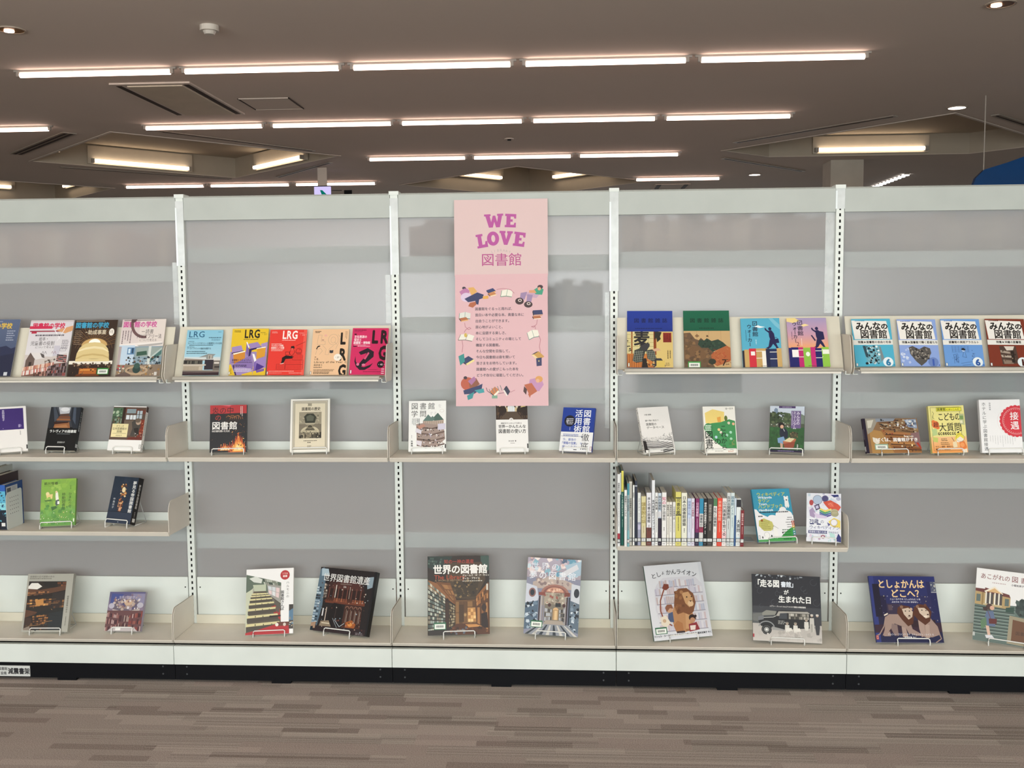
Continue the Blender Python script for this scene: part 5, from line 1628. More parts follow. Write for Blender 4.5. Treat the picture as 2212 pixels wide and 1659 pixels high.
def c_wiki():
    a = Art(.158, .212, '3f9ab8')
    a.poly([(0, 38), (6, 39), (12, 46), (22, 50), (34, 54), (46, 50), (58, 52), (60, 44), (72, 38), (82, 42), (92, 46), (100, 52), (100, 100), (0, 100)], 'f1f0f2').ell(75, 40, 9, 5, 'f1f0f2').ell(76, 50, 22, 9, 'f1f0f2').ell(44, 56, 12, 6, 'f1f0f2')
    G = 'c8cc4e'
    a.text('ウィキペディア', 11, 6, 8.4, G, .018, sx=.98, sp=.98).text('タウン', 12, 18, 8.4, G, .018, sx=.95).text('ハンドブック', 11, 29, 8.6, G, .018, sx=.95, sp=1.0)
    a.text('Wikipedia', 14, 13, 5.8, 'f0f6f8', .025, sx=1.1).text('Town', 14, 25.5, 5.8, 'f0f6f8', .025, sx=1.1).text('Handbook', 12, 37.2, 5.8, 'f0f6f8', .025, sx=1.1)
    bear(a, 88, 20, 1.0)
    a.poly([(86, 21), (91, 21), (88.5, 24)], '1c1c1c')
    a.lines(12, 43.5, 78, 1, 3, 2.2, '2a2a2e', .02).lines(8, 51, 12, 1, 3, 2.2, '3a3a3e', .02)
    a.poly([(8, 60), (22, 56), (42, 63), (46, 74), (36, 80), (18, 80), (6, 70)], 'c6c272').ell(16, 60, 3, 2.6, 'a05a24').lines(12, 61, 26, 5, 3.6, 1, '8a8440')
    for k, y in enumerate((55, 59, 64, 68.5, 73)):
        a.lines(84 - k * 3 if k < 3 else 80, y, 12 + (k % 3) * 6, 1, 2, 1.2, '4a4a4e', .02)
    a.poly([(60, 92), (76, 82), (88, 76), (100, 72), (100, 100), (10, 100), (30, 95)], '3f9a4c').rect(0, 96, 100, 100, '54a45e')
    for k, c in enumerate(('a83a28', 'c0582c', 'd8a23c', '5a9a54', '4a90a4', '4a8098', '8a5468')):
        a.rect(93, 62 + k * 4.6, 100, 66 + k * 4.6, c).ell(96.5, 64 + k * 4.6, 1.6, 1, 'f2ece0', n=8)
    a.lines(66, 78, 24, 5, 4.4, 1.5, '1c5a2c', .15)
    bear(a, 48, 78, .95)
    a.line([(40, 80), (44, 70), (56, 76)], .8, '8a8a8a').ell(24, 87, 7, 5, 'f4f3f0').ring(24, 87, 7, 5, .5, '9a9a9a').rect(18, 90, 30, 95, 'f4f3f0').rect(2, 88, 6, 94, 'f4f4f2').frame(2, 88, 6, 94, .7, '3a3a3a')
    return a.ell(12, 92, 1.6, 2.2, '3a3a3a').ell(36, 90, 1.8, 2.4, '3a4a40').ell(66, 84, 1.8, 1.6, '2a2a2a')


def c_seventy():
    a = Art(.131, .192, 'e6e8f0').blobs(0, 0, 100, 50, 40, 3, 9, ['d4d6e6', 'e4dcec', 'c4d4e0', 'dde6ec', 'b8b8d0', 'f0eef4'])
    a.ell(32, 14, 14, 10, 'b4c4da').ring(32, 14, 14, 10, 1, '5c5478').ell(14, 20, 6, 6, 'b84c4c').ell(54, 11, 10, 7, '4c4a78').ring(54, 11, 10, 7, 1.2, '8a86a8').poly([(70, 3), (92, 2), (94, 6), (80, 8)], '2c3474')
    a.poly([(48, 18), (70, 14), (92, 22), (100, 28), (92, 36), (78, 34), (64, 32), (54, 24)], 'd25540').poly([(60, 20), (76, 18), (80, 28), (68, 28)], 'dd6a54').line([(62, 24), (70, 20), (76, 26)], .8, 'f0a08c')
    for k, c in enumerate(('e8d468', '5aa06a', '4a6c9c', '5a549a')):
        a.poly([(38, 30 + k * 4), (54, 35 + k * 4), (72, 31 + k * 4), (72, 34 + k * 4), (54, 39 + k * 4), (38, 33.5 + k * 4)], c)
    a.poly([(8, 36), (18, 30), (26, 40), (24, 52), (10, 48)], 'a896b8').poly([(22, 26), (36, 22), (40, 32), (28, 36)], '4a3c64').poly([(26, 27), (34, 25), (36, 31), (28, 33)], 'c8c4e0').poly([(20, 40), (36, 44), (60, 48), (58, 52), (30, 52)], 'd6c8e2')
    a.ell(82, 42, 11, 6, 'a8a482').ell(81, 37, 11, 5, 'b4ae8c').ring(82, 42, 11, 6, .8, '7c785c').poly([(64, 58), (80, 50), (98, 56), (98, 74), (84, 72), (70, 66)], 'eed664').ell(80, 60, 10, 7, 'eceaf0').ring(80, 60, 10, 7, 1, '8a84a4').poly([(60, 60), (70, 64), (64, 68)], '5c5890')
    a.rect(0, 52, 60, 72, 'eaecf2').rect(10, 70, 96, 76, 'e8eaf4')
    a.text('70歳', 8, 53, 10.5, '2a2f6c', .015, sx=.86).text('の', 40, 55, 8, '3a4078').rect(10, 62.6, 22, 65, '242a68').rect(30, 63.2, 42, 65.6, '242a68').text('ウィキペディアン', 8, 66.5, 8.6, '333a78', -.003, sx=.96, sp=.91)
    a.rect(6, 77.5, 60, 83.5, '2a2f6e').text('図書館の魅力を語る', 8, 78.2, 4.4, 'e6e8f6', .01, sx=.96).text('門倉百合子', 64, 78.6, 4.2, '4a4e7c', 0, sx=.95).blobs(4, 86, 96, 98, 22, 2, 5, ['d8c8dc', 'e4dce8', 'b8d8dc', 'c4a8bc'])
    a.poly([(92, 82), (100, 90), (100, 100), (84, 98)], '2c3474').ell(48, 90, 6, 4, '9c5a6c').ell(48, 90, 3, 2, 'e8e0ea').poly([(66, 80), (82, 84), (84, 94), (70, 92)], 'b8dcd8')
    return a.rect(0, 84, 1.5, 92, '55556a').frame(4, 92, 78, 97, .7, 'e8e8ea')


def c_modern():
    a = Art(.197, .238, 'a9a79d').rect(4, 13, 86, 97, '2a211c')
    a.text('図書館の近代建築の歩み', 5, 3, 3.6, '6c6a62', .01, sx=1.12).lines(5, 7.5, 48, 1, 2, 1.6, '7a786e', .02)
    a.poly([(4, 22), (10, 16), (24, 16), (34, 22), (24, 27), (4, 26)], 'e8e4dc').poly([(34, 14), (86, 13), (86, 20), (60, 24), (40, 22)], '1e1a18').grid((66, 14), (86, 13), (86, 22), (68, 22), 5, 2, ['6a3c24', '8a5430', '3a2418'], .1, .2)
    a.poly([(4, 26), (30, 28), (60, 24), (86, 20), (86, 34), (44, 34), (4, 38)], '5c3c2a')
    a.grid((4, 30), (50, 29), (52, 36), (4, 40), 10, 2, ['6a4630', '8a5c3c', '3a281e', 'a06c44'], .08, .2, .4)
    a.poly([(4, 38), (40, 36), (86, 28), (86, 33), (50, 40), (4, 43)], '221814').grid((4, 44), (58, 41), (58, 54), (6, 58), 9, 3, ['8a5a34', 'b47c46', '5a3a26', '3a261a', 'd09a5a'], .08, .2, .4)
    a.poly([(22, 46), (40, 43), (42, 54), (26, 55)], 'c08648').poly([(58, 34), (86, 30), (86, 74), (62, 76)], '2c2422').grid((62, 46), (86, 44), (86, 58), (64, 60), 5, 3, ['5a3c28', '8a6038', '33241c'], .1, .2)
    a.poly([(4, 60), (34, 66), (60, 60), (86, 58), (86, 66), (56, 68), (30, 76), (4, 74)], '20201e').poly([(4, 62), (30, 66), (26, 70), (4, 76)], '5a3a28').grid((20, 72), (56, 68), (54, 86), (24, 88), 8, 4, ['7a4e2e', 'a06c3c', '4a3020', '2c201a'], .1, .2, .4)
    a.poly([(56, 68), (86, 64), (86, 97), (56, 97)], '23272a').poly([(4, 76), (18, 76), (24, 97), (4, 97)], '3c2a22').blobs(4, 86, 56, 97, 20, 1, 4, ['1c1a1a', '4a3828', '6a4c32', '2e3032']).poly([(4, 94), (16, 90), (20, 97), (4, 97)], '8a7c70')
    for k in range(18):
        a.line([(a.rnd.uniform(6, 82), 30 + k * 3.4), (a.rnd.uniform(6, 82), 32 + k * 3.4)], .5, a.rnd.choice(['c49058', '1a1614', '8a6038']))
    return a.text('図書館建築の歩み', 93, 38, 3.4, '55534c', 0, v=True, sp=1.1).vlines(92.5, 74, 16, 1, 2, 1.3, '6a6860')


def c_smallceil():
    a = Art(.157, .161).rect(0, 0, 100, 50, '5c5a84', '8a7a8c')
    a.poly([(6, 4), (40, 6), (28, 26), (4, 38)], '4a5590').poly([(60, 4), (100, 4), (100, 32), (80, 24)], '8c88a4').ell(50, 36, 38, 22, '6c6270').ell(52, 30, 24, 13, 'a08a84').ell(54, 28, 14, 7, 'c8aa90').blobs(14, 8, 92, 46, 60, 2, 6, ['7a6a80', '9a8a98', 'b8a498', '5a5474', 'c8b8b0', '8a6a6c', 'd8d0d4'])
    a.ell(10, 36, 8, 7, 'b8b4c4').ell(90, 34, 9, 7, 'b8b4c0').poly([(14, 44), (50, 52), (90, 42), (90, 48), (50, 58), (14, 50)], 'b8aca8')
    a.rect(0, 48, 100, 100, '6a4a4c').grid((0, 46), (36, 54), (36, 96), (0, 100), 9, 3, ['5a3a40', '8a5a58', 'b89c98', '432c34', 'a47a74'], .2, .12, .4).grid((64, 54), (100, 46), (100, 100), (64, 96), 9, 3, ['6a3a3c', '9a5a50', 'b89c98', '432c30', '8a4440'], .2, .12, .4).grid((36, 58), (64, 58), (64, 94), (36, 94), 8, 2, ['4a3034', '7a5850', 'a8948c', '5c4448'], .2, .1, .3)
    a.poly([(20, 90), (80, 90), (92, 100), (8, 100)], 'c0b8b8').text('世界の図書館', 28, 10, 9, 'c8c0d4', -.005, sx=.8)
    return a.rect(30, 92, 44, 98, 'efeeea')


def c_harmony():
    a = Art(.194, .266, 'f0efee')
    a.poly([(0, 8), (74, 22), (74, 100), (0, 100)], 'a8a898').poly([(0, 8), (50, 17), (74, 22), (74, 40), (40, 36), (20, 24), (8, 34), (0, 36)], '5c6a5c').poly([(6, 14), (20, 11), (34, 16), (32, 22), (16, 20)], 'd4d8d0').grid((34, 14), (66, 19), (68, 26), (38, 24), 8, 2, ['8a8c80', '3c463e', 'b4b8ac'], .15, .2)
    a.poly([(14, 24), (42, 24), (42, 34), (18, 34)], 'b8c0a8').poly([(44, 24), (74, 27), (74, 52), (48, 44)], '9c9a94').grid((46, 26), (72, 30), (70, 46), (48, 38), 3, 2, ['dcdee0', 'e0c8c8', 'cfd4d8'], .12, .08).poly([(42, 36), (48, 40), (74, 54), (74, 66), (52, 50)], '4a4640').grid((46, 40), (74, 54), (74, 64), (48, 46), 8, 1, ['5a544c', '3a3630', '6c665c'], .1, .1)
    a.poly([(0, 36), (14, 30), (12, 60), (4, 100), (0, 100)], 'c4c8b0').poly([(46, 48), (72, 62), (74, 82), (60, 70)], 'a03430').poly([(16, 34), (42, 34), (60, 70), (74, 80), (74, 92), (0, 100), (8, 60)], '5a5246')
    for k in range(8):
        y = 37 + k * k * .95
        h = 2 + k * .75
        xl, xr = 14 - k * 1.7, 42 + k * 4.2
        a.poly([(xl, y), (xr, y - .4 * k), (xr + 1, y + h * .55 - .4 * k), (xl - 1, y + h * .6)], 'd6cc9a').poly([(xl - 1, y + h * .6), (xr + 1, y + h * .5 - .4 * k), (xr + 1, y + h * 1.35 - .4 * k), (xl - 1, y + h * 1.6)], '4c453c')
        for q in range(3):
            a.rect(xl + (xr - xl) * (.25 + .25 * q), y + .4, xl + (xr - xl) * (.28 + .25 * q), y + h * .4, '5a523c')
    a.poly([(50, 72), (84, 71), (84, 73), (50, 75)], '2e2422').poly([(64, 56), (72, 60), (70, 68), (62, 64)], '5c5048')
    a.poly([(0, 97), (30, 92), (60, 86), (74, 82), (92, 84), (92, 100), (0, 100)], 'b02a30').poly([(66, 82), (92, 82), (92, 88), (64, 88)], '6a3c30').ell(66, 86, 3.4, 2.6, 'ece4dc').ell(82, 86, 3, 2.6, 'd8ccc0')
    a.rect(74, 6, 92, 80, 'f0efee').rect(91, 56, 100, 80, '5a7c98').poly([(91, 56), (100, 56), (100, 62), (91, 66)], '3a3430').rect(91, 80, 100, 93, '4a4440').blobs(91, 74, 99, 92, 14, 1, 3, ['a08c70', '2e2a28', 'd0c8b8', '6a8aa0'])
    a.ell(82, 10.5, 10, 7.4, 'b53034').text('ソウル', 82, 6.4, 3.4, 'f0c8c0', .02, al='c', sx=.9).text('奇譚', 82, 10.6, 3.4, 'f6e8e4', .03, al='c')
    return a.text('ハルモニの', 88, 20, 4.6, '2a2828', 0, v=True, sp=1.15).text('図書館さんぽ', 77, 34, 5.2, '1c1a1a', .02, v=True, sx=1.0, sp=.98)


def c_heritage():
    a = Art(.263, .261, '211c1e')
    a.poly([(0, 4), (6, 0), (12, 20), (14, 60), (10, 96), (0, 98)], '5a7080').grid((0, 30), (8, 30), (10, 96), (0, 96), 2, 16, ['90a4b4', '3a4854', 'b8c8d0', '28323c'], .1, .35)
    a.poly([(2, 2), (14, 2), (18, 12), (4, 14)], 'a8bcc8').poly([(84, 10), (96, 8), (98, 24), (88, 28)], '8a9ca8').grid((12, 24), (22, 26), (22, 46), (13, 48), 3, 5, ['5a4a44', '8a8078', '2a2424', 'b8a898'], .1, .25)
    a.poly([(20, 20), (50, 14), (78, 20), (86, 36), (86, 52), (18, 52)], '3a2220').ell(52, 32, 28, 15, '4c2a26', 180, 360)
    for k in range(8):
        x = 22 + k * 8
        a.rect(x, 26 + abs(k - 3.5) * 1.2, x + .8, 50, '7c4a3c').rect(x + 2, 32, x + 6.4, 49, '2a1816')
    a.rect(33, 26, 34.4, 46, 'd8ccc0').rect(58, 28, 59, 46, 'a89488').rect(18, 50, 88, 55, '6a3828').grid((20, 46), (86, 46), (86, 52), (20, 52), 16, 1, ['7a4430', '4a2a20', '94583c'], .25, .1)
    a.poly([(28, 62), (34, 54), (46, 55), (52, 62), (52, 92), (28, 92)], '191416').rect(39, 58, 40, 90, '3c3030').poly([(54, 56), (84, 56), (86, 92), (54, 92)], '4a2a22')
    for k in range(4):
        x = 56 + k * 7.4
        a.rect(x, 60, x + 5, 88, '33201c').ring(x + 2.5, 61, 3, 4, .6, 'a07c6c', 180, 360, 10).rect(x + 1.6, 62, x + 2.4, 84, '8c6a5c').rect(x + 3.6, 64, x + 4.2, 82, 'b8a89c')
    a.rect(22, 62, 23.4, 84, 'c8b8ac').rect(16, 64, 18, 76, 'dcdce0').poly([(60, 82), (70, 78), (78, 84), (76, 90), (60, 90)], 'a0582c').ell(68, 85, 4, 3, 'd08a48')
    a.poly([(16, 84), (30, 82), (36, 92), (14, 94)], '8c7c68').rect(18, 86, 32, 87.4, 'd8ccb4').poly([(0, 92), (100, 90), (100, 100), (0, 100)], '2c2024').line([(40, 80), (50, 90), (58, 84)], .8, 'b0b8c0').line([(36, 78), (46, 92)], .7, '98a0a8')
    a.blobs(4, 14, 96, 96, 90, .5, 1.6, ['b8a090', '120e10', '6a4038', '8a98a4', '54302a', 'd0c4b8']).poly([(0, 88), (8, 86), (8, 96), (0, 97)], 'a88870').poly([(0, 94), (4, 93), (5, 99), (0, 100)], '16242e')
    a.text('世界図書館遺産', 7, 8.5, 13.5, 'ecebe8', .004, sx=.92, sp=.97, rot=0).text('23c', 46, 26, 3.6, 'd8d4d0', .02).rect(40, 23.6, 60, 24.2, 'a09890')
    a.rect(96.5, 0, 100, 100, '17171b').lines(80, 96, 14, 2, 2, .9, '8c8488')
    return a


def c_world():
    a = Art(.252, .316, '2a1d16')
    a.poly([(0, 0), (40, 0), (30, 16), (14, 20), (0, 14)], '24332e').poly([(86, 0), (100, 0), (100, 18), (88, 24)], '3a5048').grid((0, 0), (24, 2), (20, 12), (0, 10), 7, 3, ['1c2826', '3c504a', '2a3a34', '54685e'], .15, .3)
    a.poly([(34, 8), (88, 8), (94, 30), (76, 56), (46, 54), (30, 36)], '4a3826').poly([(40, 28), (84, 28), (78, 52), (48, 52)], '3c2e1e').blobs(40, 30, 84, 52, 60, 1, 3.4, ['6a5434', '2a2018', '54422a', '8a7048', '3a2e20'])
    a.poly([(0, 30), (14, 34), (44, 56), (48, 64), (30, 54), (0, 40)], '8a5a34').poly([(12, 32), (36, 34), (46, 56), (44, 62)], '704626').grid((18, 34), (36, 36), (46, 56), (40, 56), 9, 3, ['94643a', '5a3a22', 'a87848'], .2, .2)
    a.grid((0, 30), (28, 50), (28, 92), (0, 96), 8, 12, ['b8bcae', '9aa49c', '5a6660', 'c8c4b0', '4a544e', '8a8270'], .14, .28)
    a.poly([(28, 56), (33, 54), (34, 92), (28, 94)], '3a2418').poly([(27, 58), (31, 53), (36, 58)], '2a1a12').grid((34, 58), (44, 63), (44, 90), (34, 94), 6, 9, ['8a7a5c', '6a5a40', 'b0a284', '3e3222'], .12, .28)
    a.rect(44, 56, 80, 88, '6a4a2c').grid((45, 57), (78, 57), (78, 86), (45, 86), 6, 2, ['7a5634', '5c3e24', '8a643c'], .1, .08).rect(64, 66, 78, 84, 'c08c54').grid((65, 67), (78, 67), (78, 84), (65, 84), 3, 4, ['e0ac6c', 'b07c48', 'f0c888'], .12, .12).ell(60, 75, 2, 2, 'b08c5c').rect(50, 62, 58, 84, '4a321e').rect(64, 58, 72, 65, '8a643c')
    a.poly([(76, 56), (100, 34), (100, 100), (82, 92), (78, 84)], '5a3820').poly([(78, 52), (98, 34), (98, 52), (80, 64)], '8c5a30').grid((78, 54), (98, 38), (98, 54), (79, 64), 8, 2, ['a06838', '6a4424', 'bc8450', '4a2e1a'], .2, .2).rect(80, 66, 84, 88, 'a87444').rect(87, 62, 90, 88, '8a5a34').rect(94, 60, 97, 94, 'b07c4c').poly([(86, 74), (96, 72), (98, 92), (86, 92)], '2c1c18').ell(91, 66, 4, 5, '3a2822').rect(95, 36, 98, 44, 'd8d0c4')
    a.poly([(36, 92), (46, 86), (80, 86), (100, 96), (100, 100), (36, 100)], '54301c').poly([(60, 87), (78, 87), (88, 90), (66, 91)], 'c88c50').poly([(0, 94), (40, 90), (44, 100), (0, 100)], '2c2420').blobs(30, 90, 98, 99, 24, 1, 4, ['6a3c24', '3c2418', '8a5a38', '5c6470'])
    a.text('知の一神の遺産', 26, 4, 5.6, 'b04434', .005, sx=1.0, sp=1.0).text('世界の図書館', 8, 10.5, 12.5, 'f2efea', .03, sx=.98, sp=.965).text('The Library', 10, 22.5, 7.6, 'b04a2c', .012, sx=1.02).text('A WORLD HISTORY', 11, 29, 3.2, '9a7c5c', .02, sx=1.15)
    a.text('ジェームズ・W・P・キャンベル', 56, 23.2, 3, 'e4dcd0', .03, sx=.93).text('ウィル・プライス', 56, 27, 3, 'e4dcd0', .03, sx=.95).lines(56, 31.4, 33, 1, 2, 1.1, 'c8c0b4', .02)
    return a.barcode(9, 84, 29, 93, '2c6a48').text('河出書房新社', 46, 93.4, 1.9, 'b8aca0', .02)


def c_dream():
    a = Art(.221, .308, '8a8ca0')
    a.rect(0, 0, 100, 26, 'b0a8b8', 'a89ca4').blobs(0, 0, 100, 24, 60, 3, 8, ['e4d4d4', '6a9cb4', 'cfc0c8', '8ab4c4', 'f0e4e0', '9a8c9c', '5a6c84', 'dcb8b0', 'c8d8e0']).poly([(70, 8), (100, 2), (100, 20), (80, 26)], 'a8c0d0').poly([(60, 20), (92, 6), (96, 12), (70, 24)], 'd8d8de')
    a.poly([(12, 32), (50, 22), (88, 32), (88, 40), (12, 40)], 'b8a8a0').blobs(16, 26, 84, 36, 30, 2, 5, ['c8b4a8', '9c8a88', 'd8c8bc', '8a7878'])
    a.ell(54, 46, 26, 12, 'a47468', 180, 360).ell(54, 46, 22, 9.5, '8a5a54', 180, 360).ell(54, 44, 16, 6, 'd09c84', 180, 360).blobs(42, 39, 66, 44, 16, 1, 3, ['c08878', 'e4c0a8', 'b07868'])
    a.rect(30, 45, 78, 62, 'a89c8c').blobs(32, 46, 76, 60, 40, 1.5, 4, ['c0b4a0', '8c8070', '9a5a50', 'd4ccbc', '7a7064']).rect(24, 45, 36, 49, '8a4c44').rect(72, 44, 82, 49, '7a443c')
    a.poly([(0, 34), (20, 38), (24, 52), (22, 58), (0, 60)], 'ccd0dc').ell(12, 46, 6.5, 6, '8a6460').ell(12, 46, 4, 4, '2c3440').poly([(84, 32), (100, 34), (100, 58), (84, 54)], 'ccd0d8').ell(94, 44, 5, 6, '30343e')
    a.poly([(0, 60), (24, 56), (24, 92), (0, 94)], '54687c').blobs(0, 58, 22, 92, 40, 1.5, 5, ['2c3848', '6c8296', '9aacbc', '1c2430', 'c8d4de', '404c5c'])
    a.poly([(82, 54), (100, 58), (100, 96), (82, 92)], '5c6c7c').blobs(84, 58, 100, 94, 30, 1.5, 5, ['2c3848', '7c90a2', 'a4b4c2', '1c2430', 'd0d8e0'])
    for x, c in ((25, '3a2c30'), (28, 'b4acac'), (32, '8c8484'), (76, '33262a'), (80, '2a3440'), (73, 'a49c98')):
        a.rect(x, 50, x + 2.6, 86, c)
    a.rect(36, 60, 72, 84, '7c7468').rect(56, 58, 66, 63, '2a2c30').rect(52, 66, 62, 80, 'b89468').ell(57, 67, 5, 3, 'd8b080', 180, 360).rect(55, 68, 60, 80, 'e0c090').ell(45, 61, 3, 2.4, '4a3030').ell(72, 61, 3, 2.4, '4a3030').grid((37, 64), (50, 66), (50, 80), (37, 82), 5, 3, ['4c4a4c', '8a8a8e', 'b8bcc2', '2e2e32'], .15, .2).grid((64, 66), (74, 64), (74, 82), (64, 80), 4, 3, ['4c4a4c', '8a8a8e', 'b8bcc2', '2e2e32'], .15, .2)
    a.poly([(40, 81), (70, 81), (78, 90), (30, 90)], 'a89c90').poly([(24, 86), (80, 86), (100, 100), (0, 100)], '8c9098')
    for k in range(8):
        x0, x1 = 28 + k * 6.4, 2 + k * 13
        a.poly([(x0, 87), (x0 + 2.6, 87), (x1 + 6, 100), (x1, 100)], '2c343e' if k % 2 == 0 else 'c8c4be')
    a.text('世界の', 6, 5.5, 10.5, 'dfe4ee', .003, sx=1.05, sp=1.26).text('夢の図書館', 4, 17, 11.3, 'eef0f6', .004, sx=.98, sp=1.17)
    return a.barcode(12, 82, 34, 91, '2c6a48')


def c_lion():
    a = Art(.249, .3, 'dadbe0').rect(94, 0, 100, 100, 'd2d4da')
    a.poly([(18, 26), (30, 18), (84, 18), (96, 30), (98, 56), (96, 84), (90, 88), (16, 86), (10, 60), (12, 34)], 'd0cfd6')
    for k, y in enumerate((20, 30, 42, 54, 66, 78)):
        x0, x1 = (22, 86) if k == 0 else (13, 95)
        for q in range(int((x1 - x0) / 3.4)):
            x = x0 + q * 3.4
            hh = a.rnd.uniform(7, 10)
            a.rect(x, y + 10.5 - hh, x + 2.9, y + 10.5, a.rnd.choice(['c8c4d0', 'b8b4c4', 'd8d4da', 'cbb8bc', 'b4b8c8', 'c0b0b0', 'dad8dc']))
        a.rect(x0, y + 10.5, x1, y + 11.6, '9c98a4')
    B, M = 'b5845a', '7c4f33'
    a.line([(34, 82), (22, 76), (18, 62), (20, 48), (26, 38), (30, 32)], 2.2, '8a4a36').poly([(26, 32), (30, 26), (38, 27), (38, 32), (32, 35)], '7a3c2c')
    a.poly([(42, 88), (36, 80), (36, 66), (44, 54), (60, 50), (72, 62), (72, 78), (64, 90), (54, 92)], B).poly([(36, 82), (44, 76), (52, 80), (52, 92), (40, 92)], 'a87248').poly([(60, 64), (68, 66), (64, 90), (56, 90)], 'c4966a')
    a.poly([(46, 40), (54, 34), (68, 34), (78, 42), (80, 54), (74, 66), (66, 70), (56, 66), (46, 68), (42, 56)], M).poly([(58, 40), (70, 39), (76, 48), (74, 56), (68, 60), (62, 54)], 'c79a6c').ell(71, 55, 5, 4, 'dcb890').ell(66, 46, 1.2, 1, '2a1c14').ell(74, 46, 1, 1, '2a1c14').poly([(69, 51), (74, 51), (71.5, 53)], '4a2c20').ell(58, 39, 3, 2.4, 'a87850')
    a.blobs(44, 38, 60, 66, 16, 2, 4, ['6c432b', '8a5a3a', '94643f']).rect(40, 90, 54, 92.5, '3c3234').rect(56, 88, 62, 91, '9a6a44')
    a.ell(33, 60, 6, 5, 'c49878').poly([(26, 58), (30, 54), (38, 54), (40, 60), (34, 59), (28, 64)], '8a5840').poly([(30, 66), (38, 64), (38, 78), (28, 76)], '4a5878').poly([(16, 70), (26, 68), (32, 78), (24, 84), (16, 80)], 'e4d8c4').ell(22, 75, 3, 2.4, 'c8a888')
    a.ell(70, 74, 6, 4.6, '2e1c18').ell(70, 77, 4.4, 3.4, 'b88868').poly([(62, 82), (76, 80), (80, 90), (62, 92)], '8c3038').poly([(64, 84), (74, 84), (72, 90), (64, 90)], 'e4d4cc').ell(76, 72, 2, 1.6, '2e1c18')
    for i, c in enumerate('としょかんライオン'):
        t = (i - 4) / 4
        a.text(c, 49 + 36 * t - 4, 7 + 4.5 * t * t, 7.8 if c != 'ょ' else 6, '26262c', .006, rot=-11 * t)
    a.text('ミシェル・ヌードセン さく ケビン・ホークス え 福本友美子 やく', 50, 93, 2.9, '3a3a40', .03, al='c', sx=.95)
    return a.barcode(4, 83, 24, 92, '2c6a48')


def c_car():
    a = Art(.27, .261, '25262e').rect(0, 48, 100, 74, '3a3c42').rect(0, 74, 100, 100, 'b8b2ac', 'c6c0ba')
    for k in range(16):
        a.ring(a.rnd.uniform(6, 94), a.rnd.uniform(4, 50), 3 + k % 3, 3 + k % 3, .4, '4a4c54', 0, 270, 10)
    a.blobs(0, 0, 100, 5, 22, .8, 2.4, ['a8b0b8', '5a6068', 'd0d4d8'])
    a.rect(0, 58, 40, 74, '55585a').poly([(14, 58), (20, 54), (34, 55), (40, 60), (14, 62)], '8a8a82').poly([(0, 60), (14, 58), (14, 72), (0, 70)], '6c6e6c')
    K = '1d1e22'
    a.poly([(32, 62), (36, 54), (44, 53), (76, 53), (84, 56), (88, 62), (90, 78), (46, 82), (28, 80), (12, 78), (8, 70), (14, 64)], K).poly([(34, 62), (38, 55), (80, 54), (84, 57), (50, 57), (40, 62)], 'a8a49c').poly([(40, 58), (50, 57), (50, 66), (38, 66)], '3e4248')
    a.rect(52, 57, 82, 66, '55544e').grid((53, 57), (82, 57), (82, 66), (53, 66), 12, 2, ['c8c4ba', '8a857a', '3a3834', 'a8a298', '6a675e'], .12, .15)
    a.line([(8, 66), (30, 64), (34, 62)], .9, 'c8c8c4').poly([(8, 64), (16, 62), (16, 68), (8, 70)], '74767a').ring(20, 80, 12, 10, 1.6, '8c8e90', 190, 350, 14).ell(20, 83, 7.4, 7.4, '141416').ell(20, 83, 3.8, 3.8, '9a9a98').ell(20, 83, 1.6, 1.6, 'e8e8e4').ring(20, 83, 6, 6, .6, '6a6a6c')
    a.poly([(28, 78), (46, 82), (46, 84), (28, 83)], '9a9a98').lines(37, 69, 12, 3, 2, .8, 'b8b8b4')
    for x, y, h, c in ((78, 68, 14, 'd8d4cc'), (86, 62, 24, 'c8c4bc'), (94, 62, 26, '3a3a3e'), (50, 74, 12, 'd4d0c8'), (62, 74, 12, 'dcd8d0')):
        a.ell(x, y - h * .1, 2, 1.9, 'b8a494').ell(x, y - h * .1 - 1.2, 2.2, 1.2, '8c8478' if h < 20 else 'd4d0c8').poly([(x - 3, y + 1), (x + 3, y + 1), (x + 3.4, y + h * .6), (x + 2, y + h), (x - 2, y + h), (x - 3.4, y + h * .6)], c)
    for x in (52, 64):
        a.poly([(x - 4, 80), (x + 4, 79), (x + 6, 84), (x - 4, 85)], 'e4e0d8').line([(x - 2, 84), (x + 2, 92)], .9, 'd0c8c0').line([(x + 3, 84), (x + 5, 91)], .9, 'd0c8c0')
    a.rect(84, 72, 87, 86, 'a8a49c').blobs(2, 86, 98, 98, 30, 2, 6, ['bcb6b0', 'c8c2bc', 'aea8a2'])
    a.text('「走る図', 2, 7.5, 12, 'f2f1ee', .035, sx=.87, sp=.93).text('書館」', 42, 9.5, 9, 'e6ecf6', .03, sx=.9, sp=.98).text('が', 46, 22, 7.6, 'f0efec', .03).text('生まれた日', 38, 31, 11, 'f2f1ee', .03, sx=.93, sp=.98).text('メアリー・ティットコムとアメリカで最初の移動図書館', 25, 46.4, 2.6, 'dcdad6', .03, sx=.84)
    return a.text('シャーリー・グレン作 渋谷弘子訳', 50, 92.5, 2.8, '77726e', .01, al='c', sx=.9).rect(0, 90, 2, 95, 'b03a44')


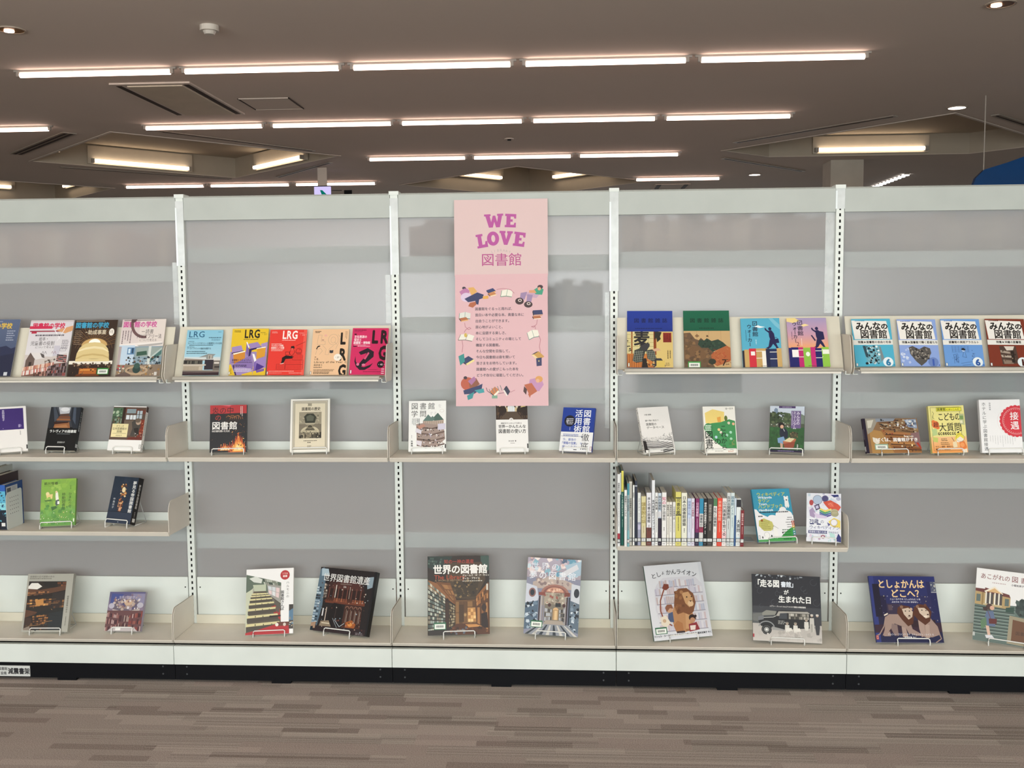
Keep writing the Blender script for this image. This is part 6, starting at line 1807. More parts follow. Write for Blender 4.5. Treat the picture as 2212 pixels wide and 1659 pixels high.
def c_twolions():
    a = Art(.267, .262).rect(0, 0, 100, 60, '28306c', '2a2c56').rect(0, 60, 100, 100, '2a2540', '23264a')
    a.rect(0, 0, 7, 100, '333c7c').rect(4, 12, 14, 62, '1d1a30').rect(14, 30, 22, 60, '232040').rect(86, 8, 100, 78, '252856').rect(92, 8, 100, 24, '555a72').blobs(93, 10, 99, 22, 10, .8, 1.8, ['a8a8a0', '3a3c54', 'd0d0c0']).rect(92, 23.4, 100, 25, '9c9ca4').rect(74, 30, 90, 60, '2c2c58')
    a.rect(22, 42, 46, 68, '3a3048').rect(60, 56, 72, 70, '332c44').rect(24, 44, 30, 52, '5a4a54').blobs(8, 30, 98, 72, 46, .5, 1.4, ['8a86a0', '5a5878', 'a89c8c', '4a4668']).poly([(0, 74), (100, 70), (100, 84), (0, 86)], '3c2838').poly([(38, 68), (92, 66), (92, 76), (38, 78)], '33222c')
    B, M = 'a38a80', '5a3426'
    a.poly([(14, 82), (18, 62), (24, 58), (46, 58), (52, 64), (52, 76), (58, 84), (50, 88), (46, 78), (30, 72), (20, 84), (16, 90), (10, 90)], B).poly([(14, 84), (22, 84), (22, 91), (12, 91)], B).poly([(26, 72), (34, 74), (34, 90), (28, 90), (24, 80)], '8a7470').poly([(46, 70), (54, 70), (56, 80), (66, 86), (68, 90), (60, 90), (50, 86)], B).poly([(40, 76), (46, 78), (48, 92), (40, 92)], 'ae958a')
    a.line([(18, 62), (14, 76), (6, 88), (0, 91)], 1.6, B).line([(16, 60), (22, 57)], 2, 'e8d8c8')
    a.poly([(38, 48), (44, 44), (56, 46), (62, 56), (58, 72), (50, 76), (42, 66), (36, 56)], M).poly([(44, 50), (54, 48), (60, 54), (58, 62), (52, 66), (46, 58)], 'd0bcaa').ell(44, 47, 2.4, 2.4, '8a6a58').ell(58, 50, 2, 2, 'c8a890').ell(49, 53, 1, .8, '1c1414').ell(55, 53, 1, .8, '1c1414').ell(54, 60, 1.6, 1.1, '4a2c28').line([(51, 62), (56, 62)], .6, '4a2c28')
    a.poly([(72, 66), (84, 62), (94, 76), (96, 88), (84, 92), (72, 92), (72, 78)], B).poly([(66, 66), (74, 70), (74, 90), (68, 92), (66, 80)], 'ae958a').poly([(76, 72), (82, 74), (80, 93), (74, 93)], 'b49c90').line([(94, 84), (97, 94), (88, 100)], 1.4, B)
    a.poly([(62, 48), (70, 42), (82, 44), (88, 54), (84, 68), (76, 74), (66, 66), (60, 58)], M).poly([(68, 48), (78, 48), (84, 54), (84, 62), (78, 64), (70, 56)], 'd4c0ae').ell(68, 46, 2.4, 2.4, '8a6a58').ell(80, 44, 2, 2.2, '6a4438').ell(74, 51.5, 1.1, .8, '1c1414').ell(80, 52, .9, .8, '1c1414').ell(82, 58, 1.6, 1, '4a2c28').ell(78, 61, 3, 1.4, 'ecdccc')
    a.text('としょかんは', 12, 4.5, 14.5, 'f2cf9a', .025, sx=.84, sp=.99).text('どこへ？', 30, 19.5, 13.5, 'f2cf9a', .025, sx=.94).text('ニューヨークの としょかんに いる', 28, 33.6, 3, 'd8d4de', .03, sx=1.0).text('ふたりの ライオンの おはなし', 30, 37.8, 3, 'd8d4de', .03, sx=1.0)
    a.text('ジョシュ・ファンク さく スティーヴィ・ルイス え', 18, 86.4, 3.3, 'dcd8e0', .015, sx=.92).text('宮坂宏美 やく', 42, 91, 3.3, 'f0eef2', .03, sx=.9)
    return a.rect(0, 90, 4, 96, 'b04a4a').frame(1, 91, 3.4, 95, .4, 'e8c8c0')


def c_akogare():
    a = Art(.243, .284, 'eeedec')
    a.rect(0, 50, 100, 100, '55655f').poly([(0, 50), (60, 46), (100, 50), (100, 96), (0, 100)], '5c6e68')
    for k in range(9):
        y = 52 + k * 4.4
        a.poly([(0, y + .6), (58, y), (60, y + 1.4), (0, y + 2.2)], '35443f').poly([(0, y + 2.2), (60, y + 1.4), (60, y + 2.4), (0, y + 3.2)], '8c9c94')
    a.poly([(0, 28), (14, 28), (14, 26), (50, 32), (52, 36), (0, 32)], '6a3430').poly([(0, 32), (52, 36), (52, 52), (0, 50)], 'b59a6a').poly([(14, 31), (28, 24), (40, 32)], 'd8b07c').poly([(13, 31), (28, 23), (41, 32), (40, 33), (28, 25.5), (15, 32.4)], 'efe4d0')
    for x in (15, 21, 28, 34):
        a.rect(x, 32, x + 2.2, 48, 'ece4d4').rect(x + 2.2, 33, x + 6, 48, '4c4442')
    a.rect(12, 48, 40, 50, 'c4b48c').rect(2, 36, 8, 46, '5c6c68').rect(44, 38, 50, 48, '5c6c68').rect(10, 33, 12.4, 50, '93784c')
    a.poly([(46, 50), (58, 48), (58, 56), (46, 56)], '2e4a40').poly([(62, 40), (74, 34), (90, 36), (96, 48), (92, 60), (66, 60), (60, 54)], '33403e').blobs(62, 36, 94, 58, 26, 2, 5, ['2a3634', '465652', '1f2a28'])
    a.poly([(52, 60), (100, 64), (100, 100), (50, 98)], '9c927a').poly([(57, 65), (100, 69), (100, 96), (56, 94)], '6a452c').text('図書館', 62, 80, 5.5, '4a3020', .01)
    a.ell(22, 52, 5, 4.4, '4a2e28').ell(26, 53, 3.4, 3, 'd8a890').poly([(12, 54), (18, 52), (20, 58), (14, 58)], '3a2420').poly([(18, 58), (28, 57), (32, 70), (32, 78), (16, 78), (16, 68)], '5c6c8c').poly([(10, 72), (18, 66), (20, 78), (12, 84)], '5c7c5c').line([(20, 58), (26, 70)], .7, '6a2a24').poly([(22, 68), (34, 67), (34, 74), (23, 75)], '5e1f1c').poly([(18, 78), (23, 78), (26, 90), (22, 91)], 'd8b4a0').poly([(18, 91), (28, 90), (32, 94), (20, 95)], 'dcdce0')
    a.text('あこがれの', 6, 6, 8.4, '8a4a4c', .005, sx=.9, sp=1.0).text('図', 52, 5.6, 9, '8a4a4c', .005, sx=.95).text('書館', 65, 6, 8.4, '8a4a4c', .005, sx=.95).lines(24, 17.5, 20, 1, 2, 1.4, 'c8b8b8', .02).text('小蝶祐美子', 52, 16.6, 3.2, '6a6468', .02)
    return a.rect(0, 89, 3, 94, 'd8dcd8').lines(1, 90, 1.6, 3, 1.4, .7, '3a3a3a')


def poster_top():
    a = Art(.381, .312, 'dabfbe')
    V = 'b4509a'
    SLAB = {
        'E': [(0, 0), (1, 0), (1, .34), (.84, .34), (.78, .2), (.5, .2), (.5, .4), (.7, .4), (.7, .58), (.5, .58), (.5, .8), (.8, .8), (.86, .64), (1, .64), (1, 1), (0, 1), (0, .83), (.13, .83), (.13, .17), (0, .17)],
        'L': [(0, 0), (.64, 0), (.64, .16), (.5, .16), (.5, .78), (.74, .78), (.82, .56), (1, .56), (1, 1), (0, 1), (0, .84), (.14, .84), (.14, .16), (0, .16)],
        'W': [(0, 0), (.34, 0), (.34, .15), (.29, .15), (.36, .6), (.45, .12), (.58, .12), (.67, .6), (.73, .15), (.68, .15), (.68, 0), (1, 0), (1, .15), (.94, .15), (.8, 1), (.6, 1), (.52, .58), (.43, 1), (.23, 1), (.07, .15), (0, .15)],
        'V': [(0, 0), (.45, 0), (.45, .16), (.39, .16), (.52, .6), (.63, .16), (.57, .16), (.57, 0), (1, 0), (1, .16), (.92, .16), (.63, 1), (.37, 1), (.08, .16), (0, .16)],
        'O': [(.5 + .5 * math.cos(k * PI / 14), .5 + .5 * math.sin(k * PI / 14)) for k in range(28)]}

    def slab(c, cx, cy, w, h, rot, col=V):
        t = math.radians(rot)
        pts = []
        for px, py in SLAB[c]:
            u, v = (px - .5) * w * a.w, (.5 - py) * h * a.h
            pts.append((cx + (u * math.cos(t) - v * math.sin(t)) / a.w, cy - (u * math.sin(t) + v * math.cos(t)) / a.h))
        a.poly(pts, col)
    slab('W', 42.6, 27.8, 20.5, 17.5, 2)
    slab('E', 60.4, 28.0, 11.8, 17.5, -3)
    slab('L', 29.6, 53.8, 11.5, 18, 9)
    slab('O', 41.6, 51.0, 13, 18.5, 4)
    slab('O', 41.8, 51.0, 4.2, 9.5, 4, 'dabfbe')
    slab('V', 55.4, 50.4, 14.2, 18, -3)
    slab('E', 69.6, 52.4, 12.2, 18.5, -8)
    for i, c in enumerate('LIBRARY'):
        t = (i - 3) / 3
        a.text(c, 49.6 + 9.6 * t - .8, 63.9 + 2.2 * t * t, 4.6, 'b8a8a8', .0, rot=-12 * t)
    a.text('図書館', 28.4, 69.6, 17.6, 'b4508a', .006, sx=1.02, sp=1.0)
    a.rect(0, 99.2, 100, 100, 'd4b0b0')
    return a


def bk(a, x, y, w, h, rot, c1, c2='f2ece2', open_=False):
    """a small drawn book"""
    t = math.radians(rot)
    R = lambda u, v: (x + (u * math.cos(t) - v * math.sin(t)) * w, y + (u * math.sin(t) + v * math.cos(t)) * h)
    if open_:
        a.poly([R(-1, -.5), R(0, -.9), R(0, .7), R(-1, 1)], c2).poly([R(0, -.9), R(1, -.6), R(1, .8), R(0, .7)], c2).line([R(-1, 1), R(0, .7), R(1, .8)], .7, c1).line([R(0, -.9), R(0, .7)], .4, c1).line([R(-1, -.5), R(-1, 1)], .5, c1)
    else:
        a.poly([R(-1, -.4), R(.5, -1), R(1, 0), R(-.5, .6)], c1).poly([R(-1, -.4), R(-.5, .6), R(-.5, 1), R(-1, 0)], '2a2438').poly([R(-.5, .6), R(1, 0), R(1, .45), R(-.5, 1)], c2)


def poster_low():
    a = Art(.377, .536, 'dcb3b8')
    K = '5a3a44'
    # children reading, four corners
    a.ell(11, 12.6, 3.6, 2.4, 'c07aa0').ell(9.6, 10.2, 2, 1, '2a2230').poly([(4.6, 13), (10, 10.4), (16, 12), (14, 16), (7, 16)], 'b878a4').ell(12, 17.2, 6, 3.4, 'd8c4dc').poly([(14, 10), (20, 9.6), (24, 13), (18, 16)], 'dca95c').poly([(10, 18.4), (24, 13.6), (31, 15.4), (30, 18), (26, 19), (25, 23), (21, 22), (22, 20), (14, 21)], '27305e').poly([(30, 16.6), (36, 16), (36, 18.4), (30, 18.8)], 'e0a850').poly([(16, 21.4), (22, 20.6), (23, 22.8), (19, 25.2), (14, 24)], 'b0603c')
    a.poly([(74, 15.6), (82, 13), (92, 15), (88, 18.4), (80, 17.6)], 'c4a0b8').poly([(84, 12.6), (91, 9.6), (95.6, 12), (94, 16), (87, 15.6)], '3a9a7c').ell(92, 10, 3, 1.5, '3c2630').ell(91, 11.4, 1.8, 1.3, 'd8a080').poly([(80, 12.6), (86, 12.2), (88, 14.6), (80, 14.4)], 'd8986c').poly([(71, 14.4), (78, 13.6), (75, 19.6), (70, 18.6)], '9c84a8').poly([(78, 15.4), (84, 16), (82, 22), (77, 21)], '9c84a8').ell(69.6, 20.6, 4.6, 2.6, '3a2024').ell(79, 23.2, 4.6, 2.4, '3a2024').ring(70, 20, 2, 1.1, .7, 'ead8d0').ring(79.4, 22.6, 2, 1.1, .7, 'ead8d0')
    a.ell(13, 83, 7.6, 5, 'b8553a').ell(10.4, 78.4, 2, 1.2, '3a2430').poly([(14, 82), (22, 78.6), (26, 83.4), (20, 86), (15, 86)], '8a5038').poly([(13, 81), (20, 77.4), (22, 80), (17, 84)], 'a86f9c').poly([(8, 88), (22, 85), (29, 83), (28, 87), (20, 90.6), (9, 91)], '27305e').poly([(12, 92), (20, 89), (18, 94), (13, 95.4)], '2e8c90').poly([(20, 88), (30, 86.6), (31, 89.6), (25, 90.4)], '3a98a0')
    a.poly([(80, 80), (92, 78), (95, 84), (90, 89), (82, 88), (79, 84)], 'c08cb4').ell(90, 79.8, 4, 2.4, 'd89c54').ell(88.6, 81, 2, 1.5, 'e0ac88').poly([(74, 84), (82, 82.6), (88, 89), (80, 92.6), (77, 88)], 'b8603c').poly([(74, 85), (77, 87.6), (76, 91.6), (73, 89)], '4a2a28').poly([(78, 91), (82, 90), (80, 94)], 'b8603c')
    # books with a winding thread
    bk(a, 39, 12.8, 5, 2.2, -6, '2a3468', 'e8b070')
    bk(a, 40, 15.2, 4.6, 1.8, -4, 'c4804c', 'f0d8b0')
    bk(a, 56, 14.4, 6, 3.2, 8, '5a8a70', 'ece8da', True)
    a.line([(45, 11.6), (52, 10.9), (60, 11.8), (64, 14.6)], .6, 'b87a84')
    bk(a, 10.4, 31, 6, 3, 4, '5a8a7a', 'dcdcd4', True)
    bk(a, 9, 34, 5, 1.8, 2, 'b0683c', 'e0b070')
    bk(a, 12, 47.6, 7.6, 3, 14, '7a6a62', 'e8e4d8', True)
    a.ell(11, 46, 1.6, 1.6, 'd0b050')
    bk(a, 13, 65.4, 7, 3.2, -20, '27305e', 'e8d890')
    a.poly([(3, 62), (9, 60), (10, 66), (5, 69)], '2f8c88')
    a.line([(10, 36.6), (10.6, 39.6), (14, 41.8), (17, 41), (15, 40), (11, 42), (9.4, 44)], .6, 'b87a84').line([(7, 49.6), (8, 54), (7, 59)], .6, 'b87a84')
    bk(a, 89, 29.8, 6, 3, 18, '27305e', 'd0a088')
    bk(a, 88, 33.2, 5, 1.6, 12, 'b0683c', 'f0dcc8')
    bk(a, 84, 45.6, 6, 3.6, -14, '6a8a80', 'ece8da', True)
    a.line([(88.6, 34.6), (88, 38), (84.6, 40.6), (82, 40), (86, 39.4), (86.6, 42)], .6, 'b87a84').line([(90, 46.6), (92, 50), (90.6, 55), (92, 60)], .6, 'b87a84')
    bk(a, 89, 62, 6.4, 3, 76, 'c89848', 'e8d0a0')
    a.poly([(87, 64), (93, 63.4), (93, 69.6), (87.6, 70)], '2c2f5c').rect(89.4, 65.6, 90.6, 66.6, 'd0c080')
    bk(a, 42, 89, 5, 3.4, -24, 'c87a4c', 'f0e8d4')
    for k in range(5):
        a.line([(36 + k * 3, 87 - k * .7), (38 + k * 3, 91 - k * .7)], .6, '6a7a70')
    a.rect(39, 92, 45, 94.2, '7aa48c')
    bk(a, 55, 88.6, 3.4, 3.6, 70, '2a2a44', 'e8e0d8')
    a.line([(33, 86), (34, 88.4), (37, 90)], .6, K).line([(46, 90.4), (52, 90)], .5, K).line([(59, 89.6), (64, 88)], .5, 'b87a84')
    T = ['図書館をぐるっと周れば、', '面白い本や必要な本、貴重な本に', '出会うことができます。', '居心地がよいこと、', '本に没頭する楽しさ、', 'そしてコミュニティの場として', '機能する図書館。', 'そんな空間を目指して、', '今日も図書館は扉を開いて', '皆さまをお待ちしています。', '図書館への愛がこもった本を', 'どうぞ存分に堪能してください。']
    for i, l in enumerate(T):
        a.text(l, 21.4 + i * .09, 24.9 + i * 4.58, 2.55, '4c4450', .012, sx=.975)
    return a


t = thing('poster', 'tall pink poster reading WE LOVE above a ring of drawn readers', 'poster', M=pose(1.3437, -0.075, 1.1225, 0.0, 0.0748, 0.004))
sheet = MB().box(-.1885, .1885, 0, .0004, 0, .536).build('lower_sheet', PAPER, t)
PENDING.append((poster_low(), 'sheet_print', sheet, -0.0003, None))
sheet = MB().box(-.1905, .1905, .0004, .0008, .528, .84).build('upper_sheet', PAPER, t)
PENDING.append((poster_top(), 'sheet_print', sheet, 0.0001, Matrix.Translation((0, 0, .528))))

# name plate on the kick board
np_ = MB().box(-0.757, -0.6135, -0.2145, -0.2125, 0.0155, 0.0605).build('name_plate', mat('plate_silver', 'c9cccb', 0.35, 0.2), BC)
a = Art(.1435, .045, 'd2d4d2')
a.text('減震書架', 34, 20, 62, '2c2c30', .03, sx=.84).text('図書館', 6, 14, 32, '3a3a3e', .02, sx=.9).text('設備', 12, 56, 32, '3a3a3e', .02, sx=.9)
PENDING.append((a, 'plate_print', np_, -0.2147, Matrix.Translation((-0.68525, 0, 0.0155))))

# ------------------------------------------------------------------ magazines on the racks
GM = 'magazines on the slanted racks'
M5 = dict(kind='magazine', group=GM)
book((-0.7606, -0.1632, 1.2576, 0.04, 0.4375, -0.0025, 0.1837, 0.2536), 'navy magazine with a mountain ridge, cut by the left frame edge', c_navy(), .004, 'L', '46547a', **M5)
book((-0.5281, -0.1623, 1.2573, 0.04, 0.4382, 0.003, 0.1813, 0.2494), 'white magazine with red masthead and rows of picture books', c_picture(), .004, 'L', 'd8d4da', **M5)
book((-0.3372, -0.1621, 1.2559, 0.04, 0.4168, 0.0037, 0.1788, 0.2485), 'dark brown magazine with a glowing reading dome and cyan masthead', c_dome(), .004, 'L', '35261d', **M5)
book((-0.1333, -0.1632, 1.2555, 0.04, 0.4317, 0.0101, 0.1815, 0.2522), 'pale magazine with pink masthead and a brown loop over an atrium', c_white(), .004, 'L', 'e2d8d2', **M5)
book((0.1276, -0.1627, 1.2585, 0.0313, 0.4143, -0.0027, 0.1494, 0.1971), 'sky blue journal with a concrete building below its title', c_lrgblue(), .005, 'L', '9ccbe0', **M5)
book((0.3184, -0.1629, 1.258, 0.0365, 0.3988, -0.0018, 0.1488, 0.2007), 'yellow journal with tumbling purple and orange books', c_lrgyellow(), .006, 'L', 'e4c02c', **M5)
book((0.4752, -0.1629, 1.2579, 0.04, 0.4155, -0.0073, 0.1503, 0.1973), 'bright red journal with a reader sitting on crates', c_lrgred(), .006, 'L', 'e23a30', **M5)
book((0.6503, -0.163, 1.2579, 0.0348, 0.45, 0.0004, 0.1475, 0.201), 'peach journal with outlined letters and black capitals', c_lrgpeach(), .006, 'L', 'ebc29a', **M5)
book((0.8089, -0.1629, 1.2582, 0.0033, 0.4491, -0.0072, 0.1475, 0.204), 'hot pink journal with a black hand shape', c_lrgpink(), .006, 'L', 'cf2a62', **M5)
book((1.9343, -0.1629, 1.2828, -0.04, 0.45, -0.0059, 0.18, 0.245), 'bound journal with blue band over an old woodblock figure', c_zblue(), .006, 'L', '1f3d9c', **M5)
book((2.1592, -0.163, 1.2826, -0.04, 0.45, -0.002, 0.181, 0.245), 'bound journal with green band over an old painted map', c_zgreen(), .006, 'L', '146449', **M5)
book((2.3721, -0.1632, 1.2825, -0.0311, 0.402, 0.0111, 0.1515, 0.2055), 'light blue paperback with a man striding over books in daylight', c_walker1(), .009, 'L', '57aecb')
book((2.5544, -0.1633, 1.2825, -0.0169, 0.4336, 0.0063, 0.1537, 0.2076), 'sunset coloured paperback with a walking reader with backpack', c_walker2(), .009, 'L', 'c99cb0')
book((2.8044, -0.1627, 1.2837, -0.0218, 0.4458, 0.0057, 0.1492, 0.2021), 'cyan booklet with a rocky blue picture and number six', minna(.149, .202, '4fb0ce', '2a7ca8', '特集★図書館の自由と社会', '6', p_rock), .004, 'L', '4fb0ce', **M5)
book((2.9758, -0.1627, 1.2831, -0.0237, 0.431, -0.0069, 0.1471, 0.1983), 'lilac blue booklet with a heart of grey photographs', minna(.147, .198, '8ca6de', '3c5cae', '特集★図書館で輝く若者たち', '1', p_heart), .004, 'L', '8ca6de', **M5)
book((3.1434, -0.1627, 1.2828, -0.0176, 0.4289, -0.0088, 0.1465, 0.1982), 'mid blue booklet with a pencil sketch of a seated child', minna(.1465, .198, '6c9cda', '2a56a0', '図書館の実践アラカルト', '6', p_sketch), .004, 'L', '6c9cda', **M5)
book((3.3119, -0.163, 1.2818, -0.0234, 0.4222, -0.0147, 0.1469, 0.1979), 'rust brown booklet with a building photograph, at the right frame edge', minna(.147, .198, '7c3422', '4a2018', '特集★沖縄の図書館', '10', p_build), .004, 'L', '7c3422', **M5)


# ------------------------------------------------------------------ books on easels
def stood(p, zs, blabel, elabel, art, t, bind, col, lip=.127, off=0.0, reach=.25, **kw):
    p = list(p)
    p[2] = max(p[2], zs + t * math.sin(p[4]) + .0058 + abs(p[5]) * lip / 2)
    book(p, blabel, art, t, bind, col, **kw)
    easel(p, zs, elabel, lip, t, off, reach=reach)


E_ = 'white wire easel under the '
stood((-0.6828, -0.1591, 0.9385, 0.4758, 0.2928, 0.0152, 0.1285, 0.1904), ZM, 'white book with a purple square, cut by the left frame edge', E_ + 'purple square book at the left edge', c_whitepurple(), .019, 'L', 'efecea', .08, spine='f0edea')
sa = Art(.019, .1865, '15171a')
sa.text('ラトヴィアの図書館', 50, 10, 5, 'c8ccd0', .01, v=True, sx=1.0).rect(10, 84, 90, 92, 'b8bcc0')
stood((-0.4951, -0.1265, 0.9422, -0.0318, 0.3736, -0.0104, 0.1318, 0.1865), ZM, 'black book with rows of copper seats in a dim hall', E_ + 'black copper seat book', c_latvia(), .019, 'R', '15171a', .08, -.014, spine_art=sa)
sa = Art(.02, .1904, 'eceae6')
sa.rect(0, 0, 100, 12, '4a3028').text('オランダ公共図書館の挑戦', 50, 15, 4.2, '3a3028', .01, v=True).rect(14, 84, 94, 94, 'f6f6f4').frame(14, 84, 94, 94, 5, '2a2a2a')
stood((-0.2172, -0.1321, 0.9417, -0.0127, 0.3783, -0.0187, 0.1409, 0.1904), ZM, 'book with a brick courtyard photo and cream title box', E_ + 'courtyard photo book', c_dutch(), .02, 'R', 'eceae6', .08, -.004, spine_art=sa)
stood((0.2304, -0.1598, 0.9391, 0.1578, 0.2425, 0.0014, 0.1459, 0.1941), ZM, 'black book in flames with a red top band', E_ + 'flame covered book', c_fire(), .024, 'R', '1a1a20')
stood((0.5625, -0.1415, 0.9408, 0.1319, 0.3419, 0.0043, 0.1586, 0.2201), ZM, 'cream framed history book with an engraved domed hall', E_ + 'cream framed history book', c_history(), .02, 'R', 'efece4', .137, hard=True)
stood((1.0416, -0.1283, 0.9421, 0.0566, 0.3314, 0.0078, 0.1519, 0.2103), ZM, 'white book with a cutaway drawing of a green-roofed library', E_ + 'cutaway drawing book left of the poster foot', c_study(), .017, 'R', 'eeefed', .125)
stood((1.3883, -0.1314, 0.9418, 0.107, 0.3368, -0.0007, 0.1293, 0.2082), ZM, 'white book with a vaulted hall photo, tucked under the poster', E_ + 'vaulted hall book below the poster', c_easy(), .015, 'R', 'edecea', .1)
stood((1.6392, -0.1208, 0.9428, -0.2777, 0.3888, 0.0029, 0.135, 0.1827), ZM, 'blue and white book with large vertical white characters', E_ + 'blue and white book', c_bluewhite(), .014, 'R', '2a46a0', .1, spine='2f4aa4')
sa = Art(.014, .1886, 'e6e4e0')
sa.blobs(10, 2, 90, 98, 40, 10, 22, ['5a5858', '8a8886', '3a3838'])
stood((1.9767, -0.154, 0.9396, 0.3554, 0.391, 0.0064, 0.1334, 0.1886), ZM, 'white book with black wave lines, tilted to the right', E_ + 'white book with wave lines', c_database(), .014, 'L', 'e9e7e4', .11, .005, spine_art=sa)
stood((2.2182, -0.1486, 0.9401, 0.099, 0.3078, -0.0002, 0.1289, 0.1875), ZM, 'cream book with a green hill and yellow house', E_ + 'green hill book', c_future(), .014, 'L', 'efece4', .122)
stood((2.4697, -0.1456, 0.9404, -0.2771, 0.3316, 0.0089, 0.133, 0.1873), ZM, 'book with a child bending over a basket on a lawn', E_ + 'lawn and basket book', c_museum(), .018, 'R', '3a3a4a', .126, spine='4a4a58')
sa = Art(.011, .1403, '251c34')
sa.rect(10, 30, 90, 60, '6a6478').rect(10, 80, 90, 94, 'c8c8cc')
stood((2.8876, -0.1503, 0.94, 0.1899, 0.3716, -0.0154, 0.2277, 0.1403), ZM, 'landscape photo book looking down on a busy brown library', E_ + 'landscape photo book', c_boku(), .011, 'L', '3a2a30', .11, spine_art=sa)
stood((3.1037, -0.1419, 0.9408, 0.0467, 0.2635, 0.0188, 0.139, 0.1858), ZM, 'yellow and orange book with big black question title', E_ + 'yellow question book', c_kodomo(), .017, 'L', 'e6dc8c', .1, spine='dcd484')
stood((3.3078, -0.1303, 0.9419, 0.0127, 0.2111, 0.0099, 0.1566, 0.2084), ZM, 'white book with a large red seal, at the right frame edge', E_ + 'red seal book', c_hotel(), .018, 'L', 'f0eff0', .13, .012)
stood((-0.4951, -0.1671, 0.6339, 0.1763, 0.3012, 0.0154, 0.1383, 0.1936), ZL1, 'lime green book with a tiny walker in a meadow', E_ + 'lime green book', c_lime(), .018, 'R', '86b248', .125, -.004, spine='7aa844')
sa = Art(.034, .195, '191517')
sa.text('夢見る帝国図書館', 50, 14, 6.4, 'd8d4d0', .015, v=True, sx=1.1, sp=1.02).text('中島京子', 50, 72, 3.4, 'c8c4c0', 0, v=True).rect(22, 86, 80, 95, 'dcdad6').frame(22, 86, 80, 95, 4, '3a3a3a')
stood((-0.2475, -0.1486, 0.6351, -0.2124, 0.3497, -0.022, 0.1178, 0.195), ZL1, 'thick navy book with glowing windows and a dark spine', E_ + 'thick navy book', c_navydream(), .034, 'R', '191a20', .105, -.004, spine_art=sa)
stood((2.4385, -0.167, 0.589, 0.2018, 0.4257, -0.0078, 0.1581, 0.2123), ZL4, 'teal handbook with white bears, clouds and a green hill', E_ + 'teal handbook with bears', c_wiki(), .013, 'L', '3f9ab8', .115, .02)
stood((2.6149, -0.1714, 0.5887, -0.3081, 0.3486, 0.0345, 0.1313, 0.1916), ZL4, 'pale lavender book with floating books and a red leaf shape', E_ + 'pale lavender book', c_seventy(), .014, 'R', 'e6e8f0', .09, .002, reach=.1)
stood((-0.5657, -0.1782, 0.1862, 0.0093, 0.3512, 0.0112, 0.1969, 0.2382), ZBASE, 'grey framed book with a curving amber-lit library', E_ + 'grey framed book with curving galleries', c_modern(), .02, 'R', 'aeaca2', .13, .005, spine='a6a49a')
stood((-0.2434, -0.1558, 0.1872, -0.059, 0.4243, 0.0199, 0.157, 0.1611), ZBASE, 'small squarish book with a painted purple ceiling', E_ + 'small painted ceiling book', c_smallceil(), .016, 'R', '9a92a4', .09, spine='a49cae')
stood((0.3814, -0.1665, 0.1867, 0.1167, 0.3458, 0.0192, 0.1942, 0.2663), ZBASE, 'white edged book with rows of reading desks and red foot', E_ + 'reading desk rows book', c_harmony(), .012, 'L', 'eeedec', .128)
stood((0.666, -0.1583, 0.1871, -0.283, 0.3997, -0.0029, 0.2633, 0.2608), ZBASE, 'large dark glossy book of a carved wooden library, tilted left', E_ + 'dark carved library book', c_heritage(), .026, 'R', '17171b', .12, -.004, spine='16161a')
stood((1.1653, -0.1545, 0.1872, 0.2182, 0.2348, -0.0296, 0.2516, 0.3163), ZBASE, 'tall brown photo book of a long gallery with bold white title', E_ + 'tall brown gallery book', c_world(), .03, 'L', '2a2420', .128)
stood((1.5373, -0.1515, 0.1874, -0.0484, 0.3353, -0.04, 0.2208, 0.3077), ZBASE, 'tall pale blue photo book of a baroque arch hall', E_ + 'pale blue arch hall book', c_dream(), .024, 'L', '9aa4b4', .122)
stood((2.0732, -0.1537, 0.1873, 0.2669, 0.4162, 0.0132, 0.2492, 0.2996), ZBASE, 'pale picture book with one seated lion before shelves', E_ + 'single lion picture book', c_lion(), .01, 'L', '5a7468', .12, spine='3f5c50')
stood((2.4787, -0.1827, 0.1861, -0.005, 0.3724, -0.0349, 0.2699, 0.2612), ZBASE, 'black and white picture book with an old motor car', E_ + 'old motor car book', c_car(), .01, 'L', '25262e', .13)
stood((2.9594, -0.1722, 0.1865, 0.0788, 0.4734, -0.0224, 0.2666, 0.2624), ZBASE, 'navy picture book with two lions at night', E_ + 'navy two lions book', c_twolions(), .01, 'L', '2a3270', .128, .012, spine='2a3270')
stood((3.3233, -0.1836, 0.186, -0.3491, 0.3187, -0.041, 0.243, 0.2837), ZBASE, 'white topped picture book with a girl on library steps, at the right frame edge', E_ + 'girl on steps picture book', c_akogare(), .01, 'L', 'eeedec', .128)

# ------------------------------------------------------------------ the row of spines
GS = 'books in the spine row'
